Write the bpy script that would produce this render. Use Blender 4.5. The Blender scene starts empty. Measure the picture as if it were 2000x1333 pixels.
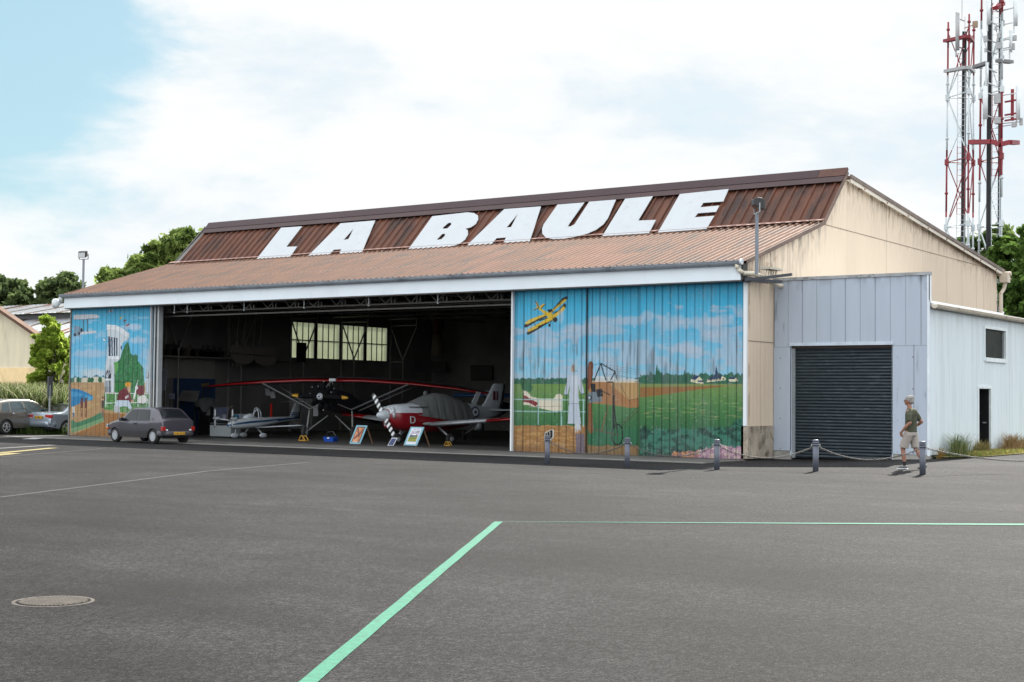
import bpy, bmesh, math, random
import numpy as np
from mathutils import Vector, Matrix
from mathutils.geometry import tessellate_polygon
random.seed(7); RNG = np.random.default_rng(7)
S = bpy.context.scene
COL = S.collection
rad = math.radians

# ------------------------------------------------------------------ camera
# world axes: x along the hangar front (right +), y into the hangar, z up; origin = front right corner of the hangar
FOC = 2844.48; CH = 1.7
def _cam():
    X1, y1, X2, y2 = -4050., 69.5, 2000., 128.5
    a = np.array([X1, y1, FOC]); a /= np.linalg.norm(a)
    b = np.array([X2, y2, FOC]); b /= np.linalg.norm(b)
    ex = -a; ey = b; ez = np.cross(ex, ey); ez /= np.linalg.norm(ez); ex = np.cross(ey, ez)
    return np.array([ex, ey, ez]).T
RM = _cam()
def ray(px, py): return RM.T @ np.array([px - 1000., py - 666.5, FOC])
_r = ray(1451, 900); CAM = _r * (CH / _r[2]); CAM[2] = CH
# measuring helpers: a photo position -> a point on a known plane of the place
def G(px, py, z=0.0):
    r = ray(px, py); return CAM + r * ((z - CAM[2]) / r[2])
def PY(px, py, y):
    r = ray(px, py); return CAM + r * ((y - CAM[1]) / r[1])
def PX(px, py, x):
    r = ray(px, py); return CAM + r * ((x - CAM[0]) / r[0])
def AD(px, py, d): return CAM + ray(px, py) * (d / FOC)
def PL(px, py, p0, n):
    r = ray(px, py); n = np.array(n, float); return CAM + r * (np.dot(np.array(p0) - CAM, n) / np.dot(r, n))
cam_data = bpy.data.cameras.new('camera'); cam = bpy.data.objects.new('camera', cam_data); COL.objects.link(cam)
cam_data.sensor_width = 36; cam_data.lens = FOC / 2000 * 36; cam_data.clip_start = 0.1; cam_data.clip_end = 3000
m = Matrix([[RM[0][i], -RM[1][i], -RM[2][i], CAM[i]] for i in range(3)] + [[0, 0, 0, 1]]); cam.matrix_world = m
S.camera = cam

# ------------------------------------------------------------------ light
SUN = Vector((-0.17, 1.10, 1.0)).normalized()        # towards the sun
sd = bpy.data.lights.new('sun', 'SUN'); sd.energy = 5.0; sd.angle = rad(0.5); sd.color = (1.0, 0.955, 0.88)
sun = bpy.data.objects.new('sun', sd); COL.objects.link(sun); sun.location = (0, 40, 60)
sun.rotation_euler = SUN.to_track_quat('Z', 'Y').to_euler()
S.view_settings.view_transform = 'Standard'; S.view_settings.look = 'None'; S.view_settings.gamma = 1
S.view_settings.exposure = 1.0
W = bpy.data.worlds.new('World'); S.world = W; W.use_nodes = True
nt = W.node_tree; nt.nodes.clear()
def N(nt, t, **k):
    n = nt.nodes.new(t)
    for a, v in k.items():
        if a == 'ins':
            for i, x in v.items(): n.inputs[i].default_value = x
        else: setattr(n, a, v)
    return n
out = N(nt, 'ShaderNodeOutputWorld'); tc = N(nt, 'ShaderNodeTexCoord')
sky = N(nt, 'ShaderNodeTexSky', sky_type='NISHITA', sun_disc=False, sun_elevation=math.asin(SUN.z),
        sun_rotation=math.atan2(SUN.x, SUN.y), air_density=1.0, dust_density=1.0, ozone_density=1.0)
bgs = N(nt, 'ShaderNodeBackground'); bgs.inputs[1].default_value = 0.06
nt.links.new(sky.outputs[0], bgs.inputs[0])
bgc = N(nt, 'ShaderNodeBackground'); bgc.inputs[1].default_value = 1.0
def mth(nt, op, a, b=None, clamp=False):
    n = nt.nodes.new('ShaderNodeMath'); n.operation = op; n.use_clamp = clamp
    for i, v in enumerate((a, b)):
        if v is None: continue
        if isinstance(v, (int, float)): n.inputs[i].default_value = v
        else: nt.links.new(v, n.inputs[i])
    return n.outputs[0]
mp = N(nt, 'ShaderNodeMapping'); mp.inputs['Scale'].default_value = (1, 1, 2.6); nt.links.new(tc.outputs['Generated'], mp.inputs[0])
n1 = N(nt, 'ShaderNodeTexNoise', ins={'Scale': 3.1, 'Detail': 8.0, 'Roughness': 0.55}); nt.links.new(mp.outputs[0], n1.inputs['Vector'])
n2 = N(nt, 'ShaderNodeTexNoise', ins={'Scale': 7.0, 'Detail': 6.0, 'Roughness': 0.6, 'Distortion': 0.4}); nt.links.new(mp.outputs[0], n2.inputs['Vector'])
# the open blue part of the sky lies in one direction (left of the hangar)
bd = ray(-120, 40); bd /= np.linalg.norm(bd)
dt = N(nt, 'ShaderNodeVectorMath', operation='DOT_PRODUCT'); dt.inputs[1].default_value = bd
nt.links.new(tc.outputs['Generated'], dt.inputs[0])
blue = N(nt, 'ShaderNodeMapRange', ins={1: 0.983, 2: 0.9990, 3: 0.0, 4: 1.0}); nt.links.new(dt.outputs['Value'], blue.inputs[0])
cl = mth(nt, 'ADD', mth(nt, 'MULTIPLY', n1.outputs[0], 1.5), mth(nt, 'MULTIPLY', n2.outputs[0], 0.6))
cov = mth(nt, 'SUBTRACT', cl, mth(nt, 'MULTIPLY', blue.outputs[0], 0.50))
cm = N(nt, 'ShaderNodeMapRange', ins={1: 0.56, 2: 0.92, 3: 0.0, 4: 1.0}); cm.interpolation_type = 'SMOOTHSTEP'; nt.links.new(cov, cm.inputs[0])
dens = N(nt, 'ShaderNodeMapRange', ins={1: 0.86, 2: 1.08, 3: 0.0, 4: 1.0}); dens.interpolation_type = 'SMOOTHSTEP'; nt.links.new(cl, dens.inputs[0])
mc = N(nt, 'ShaderNodeMix', data_type='RGBA'); mc.inputs[6].default_value = (0.405, 0.452, 0.482, 1); mc.inputs[7].default_value = (0.50, 0.508, 0.51, 1)
nt.links.new(dens.outputs[0], mc.inputs[0])
# clouds away from the view direction are brightened, added fill for the shaded fronts
vd = N(nt, 'ShaderNodeVectorMath', operation='DOT_PRODUCT'); vd.inputs[1].default_value = tuple(RM[2]); nt.links.new(tc.outputs['Generated'], vd.inputs[0])
vf = N(nt, 'ShaderNodeMapRange', ins={1: .25, 2: .75, 3: 1.95, 4: 1.0}); vf.interpolation_type = 'SMOOTHSTEP'; nt.links.new(vd.outputs['Value'], vf.inputs[0])
vs_ = N(nt, 'ShaderNodeVectorMath', operation='SCALE'); nt.links.new(mc.outputs[2], vs_.inputs[0]); nt.links.new(vf.outputs[0], vs_.inputs['Scale']); nt.links.new(vs_.outputs[0], bgc.inputs[0])
mul = N(nt, 'ShaderNodeMix', data_type='RGBA', blend_type='MIX'); mul.inputs[0].default_value = 0.62
nt.links.new(sky.outputs[0], mul.inputs[6]); mul.inputs[7].default_value = (4.3, 6.9, 7.6, 1)
nt.links.new(mul.outputs[2], bgs.inputs[0])
mx = N(nt, 'ShaderNodeMixShader'); nt.links.new(cm.outputs[0], mx.inputs[0]); nt.links.new(bgs.outputs[0], mx.inputs[1]); nt.links.new(bgc.outputs[0], mx.inputs[2])
nt.links.new(mx.outputs[0], out.inputs[0])

# ------------------------------------------------------------------ object helpers
class MB:
    def __init__(s): s.v = []; s.f = []; s.mi = []; s.cur = 0; s.sm = []; s.smooth = False
    def add(s, vs, fs, M=None):
        o = len(s.v)
        for v in vs:
            v = Vector(v)
            if M is not None: v = M @ v
            s.v.append(tuple(v))
        for f in fs: s.f.append([i + o for i in f]); s.mi.append(s.cur); s.sm.append(s.smooth)
        return s
    def box(s, a, b, M=None):
        x0, y0, z0 = [min(a[i], b[i]) for i in range(3)]; x1, y1, z1 = [max(a[i], b[i]) for i in range(3)]
        return s.add([(x0,y0,z0),(x1,y0,z0),(x1,y1,z0),(x0,y1,z0),(x0,y0,z1),(x1,y0,z1),(x1,y1,z1),(x0,y1,z1)],
                     [(0,3,2,1),(4,5,6,7),(0,1,5,4),(1,2,6,5),(2,3,7,6),(3,0,4,7)], M)
    def tube(s, p, q, r, n=8, r2=None, M=None):
        p = Vector(p); q = Vector(q); d = q - p
        if d.length < 1e-6: return s
        r2 = r if r2 is None else r2
        qx = d.to_track_quat('Z', 'Y').to_matrix(); u = qx @ Vector((1,0,0)); w = qx @ Vector((0,1,0)); vs = []
        for k in range(n):
            a = 2*math.pi*k/n; e = u*math.cos(a) + w*math.sin(a); vs += [p + e*r, q + e*r2]
        fs = [(2*k, 2*((k+1) % n), 2*((k+1) % n)+1, 2*k+1) for k in range(n)]
        fs += [tuple(2*k for k in range(n-1, -1, -1)), tuple(2*k+1 for k in range(n))]
        return s.add(vs, fs, M)
    def path(s, pts, r, n=6, M=None):
        for a, b in zip(pts[:-1], pts[1:]): s.tube(a, b, r, n, None, M)
        return s
    def bar(s, p, q, w, h):      # square bar
        p = Vector(p); q = Vector(q); d = (q-p).normalized()
        up = Vector((0,0,1)) if abs(d.z) < .95 else Vector((0,1,0))
        x = d.cross(up).normalized()*w/2; y = x.cross(d).normalized()*h/2
        vs = [p-x-y, p+x-y, p+x+y, p-x+y, q-x-y, q+x-y, q+x+y, q-x+y]
        return s.add(vs, [(0,3,2,1),(4,5,6,7),(0,1,5,4),(1,2,6,5),(2,3,7,6),(3,0,4,7)])
    def lathe(s, prof, c=(0,0,0), ax='z', n=20, M=None):   # prof: (r, h)
        vs = []; c = Vector(c)
        for r, h in prof:
            for k in range(n):
                a = 2*math.pi*k/n; x, y = r*math.cos(a), r*math.sin(a)
                vs.append(c + Vector({'z': (x,y,h), 'y': (x,h,y), 'x': (h,x,y)}[ax]))
        fs = []
        for i in range(len(prof)-1):
            for k in range(n): fs.append((i*n+k, i*n+(k+1) % n, (i+1)*n+(k+1) % n, (i+1)*n+k))
        fs += [tuple(range(n-1, -1, -1)), tuple((len(prof)-1)*n+k for k in range(n))]
        return s.add(vs, fs, M)
    def loft(s, rings, cap=True, closed=True, M=None):
        n = len(rings[0]); vs = [p for r in rings for p in r]; fs = []
        for i in range(len(rings)-1):
            for k in range(n if closed else n-1): fs.append((i*n+k, i*n+(k+1) % n, (i+1)*n+(k+1) % n, (i+1)*n+k))
        if cap and closed: fs += [tuple(range(n-1, -1, -1)), tuple((len(rings)-1)*n+k for k in range(n))]
        return s.add(vs, fs, M)
    def slab(s, pts, th, M=None):   # planar polygon (3d points) given thickness along its normal (backwards)
        P = [Vector(p) for p in pts]; nrm = Vector((0,0,0))
        for i in range(len(P)): nrm += P[i].cross(P[(i+1) % len(P)])
        nrm = -nrm.normalized()*th; n = len(P)
        fs = [tuple(range(n)), tuple(range(2*n-1, n-1, -1))] + [(i, i+n, (i+1) % n+n, (i+1) % n) for i in range(n)]
        return s.add(P + [p+nrm for p in P], fs, M)
    def grid(s, nu, nv, fn, M=None):
        vs = [fn(i/nu, j/nv) for i in range(nu+1) for j in range(nv+1)]
        return s.add(vs, [(i*(nv+1)+j, (i+1)*(nv+1)+j, (i+1)*(nv+1)+j+1, i*(nv+1)+j+1) for i in range(nu) for j in range(nv)], M)
    def build(s, name, mats, parent=None, loc=None, bevel=0, fix=True):
        me = bpy.data.meshes.new(name); me.from_pydata(s.v, [], s.f)
        if not isinstance(mats, (list, tuple)): mats = [mats]
        for mm in mats: me.materials.append(mm)
        if len(mats) > 1: me.polygons.foreach_set('material_index', s.mi)
        me.polygons.foreach_set('use_smooth', s.sm)
        if fix:
            b = bmesh.new(); b.from_mesh(me); bmesh.ops.recalc_face_normals(b, faces=b.faces); b.to_mesh(me); b.free()
        me.update()
        o = bpy.data.objects.new(name, me); COL.objects.link(o)
        if parent is not None: o.parent = parent
        if loc is not None: o.location = loc
        if bevel:
            md = o.modifiers.new('bevel', 'BEVEL'); md.width = bevel; md.segments = 2; md.limit_method = 'ANGLE'
        return o
def tag(o, label=None, cat=None, group=None, kind=None):
    if label: o['label'] = label
    if cat: o['category'] = cat
    if group: o['group'] = group
    if kind: o['kind'] = kind
    return o
def empty(name, loc=(0,0,0), rz=0, label=None, cat=None, group=None):
    o = bpy.data.objects.new(name, None); COL.objects.link(o); o.location = Vector(loc); o.rotation_euler = (0,0,rz); o.empty_display_size = .3
    return tag(o, label, cat, group)
def copy_tree(o, parent=None):
    kids = list(o.children); c = o.copy(); COL.objects.link(c)
    if parent is not None: c.parent = parent
    for k in kids: copy_tree(k, c)
    return c

# ------------------------------------------------------------------ materials
def lin(c): c = c/255; return c/12.92 if c <= .04045 else ((c+.055)/1.055)**2.4
def rgb(r, g, b, k=1.0): return tuple(min(.92, lin(x)*k) for x in (r, g, b))
def MAT(name, col, rough=.7, metal=0.0, var=.12, scale=2.0, stretch=(1,1,1), stain=None, sc_stain=2.0, st_lo=.55, st_hi=.7, bump=0, bscale=40, coat=0, spec=.5, alpha=1):
    mt = bpy.data.materials.new(name); mt.use_nodes = True; t = mt.node_tree; b = t.nodes['Principled BSDF']
    b.inputs['Roughness'].default_value = rough; b.inputs['Metallic'].default_value = metal
    b.inputs['Coat Weight'].default_value = coat; b.inputs['Specular IOR Level'].default_value = spec
    tc = N(t, 'ShaderNodeTexCoord'); mp = N(t, 'ShaderNodeMapping'); mp.inputs['Scale'].default_value = stretch
    t.links.new(tc.outputs['Object'], mp.inputs[0])
    nz = N(t, 'ShaderNodeTexNoise', ins={'Scale': scale, 'Detail': 6.0, 'Roughness': .6}); t.links.new(mp.outputs[0], nz.inputs['Vector'])
    mr = N(t, 'ShaderNodeMapRange', ins={1: .3, 2: .7, 3: 1-var, 4: 1+var}); t.links.new(nz.outputs[0], mr.inputs[0])
    vm = N(t, 'ShaderNodeVectorMath', operation='SCALE'); vm.inputs[0].default_value = col[:3]; t.links.new(mr.outputs[0], vm.inputs['Scale'])
    src = vm.outputs[0]
    if stain:
        n2 = N(t, 'ShaderNodeTexNoise', ins={'Scale': sc_stain, 'Detail': 8.0, 'Roughness': .65}); mp2 = N(t, 'ShaderNodeMapping'); mp2.inputs['Scale'].default_value = stretch; mp2.inputs['Location'].default_value = (3.1, 7.7, 1.3)
        t.links.new(tc.outputs['Object'], mp2.inputs[0]); t.links.new(mp2.outputs[0], n2.inputs['Vector'])
        m2 = N(t, 'ShaderNodeMapRange', ins={1: st_lo, 2: st_hi, 3: 0.0, 4: 1.0}); t.links.new(n2.outputs[0], m2.inputs[0])
        mx = N(t, 'ShaderNodeMix', data_type='RGBA'); t.links.new(m2.outputs[0], mx.inputs[0]); t.links.new(src, mx.inputs[6]); mx.inputs[7].default_value = (*stain, 1)
        src = mx.outputs[2]
    t.links.new(src, b.inputs['Base Color'])
    if bump:
        n3 = N(t, 'ShaderNodeTexNoise', ins={'Scale': bscale, 'Detail': 4.0}); t.links.new(tc.outputs['Object'], n3.inputs['Vector'])
        bp = N(t, 'ShaderNodeBump', ins={'Strength': bump, 'Distance': .02}); t.links.new(n3.outputs[0], bp.inputs['Height']); t.links.new(bp.outputs[0], b.inputs['Normal'])
    return mt
def MATV(name, rough=.6, spec=.4, trans=0, bump=0):   # colour comes from the painted vertex colours
    mt = bpy.data.materials.new(name); mt.use_nodes = True; t = mt.node_tree; b = t.nodes['Principled BSDF']
    b.inputs['Roughness'].default_value = rough; b.inputs['Specular IOR Level'].default_value = spec
    a = N(t, 'ShaderNodeAttribute', attribute_name='Col'); t.links.new(a.outputs['Color'], b.inputs['Base Color'])
    if trans:
        tr = N(t, 'ShaderNodeBsdfTranslucent'); t.links.new(a.outputs['Color'], tr.inputs[0]); ms = N(t, 'ShaderNodeMixShader'); ms.inputs[0].default_value = trans
        t.links.new(b.outputs[0], ms.inputs[1]); t.links.new(tr.outputs[0], ms.inputs[2]); t.links.new(ms.outputs[0], t.nodes['Material Output'].inputs[0])
    return mt
def GLASS(name, col=(.03,.035,.04), rough=.05):
    return MAT(name, col, rough, 0, .05, 1.0, spec=.9, coat=.5)
def vnoise(u, v, seed=0):
    r = np.random.default_rng(seed).random((64, 64)); i = np.floor(u).astype(int); j = np.floor(v).astype(int)
    a = u-i; b = v-j; a = a*a*(3-2*a); b = b*b*(3-2*b); i %= 64; j %= 64; i1 = (i+1) % 64; j1 = (j+1) % 64
    return (r[i,j]*(1-a)+r[i1,j]*a)*(1-b)+(r[i,j1]*(1-a)+r[i1,j1]*a)*b
def fbm(u, v, seed=0, o=4):
    t = 0; k = .5; s = 0
    for q in range(o): t = t+k*vnoise(u*2**q, v*2**q, seed+q); s += k; k *= .55
    return t/s
def sstep(a, b, x): t = np.clip((x-a)/(b-a), 0, 1); return t*t*(3-2*t)

M_alu = MAT('grey_metal', (.32,.34,.36), .45, .3, .1)
M_white = MAT('white_paint', (.72,.76,.80), .5, 0, .05, .8)
M_black = MAT('black_paint', (.012,.012,.014), .35)
M_rubber = MAT('rubber', (.018,.018,.018), .85)
M_dark = MAT('dark_steel', (.05,.048,.045), .6, .2)
M_steelin = MAT('interior_steel', (.24,.23,.22), .6, .1)
M_yellow = MAT('yellow_paint', (.38,.20,.01), .5)
M_red = MAT('red_gloss', (.20,.005,.007), .25, 0, .08, coat=.4)
M_crimson = MAT('crimson_gloss', (.19,.005,.010), .3, 0, .08, coat=.3)
M_silver = MAT('silver_paint', (.32,.345,.37), .35, .25, .06)
M_glass = MAT('dark_glass', (.012,.014,.017), .12, 0, .2, 2, spec=.35)
M_matt = MAT('matt_black', (.006,.006,.007), .9, spec=.1)
M_chrome = MAT('chrome', (.6,.62,.64), .15, 1, .03)
def PROJ(p):        # points -> measured photo position, used to place the painted patterns on the doors
    q = (np.asarray(p)-CAM) @ RM.T
    return 1000+FOC*q[..., 0]/q[..., 2], 666.5+FOC*q[..., 1]/q[..., 2]
def sheet(name, P, C, mat, parent, keep=None):   # P (nu,nv,3) positions, C (nu,nv,3) linear colours
    nu, nv = P.shape[:2]; idx = np.arange(nu*nv).reshape(nu, nv)
    q = np.stack([idx[:-1,:-1], idx[1:,:-1], idx[1:,1:], idx[:-1,1:]], -1).reshape(-1, 4)
    if keep is not None: q = q[keep.reshape(-1)]
    me = bpy.data.meshes.new(name); me.vertices.add(nu*nv); me.vertices.foreach_set('co', P.reshape(-1).astype(np.float32))
    n = len(q); me.loops.add(n*4); me.loops.foreach_set('vertex_index', q.reshape(-1).astype(np.int32))
    me.polygons.add(n); me.polygons.foreach_set('loop_start', np.arange(n, dtype=np.int32)*4)
    me.update(calc_edges=True); me.validate()
    at = me.color_attributes.new('Col', 'FLOAT_COLOR', 'POINT'); c4 = np.ones((nu*nv, 4), np.float32); c4[:, :3] = C.reshape(-1, 3)
    at.data.foreach_set('color', c4.reshape(-1)); me.materials.append(mat)
    o = bpy.data.objects.new(name, me); COL.objects.link(o)
    if parent is not None: o.parent = parent
    return o

# ------------------------------------------------------------------ ground
def asphalt():
    mt = bpy.data.materials.new('asphalt'); mt.use_nodes = True; t = mt.node_tree; b = t.nodes['Principled BSDF']
    b.inputs['Roughness'].default_value = .82; b.inputs['Specular IOR Level'].default_value = .12
    tc = N(t, 'ShaderNodeTexCoord')
    def noise(sc, det=6, r=.6, st=(1,1,1), rot=0):
        mp = N(t, 'ShaderNodeMapping'); mp.inputs['Scale'].default_value = st; mp.inputs['Rotation'].default_value = (0,0,rot)
        t.links.new(tc.outputs['Object'], mp.inputs[0]); n = N(t, 'ShaderNodeTexNoise', ins={'Scale': sc, 'Detail': float(det), 'Roughness': r}); t.links.new(mp.outputs[0], n.inputs['Vector']); return n.outputs[0]
    def mr(s, a, b_, c, d):
        n = N(t, 'ShaderNodeMapRange', ins={1: a, 2: b_, 3: c, 4: d}); t.links.new(s, n.inputs[0]); return n.outputs[0]
    grain = mr(noise(70, 2, .75), .3, .7, .25, 1.85); grain2 = mr(noise(28, 3, .7), .3, .7, .85, 1.16)
    fl = N(t, 'ShaderNodeVectorMath', operation='SNAP'); fl.inputs[1].default_value = (.014,.022,1); t.links.new(tc.outputs['Object'], fl.inputs[0]); wn = N(t, 'ShaderNodeTexWhiteNoise', noise_dimensions='3D'); t.links.new(fl.outputs[0], wn.inputs['Vector'])
    fl2 = N(t, 'ShaderNodeVectorMath', operation='SNAP'); fl2.inputs[1].default_value = (.034,.045,1); t.links.new(tc.outputs['Object'], fl2.inputs[0]); wn2 = N(t, 'ShaderNodeTexWhiteNoise', noise_dimensions='3D'); t.links.new(fl2.outputs[0], wn2.inputs['Vector'])
    grain = mth(t, 'MULTIPLY', grain, mth(t, 'MULTIPLY', mr(wn.outputs['Value'], 0, 1, .35, 1.65), mr(wn2.outputs['Value'], 0, 1, .62, 1.38)))
    big = mr(noise(.20, 6, .6), .3, .7, .52, 1.5); mid = mr(noise(1.1, 8, .75), .3, .7, .80, 1.25)
    streak = mr(noise(.55, 7, .7, (.35, 1.3, 1), rad(28)), .35, .7, .74, 1.36)
    st2 = mr(noise(.8, 6, .7, (.10, 1.6, 1), rad(-10)), .48, .72, .95, 1.25)
    f = mth(t, 'MULTIPLY', mth(t, 'MULTIPLY', mth(t, 'MULTIPLY', grain, grain2), mth(t, 'MULTIPLY', big, mid)), mth(t, 'MULTIPLY', streak, st2))
    vm = N(t, 'ShaderNodeVectorMath', operation='SCALE'); vm.inputs[0].default_value = (.0150, .0143, .0148); t.links.new(f, vm.inputs['Scale'])
    # an oil and rust stain in the foreground
    dist = N(t, 'ShaderNodeVectorMath', operation='DISTANCE'); dist.inputs[1].default_value = tuple(G(462, 1150)); 
    nn = noise(2.0, 5); add = N(t, 'ShaderNodeVectorMath', operation='MULTIPLY_ADD'); add.inputs[1].default_value = (.9,.9,0); t.links.new(nn, add.inputs[0]); t.links.new(tc.outputs['Object'], add.inputs[2])
    t.links.new(add.outputs[0], dist.inputs[0]); sm = mr(dist.outputs['Value'], .25, 1.0, .6, 0)
    mx = N(t, 'ShaderNodeMix', data_type='RGBA'); t.links.new(sm, mx.inputs[0]); t.links.new(vm.outputs[0], mx.inputs[6]); mx.inputs[7].default_value = (.009,.0075,.007,1)
    vo = N(t, 'ShaderNodeTexVoronoi', feature='DISTANCE_TO_EDGE', ins={'Scale': .22}); ad2 = N(t, 'ShaderNodeVectorMath', operation='MULTIPLY_ADD'); ad2.inputs[1].default_value = (1.5,1.5,0); nz4 = noise(.7, 6, .6); t.links.new(nz4, ad2.inputs[0]); t.links.new(tc.outputs['Object'], ad2.inputs[2]); t.links.new(ad2.outputs[0], vo.inputs['Vector'])
    ck = mth(t, 'MULTIPLY', mr(vo.outputs['Distance'], 0, .007, .7, 0), mr(noise(.3, 3), .46, .56, 0, 1)); mx9 = N(t, 'ShaderNodeMix', data_type='RGBA'); t.links.new(ck, mx9.inputs[0]); t.links.new(mx.outputs[2], mx9.inputs[6]); mx9.inputs[7].default_value = (.006,.006,.006,1); mx = mx9
    # pale specks of stone in the binder
    sp = mr(noise(120, 1, .5), .68, .72, 0, .5); m3 = N(t, 'ShaderNodeMix', data_type='RGBA'); t.links.new(sp, m3.inputs[0]); t.links.new(mx.outputs[2], m3.inputs[6]); m3.inputs[7].default_value = (.28,.27,.26,1)
    t.links.new(m3.outputs[2], b.inputs['Base Color'])
    bp = N(t, 'ShaderNodeBump', ins={'Strength': .5, 'Distance': .01}); t.links.new(noise(110, 3, .6), bp.inputs['Height']); t.links.new(bp.outputs[0], b.inputs['Normal'])
    return mt
M_asph = asphalt()
def gz(x, y):       # the yard rises gently towards the workshop on the right
    sm = lambda a, b, v: (lambda t: t*t*(3-2*t))(min(1, max(0, (v-a)/(b-a))))
    return .19*sm(.2, 7.0, x)*sm(-10, -1.5, y)
def GG(px, py, lift=0.0):
    z = 0
    for _ in range(12): p = G(px, py, z); z = gz(p[0], p[1])
    p[2] = z+lift; return p
gxs = [-900,-300,-100,-40,-10]+[i*.5 for i in range(0, 31)]+[20,40,100,300,900]; gys = [-300,-100,-40,-20]+[-10+.5*i for i in range(0, 48)]+[30,60,120,300,1500]
g = MB(); g.smooth = True; g.v = [(x, y, gz(x, y)) for x in gxs for y in gys]; k_ = len(gys)
g.f = [[i*k_+j, (i+1)*k_+j, (i+1)*k_+j+1, i*k_+j+1] for i in range(len(gxs)-1) for j in range(k_-1)]; g.mi = [0]*len(g.f); g.sm = [True]*len(g.f); tag(g.build('ground', M_asph), kind='structure')
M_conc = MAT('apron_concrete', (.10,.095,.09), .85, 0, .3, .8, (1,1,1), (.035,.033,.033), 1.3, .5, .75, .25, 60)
a = MB()
x = -29.6
while x < .05:      # slabs of the apron with open joints
    x2 = min(x+3.0, .10)
    a.box((x+.006, -2.35, -.05), (x2-.006, -.04, .018)); x = x2
tag(a.build('apron', M_conc), kind='structure')
e = MB(); e.box((-29.6,-2.55,-.05), (.1,-2.36,.026)); tag(e.build('kerb_edge', MAT('kerb_concrete', (.2,.19,.18), .8, 0, .2, 2)), kind='structure')
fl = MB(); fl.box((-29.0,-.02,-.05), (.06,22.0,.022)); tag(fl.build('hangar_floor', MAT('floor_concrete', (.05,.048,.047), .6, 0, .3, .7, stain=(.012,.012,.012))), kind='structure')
def mark(name, pts, mat, z=.006):
    m_ = MB(); m_.add([(p[0], p[1], z) for p in pts], [tuple(range(len(pts)))]); return tag(m_.build(name, mat), kind='structure')
M_mint = MAT('mint_paint', (.015,.150,.090), .8, 0, .28, 14, stain=(.014,.045,.033), sc_stain=90, st_lo=.54, st_hi=.70)
cl_px = [(974,1020),(900,1082),(814,1155),(705,1243),(605,1333)]; cg = np.array([G(*p) for p in cl_px]); qf = np.polyfit(cg[:, 1], cg[:, 0], 2); wl_ = np.linalg.norm((G(628,1333)-G(582,1333))[:2])/2*.80
m_ = MB(); vs = []; ys_ = np.linspace(cg[0, 1], cg[-1, 1]-2.5, 60)
for q, y in enumerate(ys_):
    x = np.polyval(qf, y); sl = 2*qf[0]*y+qf[1]; nn = np.array([1, -sl])/math.hypot(1, sl); wob = .002*math.sin(q*.9); vs += [(x-nn[0]*(wl_+wob), y-nn[1]*(wl_+wob), .006), (x+nn[0]*(wl_-wob), y+nn[1]*(wl_-wob), .006)]
m_.add(vs, [(2*i, 2*i+1, 2*i+3, 2*i+2) for i in range(59)])
pa = [G(2140,1023.6,.006), G(2140,1027.0,.006)]; m_.add([vs[0], pa[0], pa[1], vs[1]], [(0,1,2,3)]); tag(m_.build('painted_line', M_mint, fix=False), kind='structure')
M_lw = MAT('worn_white_line', (.17,.17,.17), .7, 0, .2, 6, stain=(.08,.08,.08), sc_stain=14, st_lo=.45, st_hi=.6)
M_ly = MAT('worn_yellow_line', (.26,.21,.07), .7, 0, .2, 6, stain=(.12,.10,.05), sc_stain=14, st_lo=.5, st_hi=.65)
def band(name, p0, p1, w, mat, z=.007):
    a = np.array(p0); b = np.array(p1); d = (b-a)[:2]; d /= np.linalg.norm(d); n = np.array([-d[1], d[0]])*w/2
    return mark(name, [a[:2]-n, b[:2]-n, b[:2]+n, a[:2]+n], mat, z)
band('parking_line', G(-260,910), G(105,875.5), .30, M_ly); band('parking_line', G(-260,892), G(105,870), .26, M_lw); band('parking_line', G(-260,915), G(30,886), .38, M_ly)
band('parking_line', G(56,858.5), G(105,852.5), .5, MAT('fresh_white_line', (.34,.34,.34), .6, 0, .15, 4))
M_faint = MAT('faded_line', (.032,.031,.031), .8, 0, .2, 3)
for a_, b_ in (((0,972),(215,945)), ((215,945),(405,921)), ((405,921),(600,904)), ((0,893),(200,877))): band('faded_line', G(*a_), G(*b_), .10, M_faint, .005)
# manhole
mc_ = G(104,1175); rx = (G(188,1174)-G(24,1176)); R0 = np.linalg.norm(rx[:2])/2
mh = empty('manhole_cover', (mc_[0], mc_[1], -.010), .5, 'round cast iron manhole cover with a ribbed pattern sunk in the asphalt', 'manhole cover')
M_iron = MAT('cast_iron', (.065,.055,.045), .8, 0, .35, 9, stain=(.025,.016,.012), sc_stain=5, st_lo=.55, st_hi=.7)
m_ = MB(); m_.lathe([(R0*.99,0),(R0*.99,.012),(R0*.9,.012),(R0*.9,.004)], n=40); m_.build('rim', M_iron, mh)
m_ = MB(); m_.lathe([(R0*.87,0),(R0*.87,.008)], n=40)
for k in range(-9, 10):
    h = math.sqrt(max(0, (R0*.82)**2-(k*R0*.09)**2)); 
    if h > .02:
        m_.box((k*R0*.09-.008,-h,.008),(k*R0*.09+.008,h,.018)); m_.box((-h,k*R0*.09-.005,.008),(h,k*R0*.09+.005,.013))
m_.build('lid', M_iron, mh)
m_ = MB(); m_.lathe([(R0*.9,.0),(R0*.9,.0045)], n=40); m_.build('gap', MAT('dirt_dark', (.012,.01,.009)), mh)

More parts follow.
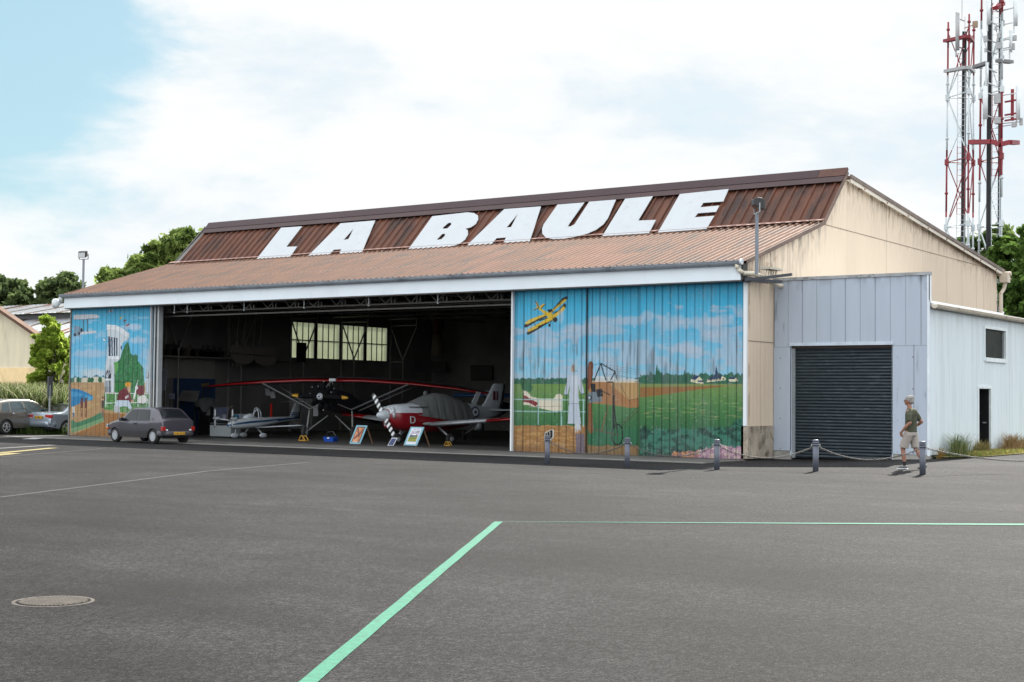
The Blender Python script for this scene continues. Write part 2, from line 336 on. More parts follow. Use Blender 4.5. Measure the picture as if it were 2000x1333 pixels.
# ------------------------------------------------------------------ painting on the doors
def poly_mask(px, py, pts):
    ins = np.zeros(px.shape, bool); n = len(pts)
    xs = [p[0] for p in pts]; ys = [p[1] for p in pts]
    sel = (px > min(xs)) & (px < max(xs)) & (py > min(ys)) & (py < max(ys))
    X = px[sel]; Y = py[sel]; r = np.zeros(X.shape, bool)
    for i in range(n):
        x1, y1 = pts[i]; x2, y2 = pts[(i+1) % n]
        if y1 == y2: continue
        c = ((y1 > Y) != (y2 > Y)) & (X < (x2-x1)*(Y-y1)/(y2-y1)+x1); r ^= c
    ins[sel] = r; return ins
def seg_mask(px, py, pts, w):
    out = np.zeros(px.shape, bool)
    for (x1, y1), (x2, y2) in zip(pts[:-1], pts[1:]):
        sel = (px > min(x1,x2)-w) & (px < max(x1,x2)+w) & (py > min(y1,y2)-w) & (py < max(y1,y2)+w)
        X = px[sel]; Y = py[sel]; dx, dy = x2-x1, y2-y1; t = np.clip(((X-x1)*dx+(Y-y1)*dy)/(dx*dx+dy*dy+1e-9), 0, 1)
        out[sel] |= (X-x1-t*dx)**2+(Y-y1-t*dy)**2 < (w/2)**2
    return out
class Art:
    K = .92
    def __init__(s, P, tf): s.px, s.py = PROJ(P); s.tf = tf; s.C = np.zeros(P.shape)
    def c(s, col): return np.array([min(.9, lin(v)*s.K) for v in col])
    def q(s, pts): return [s.tf(*p) for p in pts]
    def fill(s, mask, col, a=1.0):
        mm = mask[..., None].astype(float)*a; s.C = s.C*(1-mm)+s.c(col)*mm
    def poly(s, pts, col, a=1.0, raw=False): s.fill(poly_mask(s.px, s.py, pts if raw else s.q(pts)), col, a)
    def line(s, pts, col, w=1.0, a=1.0): s.fill(seg_mask(s.px, s.py, s.q(pts), w), col, a)
    def blob(s, cx, cy, rx, ry, col, a=1.0, soft=.0, seed=0, rough=.0):
        cx, cy = s.tf(cx, cy); d = ((s.px-cx)/rx)**2+((s.py-cy)/ry)**2
        if rough: d = d*(1+rough*(fbm(s.px/9, s.py/9, seed)-.5)*4)
        mm = (1-sstep(1-soft, 1+soft+1e-3, d))*a; s.C = s.C*(1-mm[..., None])+s.c(col)*mm[..., None]
    def ramp(s, stops, v):
        out = np.zeros(s.C.shape); cs = np.array([s.c(c) for _, c in stops]); xs = [k for k, _ in stops]
        for i in range(3): out[..., i] = np.interp(v, xs, cs[:, i])
        return out
def finish(A, x, z, seed, dirt=1.0):
    u = x*14; wear = fbm(u, z*.9, seed+40, 3); C = A.C*(0.86+.28*fbm(x*26, z*2.2, seed+50, 4))[..., None]; lum = C.mean(-1, keepdims=True); C = C*.97+lum*.03; fd = (sstep(.45, .75, fbm(x*1.7, z*.8, seed+80, 4))*.08+sstep(.6, .8, fbm(x*38, z*1.3, seed+81, 2))*.08)[..., None]; C = C*(1-fd)+np.array([.30,.32,.34])*fd; ch = (fbm(x*22, z*22, seed+82, 2) > .80)[..., None]; C = np.where(ch, C*.6+np.array([.28,.29,.30])*.4, C)
    d = sstep(.52, .74, wear)*sstep(1.9, 2.5, z)*(1-sstep(2.9, 3.8, z))*.62*dirt*sstep(.36, .56, fbm(x*.8+3, z*.9, seed+70, 3))
    C = C*(1-d[..., None])+np.array([.10,.12,.14])*d[..., None]
    d2 = (1-sstep(0, .35, z))*.45*fbm(x*9, z*9, seed+60, 3); C = C*(1-d2[..., None])+np.array([.05,.045,.04])*d2[..., None]
    return C
def right_art(P, x, z):
    T = lambda a, b: (980+a/3.418, 530+b/3.418); A = Art(P, T); px, py = A.px, A.py
    sky_ = A.ramp([(555,(25,145,185)),(600,(52,168,208)),(660,(95,178,214)),(720,(125,188,216)),(755,(150,195,215))], py)
    n = fbm(px/34+5, py/15, 3, 4); cl = sstep(.50, .66, n+.10*sstep(590, 680, py)-.25*(1-sstep(570, 640, py)))
    cc = A.c((172,182,198)); A.C = sky_*(1-cl[..., None]*.6)+cc*cl[..., None]*.6
    for cx, cy, rx, ry in ((480,400,26,13),(700,340,38,9),(860,330,26,8),(1130,345,32,14),(1350,345,34,12),(1250,520,24,10),(300,480,28,12),(640,570,30,10),(980,300,16,8),(1480,330,20,10),(1420,420,22,8)):
        A.blob(cx, cy, rx, ry, (178,188,204), .55, .9, 5, .5)
    # land
    gr = A.ramp([(740,(105,140,60)),(765,(98,135,72)),(790,(72,122,66)),(835,(42,100,58)),(900,(34,84,58))], py)
    v = (.85+.3*fbm(px/5, py/3, 9))[..., None]; land = (py > 748+2*np.sin(px/30)); A.C = np.where(land[..., None], gr*v, A.C)
    tree_ = (py > 745-8*fbm(px/4, px*0+2, 11)-3*fbm(px/1.5, px*0, 12)) & (py < 750); A.fill(tree_, (42,96,72))
    # right panel: strip field, bushes, flowers
    Rg = px > 1250
    A.fill(Rg & (py > 750) & (py < 756), (120,135,75)); A.fill(Rg & (py > 757-(px-1250)*.02) & (py < 776-(px-1250)*.135+2*fbm(px/12, py*0, 14)), (140,98,48))
    A.fill(Rg & (py > 737-12*fbm(px/6, px*0, 15)) & (py < 750), (40,98,74))
    for cx, cy, h in ((1270-0,742,18),(1283,748,38),(1287,748,30),(1293,748,22),(1337,748,26),(1341,748,20),(1352,746,18),(1358,748,14),(1303,748,14),(1318,748,12)):
        q_ = [(cx-5,cy),(cx-3,cy-h*.45),(cx,cy-h),(cx+3,cy-h*.45),(cx+5,cy)]; A.poly(q_, (34,90,66), raw=True)
    T5 = lambda a, b: (1220+a/3.419, 530+b/3.419); A.tf = T5
    A.poly([(440,740),(442,718),(470,697),(500,705),(530,738),(525,752),(490,750)], (205,200,170)); A.poly([(440,720),(470,693),(500,703),(470,728)], (28,58,92)); A.poly([(485,728),(528,732),(533,742),(490,742)], (34,66,98))
    A.poly([(548,742),(552,722),(600,718),(650,700),(676,715),(670,730),(640,732),(600,736)], (215,208,178)); A.poly([(548,730),(600,690),(655,695),(640,718),(600,722)], (24,54,88)); A.poly([(600,700),(606,665),(612,632),(619,665),(626,700)], (24,50,80))
    A.poly([(693,722),(740,706),(758,735),(700,738)], (215,208,178)); A.poly([(693,722),(708,705),(745,704),(735,722)], (26,56,88))
    for k in range(16):
        wx, wy = T5(565+k*7, 727-(k//3)*2); 
        if k % 3: A.fill((np.abs(px-wx) < .7) & (np.abs(py-wy) < 1.5), (60,60,60))
    hb = 846-22*np.clip((px-1400)/60, 0, 1)-14*fbm(px/14, px*0+1, 18)-4*fbm(px/3, px*0, 19)
    bush = Rg & (py > hb); A.fill(bush, (26,78,62)); n3 = fbm(px/9, py/7, 20); A.fill(bush & (n3 > .56), (48,112,92)); A.fill(bush & (n3 < .38), (16,56,50))
    for k in range(26):
        r_ = random.Random(k); cx = 1262+r_.random()*185; cy = 846+r_.random()*30; A.fill(((px-cx)/(5+r_.random()*6))**2+((py-cy)/(4+r_.random()*5))**2 < 1, (62,124,108), .35)
    fl_ = Rg & (px > 1312) & (py > 893-16*fbm(px/7, px*0+3, 22)-22*np.clip((px-1330)/110, 0, .6)); A.fill(fl_, (170,116,92)); n4 = fbm(px/4, py/6, 23)
    A.fill(fl_ & (px > 1365), (176,140,158)); A.fill(fl_ & (n4 > .58), (205,178,170)); A.fill(fl_ & (n4 < .36), (130,92,118)); A.fill(fl_ & (px < 1362) & (n4 > .6), (196,132,84))
    for k in range(60):
        r_ = random.Random(100+k); cx = 1262+r_.random()*190; cy = 780+r_.random()*40; A.fill(((px-cx)/(3+r_.random()*7))**2+((py-cy)/.8)**2 < 1, (128,158,92) if k % 3 else (168,160,110), .5)
    # left panels: sandy ground, fence, pale aeroplane, standing aviator, early monoplane
    A.tf = T; Lf = px <= 1250
    sand = (px < 1146) & (py > 830+3*fbm(px/10, px*0, 25)); A.fill(sand, (150,108,58)); A.fill(sand & (fbm(px/10, py/3, 26) > .56), (172,132,78)); A.fill(sand & (py > 872), (138,96,52), .5)
    A.fill((px > 1143) & (px < 1247) & (py > 868+6*fbm(px/16, px*0, 27)), (128,100,60)); A.fill((px > 1143) & (px < 1247) & (py > 838) & (py < 868), (34,104,72), .6)
    A.blob(145,760,9,16,(30,88,54),1,.2,3,.4); A.blob(170,770,8,10,(36,98,60),1,.2,4,.4)
    A.poly([(132,795),(160,800),(200,840),(260,852),(345,850),(360,825),(385,818),(404,832),(404,930),(350,936),(250,915),(180,895),(132,890)], (205,198,178)); A.poly([(132,795),(175,845),(240,880),(225,905),(180,880),(132,872)], (120,30,38)); A.poly([(132,795),(150,798),(185,838),(150,832)], (205,198,178))
    A.line([(180,905),(300,905),(400,900)], (150,146,130), 1.2); A.line([(352,935),(352,960)], (40,44,44), 2)
    for y_ in (857, 936): A.line([(62,y_),(558,y_+3)], (150,185,185), 2.2, .9)
    for x_, y2_ in ((241,1025),(395,1030),(543,1040)): A.line([(x_,857),(x_,y2_)], (150,185,185), 2.0, .9)
    A.line([(62,1130),(480,1160)], (140,125,110), 1.2, .6); A.line([(70,1170),(400,1155)], (140,125,110), 1.0, .6)
    A.poly([(452,690),(505,690),(530,720),(548,815),(525,820),(508,760),(512,880),(525,1020),(438,1020),(446,880),(450,760),(436,828),(414,822),(432,720)], (176,186,200)); A.poly([(466,700),(500,700),(505,880),(470,880)], (192,200,212), .8)
    A.line([(445,885),(510,885)], (120,130,145), 1.4); A.line([(438,828),(414,822)], (60,90,120), 1.4); A.line([(548,815),(526,822)], (60,90,120), 1.4)
    A.blob(485,640,7,12,(150,185,205),1,.1); A.blob(474,650,4,8,(176,146,122),1,.1); A.line([(470,625),(478,665),(500,668)], (50,110,140), 1.2)
    A.poly([(485,1020),(520,1020),(528,1080),(512,1050),(505,1085),(498,1050),(490,1085)], (186,190,196)); A.poly([(492,1085),(550,1085),(550,1215),(492,1215)], (96,92,112), .85)
    # monoplane
    A.poly([(570,735),(910,740),(907,912),(845,912),(700,890),(640,885),(575,880)], (160,112,66)); A.fill(poly_mask(px, py, A.q([(700,742),(907,742),(907,845),(840,860)])), (176,142,92))
    for k in range(10): A.line([(650+k*28,745),(650+k*28,885)], (132,88,50), .8, .7)
    A.line([(590,736),(910,742)], (210,195,170), 2); A.poly([(620,700),(905,722),(905,738),(600,736)], (205,208,210), .8)
    A.poly([(564,640),(575,605),(592,600),(603,620),(600,690),(585,765),(572,800),(562,780)], (122,66,36)); A.poly([(566,880),(590,880),(598,960),(600,1080),(580,1088),(568,1050)], (128,84,50))
    A.line([(607,735),(652,615),(686,725)], (24,28,34), 2.2); A.line([(652,615),(748,670),(720,724)], (24,28,34), 2.4); A.line([(748,670),(762,722)], (24,28,34), 2.0)
    for y_ in (630,645,660,690): A.line([(660,y_-10),(910,y_+30)], (96,104,112), .7, .7)
    A.line([(652,615),(560,640)], (96,104,112), .7)
    A.poly([(585,752),(615,750),(618,805),(588,806)], (30,34,40)); A.poly([(575,810),(650,800),(662,870),(580,880),(562,850)], (110,122,132)); A.blob(576,845,4.5,5.5,(70,80,92)); A.blob(576,845,2,2.6,(180,186,192)); A.poly([(620,790),(660,785),(668,835),(630,840)], (34,38,44)); A.line([(660,800),(712,825)], (36,30,28), 2)
    A.line([(735,742),(736,1050)], (24,26,30), 3.0); A.line([(736,860),(765,1095)], (28,30,34), 2.0); A.line([(700,900),(660,1060)], (120,84,50), 2.2); A.line([(600,1055),(770,1095)], (96,72,50), 2.2); A.line([(735,742),(700,742)], (90,60,40), 3)
    A.line([(800,1010),(905,905)], (70,52,40), 1.2); A.line([(800,1028),(900,935)], (70,52,40), 1.2); A.line([(780,755),(840,862),(905,850)], (96,72,46), .9); 
    cx, cy = T(763,1092); d = ((px-cx)/11.5)**2+((py-cy)/21)**2; A.fill((d < 1.08) & (d > .74), (18,22,26)); A.line([(763,1035),(763,1150)], (60,64,66), .8); A.line([(728,1092),(800,1092)], (60,64,66), .8)
    # yellow biplane
    K = (30,26,18); Y = (206,172,40)
    for pts in ([(145,362),(170,340),(240,308),(300,285),(330,262),(400,180),(432,166),(438,180),(400,215),(345,268),(320,292),(240,330),(165,375),(148,376)],
                [(163,410),(200,385),(300,315),(375,262),(415,215),(428,225),(424,245),(380,290),(310,345),(230,395),(180,424),(166,424)]):
        A.poly(pts, K); cxm = sum(p[0] for p in pts)/len(pts); cym = sum(p[1] for p in pts)/len(pts)
        A.poly([(cxm+(a-cxm)*.94, cym+(b-cym)*.80-3) for a, b in pts], Y)
    A.line([(165,345),(235,312)], (225,195,70), 2); A.line([(345,250),(420,178)], K, 2.4, .8); A.line([(250,330),(300,312)], K, 2.5); A.line([(300,345),(240,372)], K, 2.2)
    A.poly([(222,200),(232,205),(250,240),(275,260),(310,275),(345,290),(365,318),(352,338),(330,330),(300,300),(250,260),(232,248),(206,266),(208,258),(232,240)], Y); A.poly([(250,232),(280,215),(285,228),(262,250)], Y); A.line([(222,200),(246,245),(206,262)], K, 1.3); A.line([(262,250),(286,222)], K, 1.4)
    A.poly([(300,258),(330,252),(338,268),(312,278)], K); A.blob(354,324,4.6,5,(34,34,40)); A.blob(317,360,2.6,3.4,K); A.line([(330,330),(317,360)], K, 1.4); A.line([(215,345),(228,372)], K, 1); A.line([(345,275),(372,270)], K, 1.6); A.blob(392,300,6,14,(190,205,215),.4,.8)
    # stencilled lantern mark by the first bollard
    A.poly([(283,1080),(335,1052),(346,1065),(346,1108),(300,1150),(280,1125)], (190,190,185)); A.poly([(290,1082),(330,1060),(338,1070),(338,1105),(302,1140),(286,1122)], (24,24,24))
    A.line([(300,1080),(302,1130)], (190,190,185), .9); A.line([(318,1070),(320,1118)], (190,190,185), .9)
    return finish(A, x, z, 1)
def left_art(P, x, z):
    T = lambda a, b: (130+a/4.594, 580+b/4.597); A = Art(P, T); px, py = A.px, A.py
    A.C = A.ramp([(590,(30,150,190)),(640,(70,175,215)),(690,(95,180,220)),(745,(135,195,220))], py)
    n = fbm(px/22+8, py/9+4, 31, 4); cl = sstep(.54, .72, n-.2*(1-sstep(600, 640, py))); A.C = A.C*(1-cl[..., None]*.35)+A.c((190,205,220))*cl[..., None]*.35
    A.blob(600,270,16,6,(185,205,225),.8,.8,2,.5); A.blob(220,510,30,8,(180,195,212),.6,.8,2,.5); A.blob(240,690,26,10,(200,205,208),.7,.8,2,.5); A.blob(640,390,18,6,(175,195,215),.7,.8,2,.5)
    # town, beach, sea
    A.fill((py > 740-3*fbm(px/3, px*0, 33)) & (py < 750) & (px < 205), (60,110,90))
    for a_, b_, c_ in ((65,725,22),(135,728,58),(240,718,56),(318,722,24)): A.poly([(a_,b_),(a_+c_,b_),(a_+c_,768),(a_,768)], (200,196,176)); A.poly([(a_-3,b_),(a_+c_*.5,b_-20),(a_+c_+3,b_)], (60,110,140))
    for a_ in (105,205,230,300): A.blob(a_, 745, 3.4, 6, (36,96,62), 1, .1, 1, .5)
    A.fill(py > T(0,770)[1], (168,134,92)); A.fill((py > T(0,770)[1]) & (fbm(px/8, py/5, 35) > .56), (180,148,104))
    A.poly([(40,825),(110,830),(180,860),(235,890),(238,925),(190,935),(120,960),(40,990)], (28,120,170)); A.poly([(40,850),(140,870),(150,890),(40,900)], (70,155,200), .6); A.poly([(165,880),(236,900),(236,925),(180,930)], (80,160,200), .7)
    A.poly([(335,860),(745,865),(745,1080),(335,1010)], (74,128,66)); A.fill(poly_mask(px, py, A.q([(335,860),(745,865),(745,1080),(335,1010)])) & (fbm(px/4, py/3, 36) > .56), (100,150,88))
    A.poly([(335,1045),(745,1060),(745,1250),(30,1250),(200,1180),(335,1120)], (150,104,52)); A.poly([(40,1100),(90,1130),(150,1110),(230,1080),(290,1045),(335,1040),(335,1110),(240,1140),(140,1190),(40,1215)], (60,118,84)); A.poly([(40,1180),(130,1160),(330,1085),(330,1120),(150,1190),(40,1225)], (110,148,104))
    # white villa tower
    A.poly([(360,250),(440,255),(520,295),(565,340),(560,370),(500,420),(480,560),(430,600),(425,860),(342,860),(345,620),(360,550),(372,400)], (196,206,214)); A.poly([(372,355),(464,372),(466,532),(378,532)], (24,54,84))
    for k in range(4): A.line([(395+k*22,358),(399+k*21,532)], (196,206,214), 2.2)
    for k in range(3): A.line([(360,255+k*14),(440,260+k*14),(560,330+k*16)], (235,240,242), 1.0)
    for k in range(13): A.line([(365+k*15,250+k*k*.45),(365+k*15,290+k*k*.5)], (235,240,242), .7)
    A.line([(378,540),(468,542)], (240,244,246), 2); A.line([(378,553),(468,555)], (240,244,246), 1.6); A.blob(491,458,1.2,4.5,(24,50,80)); A.poly([(372,640),(398,600),(415,660),(405,700),(372,690)], (150,146,150), .4)
    for cx_, w_ in ((372,28),(724,14)):
        A.poly([(cx_-w_,735),(cx_-w_,690),(cx_-w_*.5,662),(cx_,656),(cx_+w_*.6,670),(cx_+w_,700),(cx_+w_,735)], (26,34,50)); A.poly([(cx_-w_,752),(cx_+w_,752),(cx_+w_,858),(cx_-w_,858)], (26,34,50))
        for k in range(6): A.line([(cx_-w_+k*w_*.4,750),(cx_-w_+k*w_*.4,858)], (196,206,214), 1.2)
        for k in range(4): A.line([(cx_-w_*.3,735),(cx_-w_+k*w_*.6,662)], (196,206,214), .9)
        A.line([(cx_-w_,743),(cx_+w_,743)], (225,230,232), 2)
    A.poly([(708,800),(712,560),(725,480),(740,480),(742,860),(708,860)], (190,200,208), .5)
    A.line([(530,230),(530,310)], (120,110,110), .8); A.line([(545,240),(545,400)], (150,150,150), .8)
    for a_, b_, c_ in ((475,190,(200,180,60)),(510,212,(120,40,40)),(536,252,(150,30,60))): A.poly([(a_,b_),(a_+26,b_-12),(a_+24,b_+4),(a_,b_+16)], c_)
    for k in range(4): A.poly([(365+k*13,135-k*5),(374+k*13,124-k*5),(376+k*13,136-k*5),(367+k*13,150-k*5)], (205,180,170) if k % 2 else (110,60,60))
    A.blob(340,385,2.6,2.2,(225,230,232)); A.blob(347,380,1.8,1.4,(130,120,120))
    # clipped trees
    A.poly([(430,760),(425,700),(440,640),(430,600),(455,585),(480,560),(500,490),(520,440),(545,400),(565,450),(575,510),(600,530),(615,515),(640,530),(635,570),(660,600),(690,640),(695,760),(700,850),(640,880),(430,860)], (34,108,60)); M_ = poly_mask(px, py, A.q([(430,590),(700,400),(700,860),(430,860)]))
    gr_ = (A.C[..., 1] > 0) & M_ & (np.abs(A.C-A.c((34,108,60))).sum(-1) < .01); A.fill(gr_ & (fbm(px/3, py/4, 38) > .56), (52,132,74)); A.poly([(425,590),(460,580),(465,640),(440,700),(430,680)], (86,160,76)); A.line([(432,765),(600,765)], (20,60,34), 1.6); A.poly([(436,768),(540,768),(540,850),(436,850)], (26,112,48))
    # biplane at the edge
    A.poly([(64,165),(150,158),(270,158),(300,180),(270,196),(64,206)], (196,202,210)); A.poly([(64,320),(150,312),(250,304),(274,318),(250,328),(64,348)], (190,198,208)); A.line([(66,206),(280,196)], (90,110,130), 1)
    for a_ in (150,187): A.line([(a_,206),(a_,312)], (60,56,58), 1.6)
    A.poly([(64,260),(110,264),(140,285),(140,315),(120,330),(120,352),(64,358)], (120,150,172)); A.blob(134,300,2.2,4,(30,34,40)); A.blob(75,342,3,3,(60,66,74)); A.blob(112,330,2.4,3,(70,70,76))
    # bathers and strollers
    for a_ in (136,172,325):
        A.blob(a_, 918 if a_ < 300 else 905, 1.8, 2.4, (60,40,34)); A.poly([(a_-12,930),(a_+12,930),(a_+10,1000),(a_-10,1000)], (104,52,42) if a_ < 300 else (58,44,38)); A.line([(a_-7,1000),(a_-4,1078)], (120,70,56), 1.4); A.line([(a_+7,1000),(a_+3,1075)], (120,70,56), 1.4); A.line([(a_+12,935),(a_+16,900)], (104,60,50), 1.2)
    A.poly([(52,990),(72,990),(74,1040),(54,1040)], (205,205,200)); A.poly([(54,1040),(72,1040),(68,1080),(58,1080)], (60,110,160)); A.line([(58,1080),(60,1088)], (160,140,120), 1)
    # railing and seated sportsman
    for y_ in (866, 955): A.line([(345,y_),(745,y_-6 if y_ > 900 else y_+4)], (205,212,215), 1.6)
    for a_ in (352,440,640,716): A.line([(a_,866),(a_,985)], (205,212,215), 1.5)
    A.poly([(470,850),(520,815),(550,820),(575,880),(585,930),(570,960),(540,930),(455,930),(458,890)], (104,34,44)); A.blob(552,788,6,5.2,(206,150,40)); A.poly([(540,805),(575,806),(572,850),(560,865),(545,840)], (196,160,130)); A.line([(526,905),(552,885)], (230,230,230), 1.6); A.line([(530,915),(556,897)], (230,230,230), 1.2)
    A.poly([(455,930),(560,932),(585,1000),(570,1020),(545,985),(500,985),(440,1000),(440,940)], (186,200,214)); A.poly([(420,975),(475,985),(480,1040),(430,1040)], (178,180,186)); A.blob(592,936,2.6,3,(196,160,130)); A.line([(470,1040),(466,1100)], (140,130,124), 2.4); A.line([(530,1000),(540,1075)], (140,130,124), 2.0); A.line([(575,1010),(560,1060)], (130,120,116), 2.4)
    A.poly([(622,810),(650,795),(694,800),(696,880),(650,885),(624,870)], (110,34,46)); A.poly([(636,745),(642,750),(612,918),(598,920),(602,890)], (224,228,228)); A.blob(628,818,3,3.5,(220,222,222)); A.poly([(640,900),(700,880),(735,930),(690,960),(640,950)], (214,214,210)); A.line([(640,960),(700,965)], (40,50,60), 1.6)
    return finish(A, x, z, 3, .35)
def door(name, x0, x1, z1, y, art, parent, pitch=.262, ph=0.0):
    xs = np.arange(x0, x1+1e-6, .0145); zs = np.arange(0.03, z1+1e-6, .0165)
    X, Z = np.meshgrid(xs, zs, indexing='ij'); fr = ((X-x0+ph) % pitch)
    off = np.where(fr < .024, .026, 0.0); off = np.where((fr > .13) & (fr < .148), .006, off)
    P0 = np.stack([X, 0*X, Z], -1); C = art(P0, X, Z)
    g_ = np.where((fr < .024), .58, 1.0)*(1-.25*np.exp(-((fr-.04)/.015)**2)); g_ = np.where((fr > .13) & (fr < .148), g_*.88, g_)   # groove shade painted into the colour, deepening the weak relief shading
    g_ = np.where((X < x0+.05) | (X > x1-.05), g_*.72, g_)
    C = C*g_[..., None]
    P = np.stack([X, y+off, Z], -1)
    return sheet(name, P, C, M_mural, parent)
M_mural = MATV('mural_paint', .55, .3)
# ------------------------------------------------------------------ hangar
XR = .12; XL = -29.0; ZD = 5.06; BRK = (5.05, 7.13); RDG = (6.95, 8.98); EF = (-.33, 5.50); RE = (23.9, 6.95)
hangar = empty('hangar', (0,0,0), 0, 'long aircraft hangar with rusty brown roof reading LA BAULE and painted sliding doors', 'hangar')
M_cream = MATV('cream_cladding', .6, .3)
M_roofl = MAT('brown_corrugated_roof', (.130,.054,.025), .7, .1, .16, 1.2, (3,.5,1), (.060,.034,.026), 1.1, .47, .66)
M_roofl2 = MAT('orange_corrugated_roof', (.15,.062,.032), .7, .1, .16, 1.2, (3,.5,1))
M_mans = MAT('rust_red_roof', (.105,.034,.016), .6, .1, .35, 1.0, (2.2,.6,.6), (.030,.014,.012), .9, .48, .66)
M_mar = MAT('maroon_flashing', (.034,.012,.017), .5, .1, .15, .8)
M_in = MAT('interior_lining', (.17,.165,.16), .9, 0, .3, .5)
def line_at(y, a, b): return a[1]+(b[1]-a[1])*(y-a[0])/(b[0]-a[0])
def roofz(y): return line_at(y, EF, BRK) if y < BRK[0] else (line_at(y, BRK, RDG) if y < RDG[0] else line_at(y, RDG, RE))
def ribbed(name, mats, parent, x0, x1, a, b, pitch, h, w, ph=0.0, jit=0):
    # corrugated sheet between lines a=(y,z) and b=(y,z); ribs run up the slope
    d = Vector((0, b[0]-a[0], b[1]-a[1])); n = Vector((0, -d.z, d.y)).normalized(); mb = MB(); prof = []; x = x0+ph
    prof.append((x0, 0))
    while x < x1-w-.02:
        prof += [(x, 0), (x+w*.25, h), (x+w*.75, h), (x+w, 0)]; x += pitch
    prof.append((x1, 0)); nseg = 1
    rings = []
    for t in (0, 1):
        base = Vector((0, a[0], a[1]))+d*t; rings.append([base+n*hh+Vector((xx,0,0)) for xx, hh in prof])
    k = len(prof)
    mb.add(rings[0]+rings[1], [(i, i+1, i+1+k, i+k) for i in range(k-1)])
    return mb.build(name, mats, parent, fix=False)
# lower roof: sheets of slightly different age
xs_ = [XL-.1, -24.9, -20.2, -14.6, -12.9, -8.4, -6.6, -2.6, XR+.42]
lr = MB(); d = Vector((0, BRK[0]-EF[0], BRK[1]-EF[1])); nn_ = Vector((0,-d.z,d.y)).normalized(); prof = []; x = XL-.1; k = 0
while x < XR+.02:
    prof += [(x, 0), (x+.03, .045), (x+.09, .045), (x+.12, 0)]; x += .235
prof.append((XR+.14, 0))
Kp = len(prof); rows = []
for t in (0, .34, .345, .68, .685, 1.0):
    lift = {0: .012, .34: .012, .345: 0, .68: .006, .685: -.004, 1.0: -.004}[t]; base = Vector((0, EF[0], EF[1]))+d*t+nn_*lift
    rows.append([base+nn_*hh+Vector((xx,0,0)) for xx, hh in prof])
lr.v = [tuple(p) for r in rows for p in r]; lr.f = []; lr.mi = []; 
for j in range(len(rows)-1):
    for i in range(Kp-1):
        lr.f.append([j*Kp+i, j*Kp+i+1, (j+1)*Kp+i+1, (j+1)*Kp+i]); xx = prof[i][0]
        lr.mi.append(1 if (-6.7 < xx+1.2*(j//2) < -4.3 and j < 4) or (-9.6 < xx+1.2*(j//2) < -8.9) else 0); lr.sm.append(False)
lr.build('lower_roof', [M_roofl, M_roofl2], hangar, fix=False)
ribbed('steep_roof', M_mans, hangar, XL+.35, XR+.12, (BRK[0]+.10, BRK[1]+.06), (RDG[0], RDG[1]-.04), .34, .055, .09, .05)
b = MB(); b.slab([(XL-.1,BRK[0]-.06,BRK[1]+.07),(XR+.12,BRK[0]-.06,BRK[1]+.07),(XR+.12,BRK[0]+.12,BRK[1]+.13),(XL-.1,BRK[0]+.12,BRK[1]+.13)], .02); b.build('break_flashing', MAT('pink_flashing', (.30,.17,.14), .6, 0, .15, 2), hangar)
# ridge band: upright maroon parapet and a flashing skirt over the ribs
s45 = Vector((0, RDG[0]-BRK[0], RDG[1]-BRK[1])).normalized(); n45 = Vector((0,-s45.z,s45.y)); top = Vector((0, RDG[0], RDG[1]))
def on45(x, s, h): return top-s45*s+n45*h+Vector((x,0,0))
b = MB(); 
b.loft([[on45(x,.30,.065), on45(x,.66,.075), on45(x,.66,.062), on45(x,.30,.05)] for x in (XL+.30, XR+.12)]); b.build('flashing_skirt', MAT('flashing_purple', (.045,.019,.022), .5, .1, .2, .8, stain=(.04,.02,.02), sc_stain=1.5), hangar)
b = MB(); b.loft([[on45(x,.36,.08), on45(x,.0,.12), on45(x,-.03,.02), on45(x,.30,.05)] for x in (XL+.28, XR-.8)]); b.build('ridge_band', M_mar, hangar)
b = MB(); b.loft([[on45(x,.36,.08), on45(x,.0,.12), on45(x,-.03,.02), on45(x,.30,.05)] for x in (XR-.79, XR+.13)]); b.build('ridge_end_cap', MAT('rust_orange_cap', (.085,.032,.022), .6, .1, .3, 3), hangar)
VX = XR+.19; va, vb = PX(1651,337,VX), PX(1960,529,VX)
def vz(y): return va[2]+(vb[2]-va[2])*(y-va[1])/(vb[1]-va[1])
RE = (vb[1], vb[2]); YB = RE[0]-.28; RG2 = (RDG[0]+.02, min(RDG[1]-.02, vz(RDG[0]+.02)))
# rear roof with its verge overhanging the gable
b = MB(); b.slab([(XL,RG2[0],RG2[1]),(VX,RG2[0],RG2[1]),(VX,RE[0],RE[1]),(XL,RE[0],RE[1])], .05); b.build('rear_roof', MAT('grey_brown_roof', (.20,.15,.13), .7), hangar)
b = MB(); b.slab([(XR+.0,RG2[0]+.1,RG2[1]-.09),(VX-.02,RG2[0]+.1,RG2[1]-.07),(VX-.02,RE[0],RE[1]-.06),(XR+.0,RE[0],RE[1]-.08)], .03); b.bar((VX-.02,RG2[0]+.05,RG2[1]-.13),(VX-.02,RE[0],RE[1]-.13),.025,.13); b.build('verge_soffit', MAT('soffit_white', (.70,.64,.56), .7, 0, .1, 2), hangar)
b = MB(); b.bar((VX+.01,RG2[0]-.02,RG2[1]-.02), (VX+.01,RE[0]+.1,RE[1]-.02), .05, .12); b.build('verge_trim', MAT('verge_brown', (.16,.12,.10), .6, .1, .3, 2), hangar)
b = MB(); b.bar((XR+.13,EF[0],EF[1]-.02), (XR+.13,BRK[0],BRK[1]-.02), .03, .12); b.bar((XR+.13,BRK[0],BRK[1]+.0), (XR+.13,RDG[0]-.05,RDG[1]-.07), .03, .12); b.build('front_verge', MAT('verge_dark', (.14,.09,.07), .6, .1, .3, 2), hangar)
M_pr = MAT('purlin_rust', (.36,.25,.18), .8, 0, .3, 4)
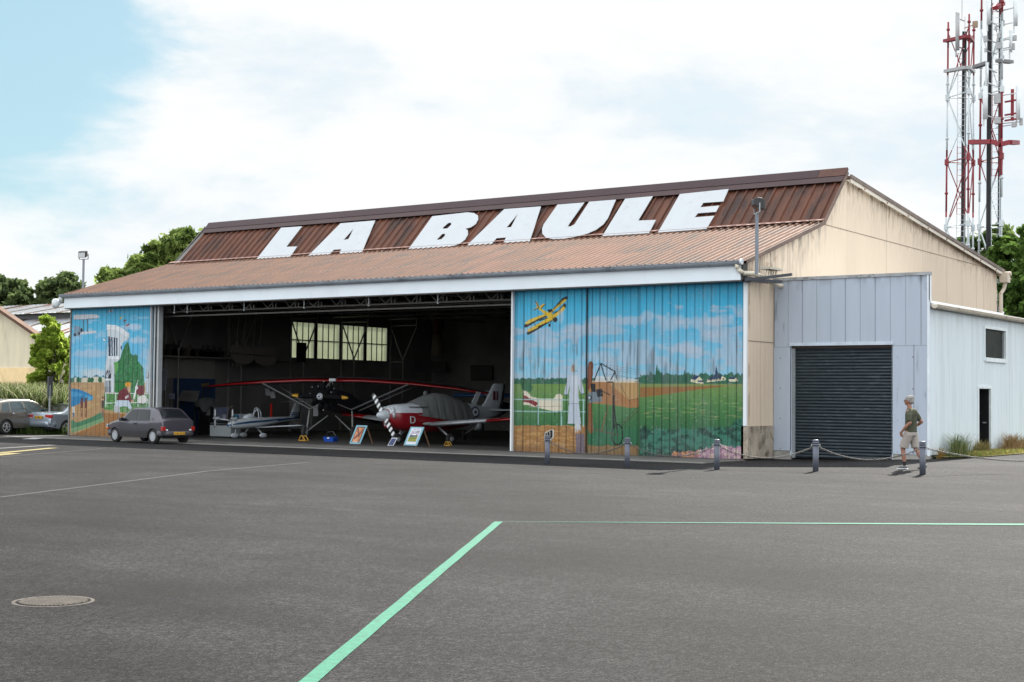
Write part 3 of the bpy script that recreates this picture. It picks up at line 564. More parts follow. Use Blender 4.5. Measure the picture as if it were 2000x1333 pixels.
for k in range(9): y = RDG[0]+1.2+k*2.0; z = RG2[1]+(RE[1]-RG2[1])*(y-RG2[0])/(RE[0]-RG2[0])-.15; b = MB(); b.bar((XR+.005,y,z), (XR+.22,y,z), .05, .06); b.build('purlin_end', M_pr, hangar)
b = MB(); b.tube((XR+.46,RE[0]+.12,RE[1]-.12),(XL,RE[0]+.12,RE[1]-.12),.09,10); b.box((XR+.1,RE[0]-.25,RE[1]-.5),(XR+.42,RE[0]+.15,RE[1]-.1)); b.build('rear_gutter', MAT('cream_plastic', (.55,.47,.38), .5), hangar)
b = MB(); y = RE[0]-.05; b.path([(XR+.28,y,RE[1]-.5),(XR+.22,y,RE[1]-.75),(XR+.14,y-.15,RE[1]-.95),(XR+.12,y-.15,.0)], .075, 10); b.build('rear_downpipe', MAT('cream_plastic_pipe', (.60,.52,.43), .5), hangar)
# gable wall, one sheet from the front corner to the back with seams and stains
def seamz(y): return 6.55-.012*y if y < 5.2 else 7.35-.02*(y-5.2)
ys = np.arange(0, YB+.05, .045); nv = 120
Y = np.repeat(ys[:, None], nv, 1); ztop = np.array([min(roofz(v)-.10, RG2[1]+(RE[1]-RG2[1])*(v-RG2[0])/(RE[0]-RG2[0])-.10 if v > RDG[0] else 99) for v in ys]); zb = np.where(ys < 1.75, .95, .15)
V = np.linspace(0, 1, nv)[None, :]; Z = zb[:, None]+(ztop-zb)[:, None]*V
fr = (Y % .88); seam = fr < .04; rib = (Y % .11) < .022
X = XR-np.where(seam, .012, 0)-np.where(rib, .007, 0)
base = np.array([.66,.54,.42])*(.94+.12*fbm(Y*.7, Z*.5, 91))[..., None]*(0.97+.06*((np.floor(Y/.88)*7.13) % 1))[..., None]
dtop = ztop[:, None]-Z; st = fbm(Y*16, Z*2.2, 92, 3); st2 = fbm(Y*.8, Z*.3, 93)
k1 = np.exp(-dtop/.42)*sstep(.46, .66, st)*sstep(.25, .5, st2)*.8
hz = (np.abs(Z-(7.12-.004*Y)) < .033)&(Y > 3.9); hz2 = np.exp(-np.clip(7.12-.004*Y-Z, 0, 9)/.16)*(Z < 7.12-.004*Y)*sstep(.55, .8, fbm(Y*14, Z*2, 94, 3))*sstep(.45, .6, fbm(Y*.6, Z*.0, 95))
hp = (Y < 1.75)&((np.abs(Z-3.32) < .022)|(np.abs(Z-5.0) < .022))
kp = (Y < 1.75)*(sstep(.55, .8, fbm(Y*13, Z*1.2, 96, 3))*.75*np.exp(-np.clip(5.3-Z, 0, 9)/.7)+.5*np.exp(-((Y-.12)/.05)**2)*sstep(.35, .6, fbm(Y*3, Z*2, 97)))
low = (Y < 3.8)*(Y > 1.7)*.25*sstep(.4, .7, fbm(Y*12, Z*1.5, 98, 3))
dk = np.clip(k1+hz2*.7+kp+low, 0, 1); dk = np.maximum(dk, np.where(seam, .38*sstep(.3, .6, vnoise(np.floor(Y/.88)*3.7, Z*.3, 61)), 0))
rust = sstep(.68, .8, fbm(Y*4, Z*4, 99, 3))*(dtop < .5)*.4
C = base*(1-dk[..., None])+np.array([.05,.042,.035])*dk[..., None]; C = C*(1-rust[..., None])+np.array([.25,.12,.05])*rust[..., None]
sheet('gable_wall', np.stack([X, Y, Z], -1), C, M_cream, hangar)
b = MB(); b.bar((XR+.004,4.0,7.12-.016), (XR+.004,YB-.1,7.12-.093), .012, .014); b.bar((XR+.004,.05,3.32),(XR+.004,1.68,3.32),.012,.016); b.bar((XR+.004,.05,5.0),(XR+.004,1.68,5.0),.012,.014); b.build('sheet_joint', MAT('joint_dark', (.16,.12,.09), .8, 0, .6, 3), hangar)
b = MB(); b.box((-.06,0,.05),(XR+.03,1.66,.95)); b.build('corner_plinth', MAT('stained_concrete', (.36,.31,.25), .9, 0, .3, 2.5, stain=(.10,.08,.06), sc_stain=3, st_lo=.48, st_hi=.66, bump=.3), hangar)
b = MB(); b.box((.012,-.03,.96),(.115,.03,5.12)); b.build('corner_trim', M_white, hangar)
b = MB(); b.box((XR-.15,1.7,.02),(XR-.05,YB,.5)); b.box((XR-.12,.1,.1),(XR-.1,YB,5.3)); b.add([(XR-.1,.0,5.3),(XR-.1,BRK[0],BRK[1]-.15),(XR-.1,RDG[0],RDG[1]-.2),(XR-.1,YB,RE[1]-.1),(XR-.1,YB,5.3)], [(0,1,2,3,4)]); b.build('gable_inner_lining', M_in, hangar)
# front fascia and gutter
b = MB(); zb_, zt_ = 4.985, 5.44; xs_ = [XL-.02]+[XL-.02+k*3.26 for k in range(1, 9)]+[XR-.05]; 
for x0, x1 in zip(xs_[:-1], xs_[1:]): b.box((x0+.004,-.34,zb_),(x1-.004,-.30,zt_))
b.box((XL,-.335,zb_+.01),(XR-.05,-.29,zt_-.01)); b.build('fascia', MAT('fascia_white', (.74,.81,.87), .55, 0, .04, .6, stain=(.68,.74,.79), sc_stain=.7), hangar)
b = MB(); b.box((XL,-.30,4.955),(XR-.05,-.01,4.984)); b.build('soffit', MAT('soffit_grey', (.20,.19,.18), .7), hangar)
b = MB(); b.box((XL,-.29,4.99),(XR,.01,5.45)); b.build('header_beam', M_dark, hangar)
b = MB(); b.smooth = True; R_ = .088; n_ = 9; xs_ = np.linspace(XL-.12, XR+.0, 36)
b.loft([[(x, -.43+R_*math.cos(math.pi+math.pi*k/n_)*1.0, 5.50+R_*math.sin(math.pi+math.pi*k/n_)*1.25) for k in range(n_+1)]+[(x, -.43+R_*.9*math.cos(2*math.pi-math.pi*k/n_), 5.505+R_*1.1*math.sin(2*math.pi-math.pi*k/n_)) for k in range(n_+1)] for x in (XL-.12, XR)]); b.smooth = False
for x in np.arange(XL+.6, XR, 1.02): b.loft([[(x+q, -.43+(R_+.006)*math.cos(math.pi+math.pi*k/n_), 5.50+(R_+.006)*math.sin(math.pi+math.pi*k/n_)*1.25) for k in range(n_+1)] for q in (0,.03)], cap=False, closed=False)
b.tube((XL-.12,-.52,5.505),(XR,-.52,5.505),.013,6); b.build('gutter', MAT('zinc', (.27,.30,.34), .5, .2, .12, 1.5, stain=(.15,.17,.2), sc_stain=1.2), hangar, fix=False)
b = MB(); b.lathe([(.0,0),(.085,0),(.085,.05),(.0,.05)], (XR+.0,-.43,5.48), 'x', 14); b.build('gutter_end', M_white, hangar)
M_pvc = MAT('cream_pvc', (.62,.57,.47), .5, 0, .12, 4)
b = MB(); b.smooth = True; b.path([(XR-.12,-.42,5.42),(XR-.10,-.40,5.28),(XR+.02,-.32,5.17),(XR+.22,-.1,5.17),(XR+.26,.55,5.10),(XR+.26,1.25,4.98),(XR+.26,1.9,4.92)], .065, 12); b.build('front_downpipe', M_pvc, hangar)
b = MB(); b.smooth = True; b.path([(XL-.1,-.43,5.42),(XL-.16,-.40,5.25),(XL-.45,-.3,5.17)], .08, 12); b.lathe([(.0,-.02),(.11,0),(.15,.1),(.15,.26),(.10,.34),(.0,.36)], (XL-.42,-.42,5.02), 'z', 14); b.build('rainwater_hopper', MAT('pale_plastic', (.62,.66,.68), .4), hangar)
b = MB(); b.box((XR+.02,-.22,4.93),(XR+.20,-.02,5.06)); b.bar((XR+.05,-.25,4.98),(XR+1.35,-.05,5.10),.10,.07); b.bar((XR,-.05,5.0),(XR+.6,.9,4.99),.12,.09); b.build('door_rail_end', MAT('rail_dark', (.045,.052,.065), .5, .2), hangar)
b = MB(); b.box((XR+.30,.15,5.30),(XR+.62,.95,5.36)); 
for k in range(5): b.tube((XR+.46,.2+k*.15,5.12),(XR+.46,.27+k*.15,5.29),.02,6)
b.build('rail_cover', MAT('cover_cream', (.5,.46,.38), .6), hangar)
# hooks below the fascia
for px_ in (341, 366, 477, 594, 720, 855):
    x = PY(px_, 590, -.1)[0]; b = MB(); b.tube((x,-.1,4.96),(x,-.1,4.74),.014,6); b.path([(x,-.1,4.74),(x-.03,-.1,4.69),(x,-.1,4.65),(x+.04,-.1,4.68)], .016, 6); b.build('rail_hook', M_alu, hangar)
# sliding doors
dr = PY(997,800,0)[0]; dl = PY(292,800,.05)[0]; D1 = PY(1020,800,0)[0]; D2 = PY(1143,800,0)[0]; D3 = PY(1246,800,0)[0]; D4 = PY(1262,800,0)[0]
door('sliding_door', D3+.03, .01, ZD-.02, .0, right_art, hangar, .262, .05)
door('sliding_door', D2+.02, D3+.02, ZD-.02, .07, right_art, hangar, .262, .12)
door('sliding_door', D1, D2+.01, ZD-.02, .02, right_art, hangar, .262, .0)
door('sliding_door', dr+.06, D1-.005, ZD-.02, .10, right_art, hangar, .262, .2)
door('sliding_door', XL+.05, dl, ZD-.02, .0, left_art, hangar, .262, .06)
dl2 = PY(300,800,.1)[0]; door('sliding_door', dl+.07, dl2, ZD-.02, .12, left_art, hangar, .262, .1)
M_post = MAT('pale_steel', (.42,.45,.47), .5, .1, .1, 2)
b = MB(); b.box((dr,-.01,.02),(dr+.05,.17,ZD)); b.build('door_edge', M_white, hangar)
b = MB(); b.box((dl+.0,.0,.02),(dl+.06,.10,ZD)); b.box((dl2+.0,.05,.02),(dl2+.06,.25,ZD)); b.box((dl2+.10,.1,.02),(dl2+.2,.3,ZD)); b.build('door_edge', M_post, hangar)
b = MB(); b.box((dl2+.06,.06,.02),(dl2+.10,.26,ZD)); b.build('door_gap', M_black, hangar)
b = MB(); b.box((dr+.1,.2,.05),(0,.24,ZD)); b.build('door_back', M_in, hangar); b = MB(); b.box((XL+.1,.32,.05),(dl2,.35,ZD)); b.build('door_back', M_in, hangar)
b = MB(); b.box((XL,-.012,.019),(.0,.012,.035)); b.build('floor_rail', M_dark, hangar)
# interior: left wall with windows, shelf and lining
WX = XL; w0 = PX(566,628,WX); w1 = PX(759,641,WX); wy0, wy1 = w0[1], w1[1]; wz0, wz1 = 3.39, 5.10
b = MB(); b.box((WX-.06,0,0),(WX,wy0,5.3)); b.box((WX-.06,wy1,0),(WX,RE[0],5.3)); b.box((WX-.06,wy0,0),(WX,wy1,wz0)); b.box((WX-.06,wy0,wz1),(WX,wy1,5.3))
b.slab([(WX,0,5.3),(WX,RE[0],5.3),(WX,RE[0],RE[1]-.01),(WX,RDG[0],RDG[1]-.06),(WX,BRK[0],BRK[1]-.1),(WX,.0,5.5)], .06); b.build('side_wall', M_in, hangar)
b = MB(); b.box((XL-.1,YB-.06,0),(XR-.05,YB,RE[1]-.02)); b.build('rear_wall', M_in, hangar)
nb = 4; bw = (wy1-wy0)/nb; M_mull = MAT('window_steel', (.02,.02,.02), .6)
mt = bpy.data.materials.new('frosted_glass'); mt.use_nodes = True; t = mt.node_tree; t.nodes.clear(); o_ = N(t, 'ShaderNodeOutputMaterial'); tr = N(t, 'ShaderNodeBsdfTranslucent')
tcx = N(t, 'ShaderNodeTexCoord'); nz = N(t, 'ShaderNodeTexNoise', ins={'Scale': 2.4, 'Detail': 5.0}); t.links.new(tcx.outputs['Object'], nz.inputs[0]); cr = N(t, 'ShaderNodeMix', data_type='RGBA'); cr.inputs[6].default_value = (.50,.52,.40,1); cr.inputs[7].default_value = (.66,.69,.57,1)
t.links.new(nz.outputs[0], cr.inputs[0]); t.links.new(cr.outputs[2], tr.inputs[0]); t.links.new(tr.outputs[0], o_.inputs[0]); M_frost = mt
for k in range(nb):
    y0 = wy0+k*bw+.10; y1 = wy0+(k+1)*bw-.10; fr = MB(); fr.box((WX-.05,y0-.10,wz0),(WX+.02,y0,wz1)); fr.box((WX-.05,y1,wz0),(WX+.02,y1+.10,wz1)); zm = (wz0+wz1)/2; fr.box((WX-.03,y0,zm-.02),(WX+.01,y1,zm+.02)); fr.box((WX-.03,y0,wz0),(WX+.01,y1,wz0+.03)); fr.box((WX-.03,y0,wz1-.03),(WX+.01,y1,wz1))
    for q in range(1, 4): yy = y0+(y1-y0)*q/4; fr.box((WX-.025,yy-.018,wz0),(WX+.012,yy+.018,wz1))
    f_ = fr.build('window_frame', M_mull, hangar); p = MB()
    for q in range(4):
        for zz in ((wz0+.03, zm-.02), (zm+.02, wz1-.03)): a_ = y0+(y1-y0)*q/4+.018; p.box((WX-.02,a_,zz[0]),(WX-.014,a_+(y1-y0)/4-.036,zz[1]))
    p.build('pane', M_frost, f_)
b = MB(); y0, y1 = .4, 11.5; b.box((WX+.01,y0,3.20),(WX+1.0,y1,3.26)); b.build('mezzanine_shelf', MAT('shelf_grey', (.20,.19,.18), .7), hangar)
M_corr = MAT('inner_corrugated', (.26,.25,.24), .7, 0, .1, 2); b = MB(); y0, y1 = PX(320,720,WX)[1], PX(419,720,WX)[1]; y = y0
while y < y1: b.box((WX+.002,y,2.35),(WX+.02,y+.055,3.18)); y += .10
b.box((WX+.001,y0,2.35),(WX+.006,y1,3.18)); b.build('inner_cladding', M_corr, hangar)
b = MB(); b.box((WX+.001,PX(338,750,WX)[1],.1),(WX+.03,PX(420,750,WX)[1],2.345)); b.build('blue_wall_panel', MAT('deep_blue_panel', (.020,.055,.14), .7, 0, .2, 1), hangar)
b = MB(); b.box((WX+.001,PX(480,640,WX)[1],3.4),(WX+.03,PX(444,640,WX)[1],4.6)); b.build('pale_wall_board', MAT('board_grey', (.20,.19,.17), .8), hangar)
# steel frames with V braces
yf = [4.8, 8.4, wy0+.05, (wy0+wy1)/2, wy1+.12]
for y in yf:
    b = MB(); xa = WX+.85; pts = [((xa,y,.02),(xa,y,3.45)), ((xa,y,3.45),(WX+.05,y,5.15)), ((xa,y,3.45),(xa+.85,y,5.1)), ((xa+.85,y,5.1),(xa+.85,y,6.1)), ((WX+.05,y,5.2),(xa+.85,y,5.2)), ((WX+.05,y,3.38),(xa,y,3.38))]
    for p, q in pts: b.tube(p, q, .035, 6)
    b.tube((WX+.05,y,.0),(WX+.05,y,6.2),.05,6); b.build('braced_column', M_steelin, hangar)
b = MB()
for y, z in ((.9,4.78),(.9,4.62)): b.tube((XL+.2,y,z),(-.3,y,z),.03,6)
for y, z in ((.9,5.25),(3.0,5.6),(7.0,5.2),(7.0,6.5),(11,5.3),(15,5.4),(19,5.5)): b.tube((XL+.2,y,z),(-.3,y,z),.035,6)
x = XL+1
while x < -1:
    b.tube((x,.9,4.8),(x+.55,.9,5.25),.02,5); b.tube((x+.55,.9,5.25),(x+1.1,.9,4.8),.02,5); b.tube((x+.25,.9,4.95),(x+.25,.9,4.8),.03,5); b.tube((x+.4,.9,4.95),(x+.4,.9,4.8),.03,5); x += 1.1
b.build('door_truss', M_steelin, hangar)
for x in (-25.5,-21.5,-17.5,-13.5,-9.5,-5.5):
    b = MB(); b.tube((x,.6,5.25),(x,YB-.2,5.45),.04,6); b.tube((x,.6,5.5),(x,BRK[0],BRK[1]-.3),.04,6); b.tube((x,BRK[0],BRK[1]-.3),(x,RDG[0],RDG[1]-.4),.04,6); b.tube((x,RDG[0],RDG[1]-.3),(x,YB-.2,6.6),.04,6)
    y = .8
    while y < YB-2.6: b.tube((x,y,5.26),(x,y+1.1,roofz(y+1.1)-.35),.025,5); b.tube((x,y+1.1,roofz(y+1.1)-.35),(x,y+2.2,5.28),.025,5); y += 2.2
    b.build('roof_truss', M_steelin, hangar)
b = MB(); b.add([(XL,-.2,5.43),(XR-.1,-.2,5.43),(XR-.1,BRK[0]+.05,BRK[1]-.06),(XL,BRK[0]+.05,BRK[1]-.06),(XR-.1,RDG[0]+.03,RDG[1]-.12),(XL,RDG[0]+.03,RDG[1]-.12),(XR-.1,RE[0],RE[1]-.1),(XL,RE[0],RE[1]-.1)], [(0,1,2,3),(3,2,4,5),(5,4,6,7)]); b.build('roof_lining', M_in, hangar)
b = MB(); b.add([(XL,BRK[0]-.0,BRK[1]-.06),(XL,RDG[0],RDG[1]-.1),(XL,RDG[0]+9,RDG[1]-1.2),(XL,RDG[0]+9,5.4),(XL,BRK[0],5.4)], [(0,1,2,3,4)]); b.box((XL-.02,-.30,4.95),(XL+.02,.02,5.5)); b.build('left_gable', MAT('left_gable_cream', (.3,.25,.2), .8), hangar)

# roof letters
def P45(px_, py_, h=.085): return PL(px_, py_, tuple(top+n45*h), tuple(n45))
A2 = lambda p: (340+p[0]/3.0303, 360+p[1]/3.0303); A3 = lambda p: (940+p[0]/2.857, 330+p[1]/2.857)
M_let = MAT('letter_white', (.47,.50,.53), .45, 0, .03, 2, stain=(.36,.38,.40), sc_stain=5, st_lo=.58, st_hi=.78)
letters = {
 'letter_l': (A2, [(487,445),(633,258),(757,250),(663,371),(728,369),(683,434)], []),
 'letter_a': (A2, [(790,428),(985,232),(1190,215),(1108,410),(975,415),(990,385),(945,388),(915,420)], [[(1063,262),(1002,331),(1032,325)]]),
 'letter_b': (A2, [(1383,391),(1528,190),(1735,167),(1775,171),(1798,186),(1800,208),(1785,236),(1755,256),(1722,264),(1738,272),(1739,298),(1722,328),(1690,352),(1645,368),(1560,376)], [[(1640,228),(1622,230),(1590,258),(1592,264),(1618,262),(1640,240)],[(1604,292),(1585,296),(1557,325),(1560,330),(1582,326),(1602,306)]]),
 'letter_a.001': (A3, [(-83,430),(128,225),(333,210),(270,405),(123,414),(138,383),(85,387),(56,421)], [[(205,250),(140,328),(166,325)]]),
 'letter_u': (A3, [(425,200),(575,188),(487,312),(484,323),(500,321),(520,310),(602,184),(751,172),(706,276),(680,310),(640,340),(590,362),(530,378),(460,390),(400,392),(360,384),(341,362),(339,336),(348,310)], []),
 'letter_l.001': (A3, [(675,376),(803,167),(957,153),(875,289),(974,285),(935,359)], []),
 'letter_e': (A3, [(985,356),(1108,141),(1380,113),(1350,182),(1238,190),(1222,215),(1328,205),(1310,240),(1208,248),(1190,271),(1300,262),(1256,335)], [])}
for nm, (tf, outer, holes) in letters.items():
    loops = [[Vector(P45(*tf(p))) for p in lp] for lp in [outer]+holes]; flat = [p for lp in loops for p in lp]; tris = tessellate_polygon(loops); n_ = len(flat)
    vs = flat+[p-n45*.02 for p in flat]; fs = [tuple(t_) for t_ in tris]+[tuple(n_+i for i in reversed(t_)) for t_ in tris]; o_ = 0
    for lp in loops:
        k = len(lp); fs += [(o_+i, o_+(i+1) % k, n_+o_+(i+1) % k, n_+o_+i) for i in range(k)]; o_ += k
    b = MB(); b.add(vs, fs); L_ = b.build(nm.split('.')[0], M_let, hangar)

# ------------------------------------------------------------------ annex
AY = 1.69; AXR = PY(1815,893,AY)[0]; AXL = XR+.012; AZ = 5.12; SY1 = 12.5; SZ = 4.27
annex = empty('workshop_annex', (0,0,0), 0, 'low pale grey workshop with dark roller shutter built against the right end of the hangar', 'workshop')
M_clad = MATV('pale_cladding', .6, .3)
dxl = PY(1545,700,AY)[0]; dxr = PY(1742,700,AY)[0]; dzt = PY(1640,675,AY)[2]
xs = np.arange(AXL, AXR+.001, .0125); zs = np.arange(.25, AZ, .02); X, Z = np.meshgrid(xs, zs, indexing='ij')
hs = PY(1650,677,AY)[2]
up = Z > hs; fr = np.where(up, (X-AXL) % .43, (X-AXL+.2) % .86); seam = fr < .016; hseam = np.abs(Z-hs-.0) < .012
base = np.array([.41,.465,.55])*(.95+.1*fbm(X*6, Z*.8, 71))[..., None]*(.975+.05*((np.floor((X-AXL)/.43)*5.37) % 1))[..., None]
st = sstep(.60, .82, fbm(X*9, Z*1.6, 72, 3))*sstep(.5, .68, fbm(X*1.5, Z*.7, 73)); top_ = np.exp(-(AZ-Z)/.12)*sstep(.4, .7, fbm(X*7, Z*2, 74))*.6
warm = (1-sstep(AXL, AXL+1.6, X))*.0
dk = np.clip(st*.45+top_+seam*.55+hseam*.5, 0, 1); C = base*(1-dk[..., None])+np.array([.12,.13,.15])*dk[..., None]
nail = ((np.abs((X-AXL) % .43-.21) < .012) & (np.abs(Z % .86-.3) < .012) & ~up); C = np.where(nail[..., None], np.array([.12,.12,.14]), C)
Xc = (X[:-1,:-1]+X[1:,1:])/2; Zc = (Z[:-1,:-1]+Z[1:,1:])/2; keep = ~((Xc > dxl) & (Xc < dxr) & (Zc < dzt))
sheet('front_wall', np.stack([X, AY+np.where(seam, .012, 0), Z], -1), C, M_clad, annex, keep)
M_pc = MAT('plinth_concrete', (.30,.29,.27), .9, 0, .3, 3); b = MB(); b.box((AXL,AY+.02,.0),(dxl-.02,AY+.12,.25)); b.build('plinth', M_pc, annex); b = MB(); b.box((dxr+.02,AY+.01,.0),(AXR-.02,AY+.2,.24)); b.build('plinth', M_pc, annex)
b = MB(); b.box((AXL,AY-.03,AZ-.03),(AXR+.03,AY+.14,AZ+.055)); b.build('coping', MAT('coping_grey', (.33,.34,.35), .7, 0, .3, 3, stain=(.14,.14,.14), sc_stain=4), annex)
b = MB(); b.box((AXR-.05,AY-.018,.22),(AXR+.018,AY+.0,AZ-.03)); b.box((AXR,AY-.018,SZ+.12),(AXR+.018,AY+.14,AZ-.03)); b.build('corner_strip', MAT('corner_white', (.68,.74,.80), .5), annex)
b = MB(); b.box((dxl-.04,AY-.02,dzt),(dxr+.05,AY+.0,dzt+.09)); b.box((dxl-.02,AY-.0,.1),(dxl+.0,AY+.14,dzt)); b.box((dxr,AY,.1),(dxr+.02,AY+.14,dzt)); b.build('shutter_surround', MAT('surround_grey', (.50,.57,.66), .6, 0, .15, 3), annex)
# shutter slats
M_sh = MAT('shutter_blue_grey', (.020,.031,.040), .5, .35, .35, 5, (.5,1,3), (.055,.075,.088), 7, .52, .7)
b = MB(); zz = .06; rings = []
while zz < dzt-.06:
    for q in range(6): a_ = q/6; rings.append([(dxl+.08,AY+.13-.022*math.sin(math.pi*a_),zz+.089*a_), (dxr,AY+.13-.022*math.sin(math.pi*a_),zz+.089*a_)])
    zz += .089
b.add([p for r in rings for p in r], [(2*i,2*i+1,2*i+3,2*i+2) for i in range(len(rings)-1)])
sh = b.build('roller_shutter', M_sh, annex, fix=False)
b = MB(); b.box((dxl+.0,AY+.06,.05),(dxl+.09,AY+.16,dzt)); b.build('guide_rail', MAT('guide_grey', (.22,.24,.26), .6), annex)
b = MB(); b.box((dxl,AY+.05,dzt-.07),(dxr,AY+.13,dzt)); b.build('shutter_box', MAT('box_rust', (.035,.02,.015), .7), annex)
b = MB(); b.box((AXL,AY+.20,.05),(AXR-.05,AY+.22,AZ-.1)); b.build('inner_lining', M_in, annex)
# side wall
wyA, wyB = PX(1922,640,AXR)[1], PX(1964,640,AXR)[1]; wzA, wzB = 3.0, 3.86; wyA += .06; wyB -= .04; dyA, dyB = PX(1911,800,AXR)[1], PX(1934,800,AXR)[1]; dzB = 2.08
ys = np.arange(AY+.0, SY1, .022); zs = np.arange(.24, SZ+.05, .03); Y, Z = np.meshgrid(ys, zs, indexing='ij'); base = np.array([.62,.695,.735])*(.96+.08*fbm(Y*8, Z*.5, 81))[..., None]*(.98+.04*((np.floor(Y/.9)*3.37) % 1))[..., None]
seam = (Y % .9) < .018; ribs = (Y % .15) < .03; grime = np.exp(-(SZ-Z)/.35)*.35*fbm(Y*3, Z, 83)+np.exp(-(Z-.2)/.2)*.25*fbm(Y*5, Z*3, 84)+.10*sstep(.5, .7, fbm(Y*10, Z*.6, 85)); dk = np.clip(grime+seam*.35, 0, 1)
C = base*(1-dk[..., None])+np.array([.17,.155,.12])*dk[..., None]; Yc = (Y[:-1,:-1]+Y[1:,1:])/2; Zc = (Z[:-1,:-1]+Z[1:,1:])/2
keep = ~(((Yc > wyA) & (Yc < wyB) & (Zc > wzA) & (Zc < wzB)) | ((Yc > dyA) & (Yc < dyB) & (Zc < dzB)))
sheet('side_wall', np.stack([AXR-np.where(seam, .01, 0)-np.where(ribs, .006, 0), Y, Z], -1), C, M_clad, annex, keep)
b = MB(); b.box((AXR-.1,AY+.05,.0),(AXR-.03,SY1,.2)); b.build('side_plinth', M_pc, annex)
M_fr = MAT('frame_white', (.66,.72,.74), .5, 0, .1, 3); b = MB(); x0, x1 = AXR-.07, AXR+.025
b.box((x0,wyA-.09,wzA-.09),(x1,wyA,wzB+.08)); b.box((x0,wyB,wzA-.09),(x1,wyB+.14,wzB+.08)); b.box((x0,wyA,wzB),(x1,wyB,wzB+.08)); b.box((x0,wyA,wzA-.12),(x1+.03,wyB,wzA)); w_ = b.build('window', M_fr, annex)
b = MB(); b.box((AXR-.06,wyA,wzA),(AXR-.052,wyB,wzB)); b.build('pane', MAT('window_glass', (.012,.018,.014), .5, 0, .9, 2.5, spec=.08), w_)
b = MB(); b.box((AXR-.055,wyB-.13,wzA),(AXR-.04,wyB-.11,wzB)); b.build('sash', M_alu, w_)
b = MB(); b.box((x0,dyA-.09,.15),(x1,dyA,dzB+.08)); b.box((x0,dyB,.15),(x1,dyB+.09,dzB+.08)); b.box((x0,dyA,dzB),(x1,dyB,dzB+.08)); d_ = b.build('doorway', M_fr, annex)
b = MB(); b.box((AXR-.9,dyB-.05,.15),(AXR-.03,dyB-.01,dzB)); e_ = b.build('door', M_black, d_); b = MB(); b.box((AXR-.2,dyB-.09,1.05),(AXR-.1,dyB-.05,1.09)); b.build('handle', M_alu, d_)
b = MB(); b.box((AXR-1.2,dyA-.2,.1),(AXR-1.18,dyB+1,2.3)); b.box((AXR-1.2,dyA-.25,.1),(AXR-.06,dyA-.22,2.3)); b.build('doorway_inside', M_black, annex)
b = MB(); b.slab([(AXL,AY+.15,SZ+.45),(AXR+.05,AY+.15,SZ+.02),(AXR+.05,SY1,SZ+.02),(AXL,SY1,SZ+.45)], -.06); b.build('roof', MAT('pale_metal_roof', (.6,.64,.66), .5, .2, .15, 1), annex)
b = MB(); b.box((AXR-.25,AY+.08,SZ+.06),(AXR+.02,RE[0]*.36,SZ+.13)); b.build('roof_edge', M_white, annex)
b = MB(); b.smooth = True; n_ = 8
def gut(y, r): return [(AXR+.13+r*math.cos(math.pi+math.pi*k/n_), y, SZ+.02+r*1.1*math.sin(math.pi+math.pi*k/n_)) for k in range(n_+1)]
b.loft([gut(AY+.05,.095), gut(SY1,.095)], cap=False, closed=False); b.smooth = False; b.add(gut(AY+.05,.095), [tuple(range(n_+1))])
for y in np.arange(AY+.6, SY1, .62): b.loft([gut(y,.103), gut(y+.035,.103)], cap=False, closed=False)
b.tube((AXR+.225,AY+.05,SZ+.02),(AXR+.225,SY1,SZ+.02),.012,6); b.build('gutter', MAT('cream_gutter', (.60,.54,.45), .5, 0, .12, 3, stain=(.3,.25,.2), sc_stain=4), annex, fix=False)
# ------------------------------------------------------------------ vegetation
def leafmat(name, trans=.5): return MATV(name, .75, .1, trans)
M_leaf = leafmat('foliage'); M_bark = MAT('bark', (.09,.075,.06), .9, 0, .3, 5)
def leaves(name, pts, nrm, size, cols, parent, rng, asp=1.6, droop=0):
    n = len(pts); a = rng.normal(size=(n,3)); a[:,2] -= droop; a /= np.linalg.norm(a,axis=1)[:,None]; b = rng.normal(size=(n,3)); b += nrm*1.0; b = np.cross(a, b); b /= np.linalg.norm(b,axis=1)[:,None]+1e-6
    s = (size*rng.uniform(.6, 1.3, n))[:,None]; A = a*s*asp/2; B = b*s/2
    v = np.stack([pts-A, pts-B*.9, pts+A, pts+B*.9], 1).reshape(-1, 3); me = bpy.data.meshes.new(name); me.vertices.add(4*n); me.vertices.foreach_set('co', v.astype(np.float32).reshape(-1))
    me.loops.add(4*n); me.loops.foreach_set('vertex_index', np.arange(4*n, dtype=np.int32)); me.polygons.add(n); me.polygons.foreach_set('loop_start', np.arange(n, dtype=np.int32)*4); me.update(calc_edges=True)
    at = me.color_attributes.new('Col', 'FLOAT_COLOR', 'POINT'); c = np.ones((n, 4, 4), np.float32); c[:, :, :3] = cols[:, None, :]; at.data.foreach_set('color', c.reshape(-1)); me.materials.append(M_leaf)
    o = bpy.data.objects.new(name, me); COL.objects.link(o); o.parent = parent; return o
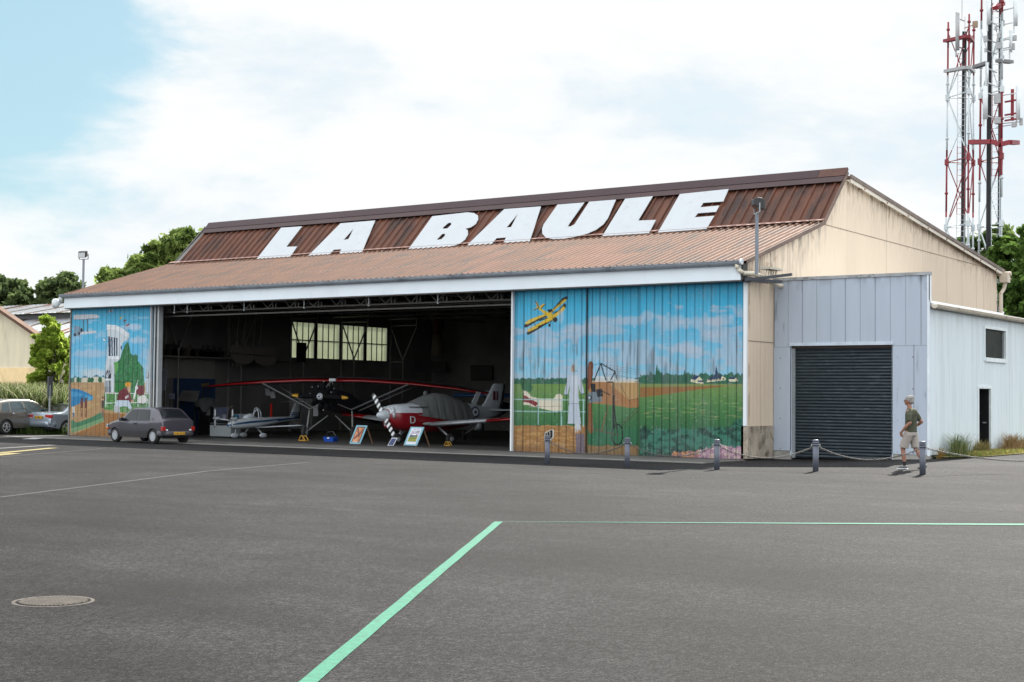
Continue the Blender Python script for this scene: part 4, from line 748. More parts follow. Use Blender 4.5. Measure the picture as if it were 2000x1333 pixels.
def tree(name, label, base, H, blobs, n, size, c0, c1, seed, cat='tree', group=None, droop=0, trunk_r=.25, sub=34):
    # blobs: (dx, dy, z, rx, rz) in metres round the base; every blob is broken into many small clumps of leaves
    rng = np.random.default_rng(seed); root = empty(name, base, 0, label, cat, group); P_ = []; Nn = []; Cc = []; tot = sum(b[3]**2*b[4] for b in blobs); br = MB(); br.smooth = True
    for (dx, dy, z, rx, rz) in blobs:
        cs = rng.normal(size=(sub, 3)); cs /= np.linalg.norm(cs, axis=1)[:,None]; cs *= rng.uniform(.35, 1.08, (sub,1))**.6
        cs = cs*np.array([rx, rx, rz])+np.array([dx, dy, z]); nb = max(sub*8, int(n*(rx**2*rz)/tot))
        tone = rng.uniform(0, 1, sub); k = rng.integers(0, sub, nb); d = rng.normal(size=(nb, 3)); d /= np.linalg.norm(d, axis=1)[:,None]; r = rng.uniform(.2, 1, nb)**.5*np.where(rng.random(nb) < .22, rng.uniform(1.1, 1.9, nb), 1)*rx*rng.uniform(.16,.36,sub)[k]
        p = cs[k]+d*r[:,None]*np.array([1,1,.75]); P_.append(p); Nn.append(d); t = np.clip(tone[k]*.75+rng.uniform(-.25,.35,nb), 0, 1)[:,None]; Cc.append(np.array(c0)*(1-t)+np.array(c1)*t)
        c_ = Vector((dx*.7, dy*.7, z-rz*.2)); mid = Vector((dx*.25, dy*.25, max(.3, z*.45))); br.tube((dx*.1,dy*.1,z*.2), mid, trunk_r*.55, 6, trunk_r*.35); br.tube(mid, c_, trunk_r*.35, 6, trunk_r*.12)
        for q in range(3):
            e_ = cs[rng.integers(0, sub)]; br.tube(c_, Vector(e_), trunk_r*.14, 5, trunk_r*.04)
    leaves('crown', np.concatenate(P_), np.concatenate(Nn), size, np.concatenate(Cc), root, rng, 1.7, droop)
    br.tube((0,0,-.1), (0,0,H*.35), trunk_r, 10, trunk_r*.6); br.build('trunk', M_bark, root, fix=False); return root
def ground_at(px, d): p = AD(px, 780, d); return (p[0], p[1], 0)
def zat(py, px, d): return AD(px, py, d)[2]
def mpp(d): return d/FOC
def px_tree(name, label, px0, d, bl, n, size, c0, c1, seed, **k):   # blobs given as offsets: (across, height of centre, radius across, radius up, depth)
    b0 = ground_at(px0, d); rt = Vector((RM[0][0], RM[0][1], 0)).normalized(); fw = Vector((RM[2][0], RM[2][1], 0)).normalized(); bl2 = []
    for (px_, py_, rx, rz, dd) in bl:
        u = (px_-px0)*mpp(d); v = rt*u+fw*dd; bl2.append((v.x, v.y, zat(py_, px_, d), rx*mpp(d), rz*mpp(d)))
    H = max(b[2]+b[4] for b in bl2); return tree(name, label, b0, H, bl2, n, size, c0, c1, seed, **k)
DG0, DG1 = (.045,.07,.028), (.19,.25,.095); LG0, LG1 = (.075,.12,.03), (.36,.46,.13)
px_tree('tree', 'dark green tree behind the white metal roof, cut by the left edge of the photo', 5, 150, [(-15,600,45,40,0),(20,585,32,34,2),(38,600,22,26,-1),(-10,565,32,28,1),(8,645,60,30,0),(50,620,14,16,1)], 26000, .40, DG0, DG1, 1)
px_tree('tree', 'dark green tree just left of the far floodlight pole, behind the white metal roof', 112, 152, [(112,575,40,36,0),(88,570,26,26,2),(138,572,24,30,-1),(115,552,24,18,1),(120,620,50,30,0),(160,590,14,24,2)], 26000, .40, DG0, DG1, 2)
px_tree('tree', 'large bright green tree rising behind the left end of the rusty hangar roof', 320, 110, [(215,545,26,24,0),(250,530,32,36,2),(290,512,36,40,0),(330,495,38,42,1),(372,482,36,34,-1),(398,470,18,20,0),(300,570,100,40,0),(205,570,16,18,0),(410,500,40,36,2),(352,470,24,20,0)], 42000, .32, LG0, LG1, 3)
px_tree('tree', 'broad leafy tree at the right edge behind the hangar gutter', 2010, 72, [(1990,520,40,42,0),(1975,480,24,26,1),(1990,575,40,40,-1),(2040,480,40,50,0),(1978,560,24,34,0),(2000,630,50,40,0),(2010,455,18,18,0),(1960,510,14,20,1)], 34000, .22, (.04,.085,.018), (.17,.28,.06), 4)
px_tree('tree', 'rounded green tree seen through the feet of the two radio masts', 1905, 84, [(1915,500,34,36,0),(1895,480,20,20,1),(1940,475,30,30,-1),(1950,455,20,16,0),(1885,510,16,20,0),(1920,530,50,30,0),(1960,480,20,30,1)], 20000, .24, (.05,.09,.025), (.19,.27,.08), 5)
_rb = random.Random(5); BAM = []
for _k in range(150):
    _y = 624+165*_rb.random()**.75; _w = float(np.interp(_y, [620,640,665,700,740,775], [4,12,32,42,44,42])); _x = float(np.interp(_y, [620,660,700], [98,102,106]))+_w*_rb.uniform(-1,1); BAM.append((_x, _y, _rb.uniform(5,10), _rb.uniform(5,11), _rb.uniform(-.8,.8)))
# bamboo-like shrub beside the hangar
px_tree('bamboo_bush', 'yellow green bamboo bush beside the left end of the painted hangar', 108, 64, BAM, 34000, .13, (.16,.26,.02), (.56,.68,.14), 6, cat='bush', droop=.6, trunk_r=.02, sub=14)
# tall grasses
def blades(name, label, areas, n, h0, h1, w, cols, seed, bend=.5, kind='stuff', cat='grass'):
    rng = np.random.default_rng(seed); V = []; Cs = []; F = []
    for k in range(n):
        a = areas[rng.integers(0, len(areas))]; u, v = rng.random(2); p = np.array(a[0])*(1-u)*(1-v)+np.array(a[1])*u*(1-v)+np.array(a[2])*u*v+np.array(a[3])*(1-u)*v
        h = rng.uniform(h0, h1)
        if kind is None: cc_ = (np.array(a[0])+np.array(a[2]))/2; rr0 = abs(a[1][0]-a[0][0])/2; g_ = rng.normal(size=2)*rr0*.55; p = cc_+np.array([abs(g_[0])*.7-.1, g_[1]*1.5, 0]); h = h1*rng.uniform(.15, 1.15)*math.exp(-(g_[1]/rr0)**2*.9)+.05
        an = rng.uniform(0, 6.283); d = np.array([math.cos(an), math.sin(an), 0]); s = np.array([-d[1], d[0], 0])*w*rng.uniform(.6, 1.4); L_ = h*bend*rng.uniform(.2, 1.2); o = len(V)
        for t, ww in ((0,1),(.4,.9),(.75,.7),(1.0,.15)):
            q = p+d*L_*t**2+np.array([0,0,h*(t-.28*bend*t**3)]); V += [q-s*ww, q+s*ww]
        F += [(o+2*i, o+2*i+1, o+2*i+3, o+2*i+2) for i in range(3)]; c = np.array(cols[rng.integers(0, len(cols))])*rng.uniform(.7, 1.25); Cs += [c]*8
    me = bpy.data.meshes.new(name); me.from_pydata([tuple(v) for v in V], [], F); at = me.color_attributes.new('Col', 'FLOAT_COLOR', 'POINT'); c4 = np.ones((len(V), 4), np.float32); c4[:, :3] = np.array(Cs); at.data.foreach_set('color', c4.reshape(-1)); me.materials.append(M_leaf)
    o = bpy.data.objects.new(name, me); COL.objects.link(o); return tag(o, label, cat, None, kind)
def ga(px, d): p = AD(px, 780, d); return (p[0], p[1], 0)
blades('reed_grass', 'tall grey green reed grass growing behind the parked cars', [[ga(-60,60.5), ga(136,60.5), ga(140,64.5), ga(-60,65)]], 14000, 1.3, 2.75, .014, [(.06,.085,.02),(.18,.22,.09),(.30,.32,.17),(.04,.07,.015),(.46,.45,.29),(.10,.15,.04)], 11, .75)
blades('reed_grass', 'low green weeds below the parked cars', [[ga(-60,58.6), ga(150,58.6), ga(150,60.5), ga(-60,60.5)]], 3500, .15, .5, .014, [(.10,.14,.04),(.05,.09,.02)], 12, .6)
gy0, gy1 = AY+.3, 12.5
blades('dry_grass', 'dry yellow grass along the foot of the white side wall', [[(AXR+.02,gy0+.5,.16),(AXR+.02,gy1,.16),(AXR+1.1,gy1,.17),(AXR+.9,gy0+1.6,.17)]], 9000, .05, .22, .007, [(.42,.36,.12),(.36,.36,.10),(.18,.25,.05),(.48,.40,.17)], 13, .8)
def tuft(name, label, c, r, n, h, cols, seed, cat): 
    return blades(name, label, [[(c[0]-r,c[1]-r,.15),(c[0]+r,c[1]-r,.15),(c[0]+r,c[1]+r,.15),(c[0]-r,c[1]+r,.15)]], n, h*.5, h, .006, cols, seed, .6, None, cat)
tuft('weed_clump', 'leafy green weed clump at the corner of the white side wall', (AXR+.35, gy0+1.0), .38, 900, .72, [(.10,.15,.05),(.16,.20,.08),(.30,.30,.14)], 14, 'weeds')
tuft('weed_clump', 'orange brown dead weed at the foot of the corner beside the concrete plinth', (AXR+.25, gy0+.05), .14, 160, .32, [(.34,.19,.05),(.28,.2,.07)], 15, 'weeds')
tuft('weed_clump', 'brown dry weed clump just left of the narrow doorway', (AXR+.3, dyA-.75), .40, 600, .50, [(.33,.25,.11),(.26,.2,.08),(.2,.2,.07)], 16, 'weeds')
tuft('weed_clump', 'tall rust brown weed clump just right of the narrow doorway', (AXR+.3, dyB+1.0), .55, 1100, .66, [(.36,.23,.11),(.30,.20,.09),(.42,.30,.16)], 17, 'weeds')
tuft('weed_clump', 'green weed clump at the right edge below the white side wall', (AXR+.3, dyB+2.5), .4, 500, .55, [(.12,.17,.05),(.26,.26,.10),(.33,.27,.12)], 18, 'weeds')
m_ = MB(); m_.add([(AXR-.02,gy0,gz(6,0)+.02),(AXR-.02,gy1,gz(6,0)+.02),(AXR+1.15,gy1,gz(6,0)+.02),(AXR+.95,gy0+1.3,gz(6,0)+.02),(AXR+.3,gy0-.1,gz(6,0)+.02)], [(0,1,2,3,4)]); tag(m_.build('verge', MAT('dry_turf', (.24,.21,.09), .9, 0, .4, 9, stain=(.08,.11,.03), sc_stain=5)), kind='structure')
# ------------------------------------------------------------------ sheds on the left
shed = empty('cream_shed', PY(40,850,24.0).tolist(), 0, 'cream corrugated shed with a brown verge behind the parked cars', 'shed'); ORG = Vector(shed.location)
YS = 24.0; K_ = lambda px_, py_, y=YS: Vector(PY(px_, py_, y))-ORG
M_cs = MAT('cream_corrugated', (.80,.73,.56), .6, 0, .10, 1.5, (1,1,.2), (.58,.50,.36), 1.0, .55, .75)
A_, B_ = K_(1,603), K_(92,665); Lx = K_(-160,665); z0_ = K_(0,719).z; b = MB(); x = Lx.x; ri = 0
def rz_(x): return A_.z-(abs(x-A_.x))*(A_.z-B_.z)/(B_.x-A_.x)
while x < B_.x-.02:
    w_ = .055; x2 = min(x+w_, B_.x); yo = -.02 if ri % 2 else .0; b.add([(x,yo,z0_),(x2,yo,z0_),(x2,yo,rz_(x2)),(x,yo,rz_(x)),(x,.05,z0_),(x2,.05,z0_),(x2,.05,rz_(x2)),(x,.05,rz_(x))], [(0,1,2,3),(0,3,7,4),(1,5,6,2)]); x = x2; ri += 1
b.build('gable_wall', M_cs, shed)
b = MB(); b.box((Lx.x,-.06,-ORG.z),(B_.x-.03,.1,z0_)); b.build('lower_wall', MAT('ochre_render', (.88,.66,.36), .8, 0, .12, .8, stain=(.60,.46,.26), sc_stain=1), shed)
b = MB(); b.bar((A_.x,-.25,A_.z+.06),(B_.x+.3,-.25,rz_(B_.x+.3)+.06),.5,.2); b.bar((A_.x,-.25,A_.z+.06),(Lx.x,-.25,rz_(Lx.x)+.06),.5,.2); b.build('verge', MAT('verge_rust', (.11,.052,.028), .7, .1, .25, 2), shed)
dv_ = Vector((*ray(60,650)[:2],0)).normalized()*11; sh_ = lambda p: (p[0]+dv_.x, p[1]+dv_.y, p[2]); q0, q1, q2 = (A_.x,-.2,A_.z+.02), (B_.x+.2,-.2,rz_(B_.x+.2)+.02), (Lx.x,-.2,rz_(Lx.x)+.02); b = MB(); b.slab([q0,q1,sh_(q1),sh_(q0)], .05); b.slab([q0,q2,sh_(q2),sh_(q0)], .05); b.build('roof', MAT('shed_roof', (.12,.08,.06), .7), shed)
wr = empty('white_roofed_shed', (0,0,0), 0, 'long shed with white metal roofs streaked with rust behind the cream shed', 'shed')
M_wr = MAT('rusty_white_roof', (.50,.52,.54), .6, .1, .1, 1.0, (1,.10,.10), (.30,.11,.05), 1.9, .57, .64)
def roofslab(nm, y, d, xa, xb, pz0, pz1, dy):
    z0 = PY(60, pz0, y)[2]; z1 = PY(60, pz1, y+dy)[2]; n_ = 60; b = MB(); 
    for k in range(n_):
        x0 = xa+(xb-xa)*k/n_; x1 = xa+(xb-xa)*(k+1)/n_; b.cur = 1 if k % 7 in (2,) or (k % 5 == 0 and k % 3 == 0) else 0
        b.add([(x0,y,z0),(x1-.03,y,z0),(x1-.03,y+dy,z1),(x0,y+dy,z1)], [(0,1,2,3)]); b.add([(x1-.03,y,z0),(x1,y,z0+.04),(x1,y+dy,z1+.04),(x1-.03,y+dy,z1)], [(0,1,2,3)])
    b.build(nm, [M_wr, MAT('brown_sheet', (.15,.085,.055), .6, .1, .3, 2)], wr, fix=False); return z0, z1
za, zb2 = roofslab('lower_roof', 34.5, 0, PY(-200,640,34.5)[0], PY(300,640,34.5)[0], 663, 624, 6.5); zc, zd = roofslab('upper_roof', 40.2, 0, PY(-200,640,40)[0], PY(330,640,40)[0], 613, 596, 6.5)
b = MB(); b.box((PY(-200,640,41)[0],41.0,0),(PY(330,640,41)[0],41.2,zc)); b.build('clerestory', M_black, wr); b = MB(); b.box((PY(-200,640,34.7)[0],34.8,0),(PY(300,640,35)[0],35,za)); b.build('wall', M_cs, wr)
# ------------------------------------------------------------------ lattice masts
def MBAND(name, bands):
    mt = bpy.data.materials.new(name); mt.use_nodes = True; t = mt.node_tree; b = t.nodes['Principled BSDF']; b.inputs['Roughness'].default_value = .5
    tc = N(t, 'ShaderNodeTexCoord'); sx = N(t, 'ShaderNodeSeparateXYZ'); t.links.new(tc.outputs['Object'], sx.inputs[0]); acc = None
    for z0, z1 in bands:
        a = mth(t, 'MULTIPLY', mth(t, 'GREATER_THAN', sx.outputs['Z'], z0), mth(t, 'LESS_THAN', sx.outputs['Z'], z1)); acc = a if acc is None else mth(t, 'ADD', acc, a)
    mx = N(t, 'ShaderNodeMix', data_type='RGBA'); t.links.new(acc, mx.inputs[0]); mx.inputs[6].default_value = (.52,.58,.61,1); mx.inputs[7].default_value = (.22,.016,.026,1); t.links.new(mx.outputs[2], b.inputs['Base Color']); return mt
rt = Vector((RM[0][0], RM[0][1], 0)).normalized(); fw = Vector((RM[2][0], RM[2][1], 0)).normalized()
M_cable = MAT('cable_black', (.012,.012,.016), .6); M_ant = MAT('antenna_grey', (.36,.37,.38), .5); M_antw = MAT('antenna_pale', (.60,.64,.66), .4)
def mast(name, label, d, pxl, pxm, pxr, taper, ztop, red, cables, ladpx, seg):
    b0 = ground_at(pxm, d); root = empty(name, b0, 0, label, 'radio mast', 'lattice radio masts behind the hangar'); k = mpp(d)
    root.rotation_euler = Matrix.Rotation(.009, 3, Vector((0,0,1)).cross(rt)).to_euler()
    Mb = MBAND(name+'_paint', red); L0 = (pxl-pxm)*k; R0 = (pxr-pxm)*k; fd = .9
    def leg(i, z): s = 1+taper*(1-z/ztop); return ((rt*L0+fw*fd)*s, fw*-fd*.9*s, (rt*R0+fw*fd)*s)[i]+Vector((0,0,z))
    for i in range(3):
        b = MB(); b.smooth = True; zz = 0
        while zz < ztop: b.tube(leg(i, zz), leg(i, min(ztop, zz+3)), .050, 8); zz += 3
        for q in np.arange(1, ztop, 3.0): b.tube(leg(i, q)-Vector((0,0,.05)), leg(i, q)+Vector((0,0,.05)), .095, 8)
        b.build('leg', Mb, root)
    b = MB(); zz = .5; alt = 0
    while zz+seg < ztop+.1:
        for i, j in ((0,1),(1,2),(0,2)):
            b.tube(leg(i, zz), leg(j, zz), .030, 5); p, q = (i, j) if alt else (j, i); b.tube(leg(p, zz), leg(q, zz+seg), .030, 5)
            if i == 0 and j == 2: b.tube(leg(q, zz), leg(p, zz+seg), .028, 5)
        for i in range(3): b.box(leg(i, zz)-Vector((.09,.09,.16)), leg(i, zz)+Vector((.09,.09,.16)))
        zz += seg; alt ^= 1
    b.build('bracing', Mb, root)
    for cpx, w_, dd in cables:
        b = MB(); o = rt*((cpx-pxm)*k)+fw*dd
        for q in range(4): b.tube(o+rt*(w_*(q/3-.5))+Vector((0,0,0)), o+rt*(w_*(q/3-.5))+Vector((0,0,ztop*.97)), w_*.22, 6)
        b.build('cable_run', M_cable, root)
    b = MB(); o = rt*((ladpx-pxm)*k)-fw*.35
    for s in (-.2, .2): b.tube(o+rt*s, o+rt*s+Vector((0,0,ztop-2)), .02, 5)
    zz = .3
    while zz < ztop-2: b.tube(o-rt*.2+Vector((0,0,zz)), o+rt*.2+Vector((0,0,zz)), .013, 5); zz += .3
    b.build('ladder', Mb, root)
    return root, k, pxm, d
def Z(py, px, d): return AD(px, py, d)[2]
dA, dB = 78, 74
zA = lambda py: Z(py, 1876, dA); zB = lambda py: Z(py, 1935, dB)
mA = mast('radio_mast', 'shorter left lattice mast painted red and white with one tall grey antenna at its top', dA, 1856, 1878, 1907, .10, zA(28), [(zA(419),zA(285)),(zA(135),zA(-20))], [(1881,.17,.25)], 1869, 3.55)
mB = mast('radio_mast', 'taller right lattice mast reaching above the photo with several antennas and a red platform', dB, 1923, 1942, 1962, .14, zB(-75), [(zB(345),zB(182)),(zB(25),zB(-80))], [(1924,.17,-.3),(1947,.14,-.2)], 1937, 3.4)
def onmast(mm, px, dep=0.0): root, k, pm, d = mm; return rt*((px-pm)*k)+fw*dep
def antenna(mm, px, py0, py1, wpx, zf, mat, dep=-.9):
    root, k, pm, d = mm; w_ = wpx*k/2; o = onmast(mm, px, dep); b = MB(); z0, z1 = zf(py1), zf(py0); n_ = 10; b.smooth = True
    b.loft([[o+rt*(math.cos(a)*w_)+fw*(math.sin(a)*w_*.55)+Vector((0,0,z)) for a in [2*math.pi*q/n_ for q in range(n_)]] for z in (z0, z1)]); b.smooth = False
    b.tube(o+fw*.25+Vector((0,0,z0-.3)), o+fw*.25+Vector((0,0,z1+.1)), .04, 6); b.bar(o+Vector((0,0,z0+.2)), onmast(mm, pm, 0)+Vector((0,0,z0+.2)), .05, .05); b.bar(o+Vector((0,0,z1-.3)), onmast(mm, pm, 0)+Vector((0,0,z1-.3)), .05, .05); b.build('panel_antenna', mat, root)
antenna(mA, 1859, 23, 97, 8, zA, M_ant, -.5)
antenna(mB, 1915, 2, 50, 8, zB, M_antw); antenna(mB, 1967, 4, 52, 8, zB, M_antw); antenna(mB, 1909, 172, 236, 10, zB, M_antw); antenna(mB, 1973, 172, 236, 8, zB, M_antw); antenna(mB, 1913, 125, 172, 4, zB, M_antw); antenna(mB, 1959, 62, 104, 4, zB, M_antw)
def pf(mm, pxs, py, zf, mat, h=.16):
    root, k, pm, d = mm; z = zf(py); b = MB(); 
    for a_, c_ in zip(pxs[:-1], pxs[1:]): b.bar(onmast(mm, a_[0], a_[1])+Vector((0,0,z+a_[2])), onmast(mm, c_[0], c_[1])+Vector((0,0,z+c_[2])), .30, h)
    b.build('platform', mat, root)
M_mr = MAT('mast_red', (.22,.015,.025), .5); M_mg = MAT('mast_grey', (.16,.16,.17), .6)
pf(mA, [(1850,.9,.1),(1873,-1,-.1),(1903,.9,.12)], 70, zA, M_mr); pf(mA, [(1852,.9,.1),(1873,-1,-.1),(1905,.9,.1)], 131, zA, M_ant)
pf(mB, [(1888,-.2,.1),(1917,-1.3,-.05),(1930,-1.5,-.22),(1948,-1.5,-.1),(1980,-.2,.12)], 281, zB, M_mr, .22)
pf(mB, [(1925,-1.1,-.25),(1955,.2,.35)], 10, zB, M_mr, .2); pf(mB, [(1902,.3,0),(1916,-.6,.02)], 124, zB, M_mg); pf(mB, [(1932,-1,0),(1974,.3,.25)], 122, zB, M_mg)
for px_, py0, py1, w_ in ((1910,72,84,7),(1966,70,80,8),(1936,66,76,7),(1937,84,96,9),(1944,40,52,5),(1962,86,98,9),(1934,186,204,12),(1935,232,244,12),(1966,240,250,8),(1980,232,246,6),(1910,96,104,4),(1890,42,54,9),(1943,110,120,6),(1930,52,60,5)):
    mm, zf = (mA, zA) if px_ == 1890 else (mB, zB); o = onmast(mm, px_, -.8); k = mm[1]; b = MB(); b.box(o+Vector((-w_*k/2,-w_*k/3,zf(py1))), o+Vector((w_*k/2,w_*k/3,zf(py0)))); b.bar(o+Vector((0,0,(zf(py1)+zf(py0))/2)), onmast(mm, mm[2], 0)+Vector((0,0,(zf(py1)+zf(py0))/2)), .04, .04)
    b.build('equipment_box', MAT('box_tan', (.30,.22,.15)) if px_ == 1890 else M_ant, mm[0])
b = MB(); b.tube(onmast(mA,1873,0)+Vector((0,0,zA(30))), onmast(mA,1873,0)+Vector((0,0,zA(-20))), .02, 5); b.tube(onmast(mA,1879,0)+Vector((0,0,zA(60))), onmast(mA,1879,0)+Vector((0,0,zA(25))), .015, 5); b.build('whip_aerial', M_ant, mA[0])
b = MB(); 
for px_ in (1964, 1967): b.tube(onmast(mB,px_,-.6)+Vector((0,0,zB(236))), onmast(mB,px_,-.6)+Vector((0,0,zB(174))), .045, 6)
for py_ in (197, 223, 234): b.bar(onmast(mB,1955,-.3)+Vector((0,0,zB(py_))), onmast(mB,1972,-.9)+Vector((0,0,zB(py_))), .08, .08)
b.build('antenna_bracket', M_mr, mB[0])
# ------------------------------------------------------------------ floodlights on poles
def flood(label, base, ztop, face, s=1.0):
    r_ = empty('floodlight', base, face, label, 'floodlight'); b = MB(); b.bar((0,0,0),(0,0,ztop-base[2]-.28*s),.075*s,.075*s); b.build('pole', MAT('pole_grey', (.20,.23,.27), .5, .2), r_); H = ztop-base[2]
    b = MB(); b.bar((-.25*s,0,H-.26*s),(.25*s,0,H-.26*s),.03,.03); b.bar((-.25*s,0,H-.26*s),(-.25*s,0,H-.02*s),.03,.03); b.bar((.25*s,0,H-.26*s),(.25*s,0,H-.02*s),.03,.03); b.build('bracket', M_alu, r_)
    b = MB(); b.smooth = False; sec = lambda w_, h_, y_, z_: [(-w_,y_,z_-h_),(w_,y_,z_-h_),(w_,y_,z_+h_),(-w_,y_,z_+h_)]
    b.loft([sec(.21*s,.13*s,-.16*s,H-.08*s), sec(.22*s,.15*s,-.10*s,H-.04*s), sec(.19*s,.13*s,.03*s,H), sec(.12*s,.08*s,.12*s,H+.02*s)]); h_ = b.build('lamp_housing', M_black, r_, bevel=.02)
    b = MB(); b.add(sec(.185*s,.11*s,-.163*s,H-.08*s), [(0,1,2,3)]); b.build('lens', MAT('lamp_lens', (.45,.47,.48), .1, 0, .05), h_); return r_
fp = PX(1478,528,XR+.45); fb_ = (fp[0], fp[1], 5.12); flood('black floodlight on a grey pole above the right corner of the hangar front', fb_, PX(1478,397,fp[0])[2], 2.3, 1.05)
fq = PY(162,575,.6); flood('small floodlight on a grey pole above the left end of the hangar roof', (fq[0], fq[1], 5.6), PY(162,496,.6)[2], .25, .85)
# ------------------------------------------------------------------ bollards and chains
bs = [GG(1069,906), GG(1225,912.5), GG(1400,918), GG(1593,921), GG(1802,927)]; M_bol = MAT('bollard_grey', (.105,.115,.15), .5, .1, .12, 4); HB = .72
r0 = empty('bollard', bs[0].tolist(), 0, None, 'bollard', 'grey bollards joined by a chain in front of the hangar')
b = MB(); b.smooth = True; b.lathe([(.068,0),(.068,.60)], n=16); b.build('post', M_bol, r0)
b = MB(); b.smooth = True; b.lathe([(.060,.60),(.060,.615),(.078,.617),(.078,.655),(.060,.657),(.060,.668),(.078,.670),(.078,.705),(.060,.707),(.060,.716),(.076,.718),(.074,.745),(.045,.76)], n=18); b.build('cap', M_bol, r0)
b = MB(); b.smooth = True
for s in (-1, 1): b = MB(); b.smooth = True; b.path([(s*.066,0,.63),(s*.10,0,.64),(s*.12,0,.62),(s*.10,0,.60),(s*.075,0,.60)], .008, 6); b.build('chain_eye', M_alu, r0)
r0.scale = (.97,.97,.95)
bl_ = ['grey bollard at the left end of the chain in front of the sandy mural', 'grey bollard in front of the painted bicycle wheel, second from the left', 'grey bollard in front of the pink painted flowers at the right door edge', 'grey bollard in front of the dark roller shutter', 'grey bollard beside the walking man at the annex corner']; r0['label'] = bl_[0]
for i in range(1, 5): c = copy_tree(r0); c.location = bs[i]; c['label'] = bl_[i]
M_ch = MAT('chain_steel', (.14,.135,.13), .55, .5, .2, 10)
def chain(p, q, sag, label):
    p = Vector(p); q = Vector(q); L_ = (q-p).length; n_ = int(L_/.046); b = MB(); b.smooth = True; pts = []
    for i in range(n_+1): t = i/n_; pts.append(p.lerp(q, t)-Vector((0,0,sag*4*t*(1-t))))
    for i in range(n_):
        c = (pts[i]+pts[i+1])/2; d = (pts[i+1]-pts[i]).normalized(); up = Vector((0,0,1)); s = d.cross(up).normalized(); u = s.cross(d); w_ = s if i % 2 else u; w_ = (w_+.35*(u if i % 2 else s)).normalized(); ring = []; a_, b_ = .034, .017
        for k in range(8): an = 2*math.pi*k/8; ring.append(c+d*a_*math.cos(an)+w_*b_*math.sin(an))
        for k in range(8): b.tube(ring[k], ring[(k+1) % 8], .0062, 4)
    o = b.build('chain', M_ch, fix=False); tag(o, label, 'chain', 'chains slung between the bollards')
cz = Vector((0,0,.59)); cl_ = ['galvanised chain hanging before the sandy ground and monoplane mural', 'galvanised chain hanging before the dark painted bushes', 'galvanised chain hanging before the concrete pillar foot', 'galvanised chain hanging before the roller shutter and the man', 'galvanised chain running past the dry weeds to the right edge']
for i in range(4): chain(Vector(bs[i])+cz, Vector(bs[i+1])+cz, .30, cl_[i])
b6 = Vector(bs[4])+(Vector(bs[4])-Vector(bs[3]))*1.0+Vector((1.2,3.2,0)); chain(Vector(bs[4])+cz, b6+cz, .30, cl_[4])
# grey sign post by the cars
sp = ga(97, 59.3); r_ = empty('sign_post', sp, 0, 'small grey sign seen edge on, on a post above the silver car', 'sign'); b = MB(); b.tube((0,0,0),(0,0,2.0),.035,8); b.build('post', M_alu, r_); b = MB(); b.box(Vector((0,0,1.55))-rt*.10-fw*.03, Vector((0,0,2.35))+rt*.09+fw*.10); b.build('sign_box', MAT('sign_dark', (.06,.065,.075), .6), r_)
# ------------------------------------------------------------------ cars (local frame: +x nose, +y left side, z up)
def interp(tab, x):
    xs = [p[0] for p in tab]; ys = [p[1] for p in tab]; return float(np.interp(x, xs, ys))
def pchip(tab, x):      # smooth curve through the table
    xs = np.array([p[0] for p in tab], float); ys = np.array([p[1] for p in tab], float); h = np.diff(xs); dl_ = np.diff(ys)/h; m_ = np.zeros(len(xs)); m_[0] = dl_[0]; m_[-1] = dl_[-1]
    for i in range(1, len(xs)-1): m_[i] = 0 if dl_[i-1]*dl_[i] <= 0 else 2*dl_[i-1]*dl_[i]/(dl_[i-1]+dl_[i])
    x = min(max(x, xs[0]), xs[-1]); i = min(int(np.searchsorted(xs, x, 'right')-1), len(xs)-2); t = (x-xs[i])/h[i]
    return float((2*t**3-3*t**2+1)*ys[i]+(t**3-2*t**2+t)*h[i]*m_[i]+(-2*t**3+3*t**2)*ys[i+1]+(t**3-t**2)*h[i]*m_[i+1])
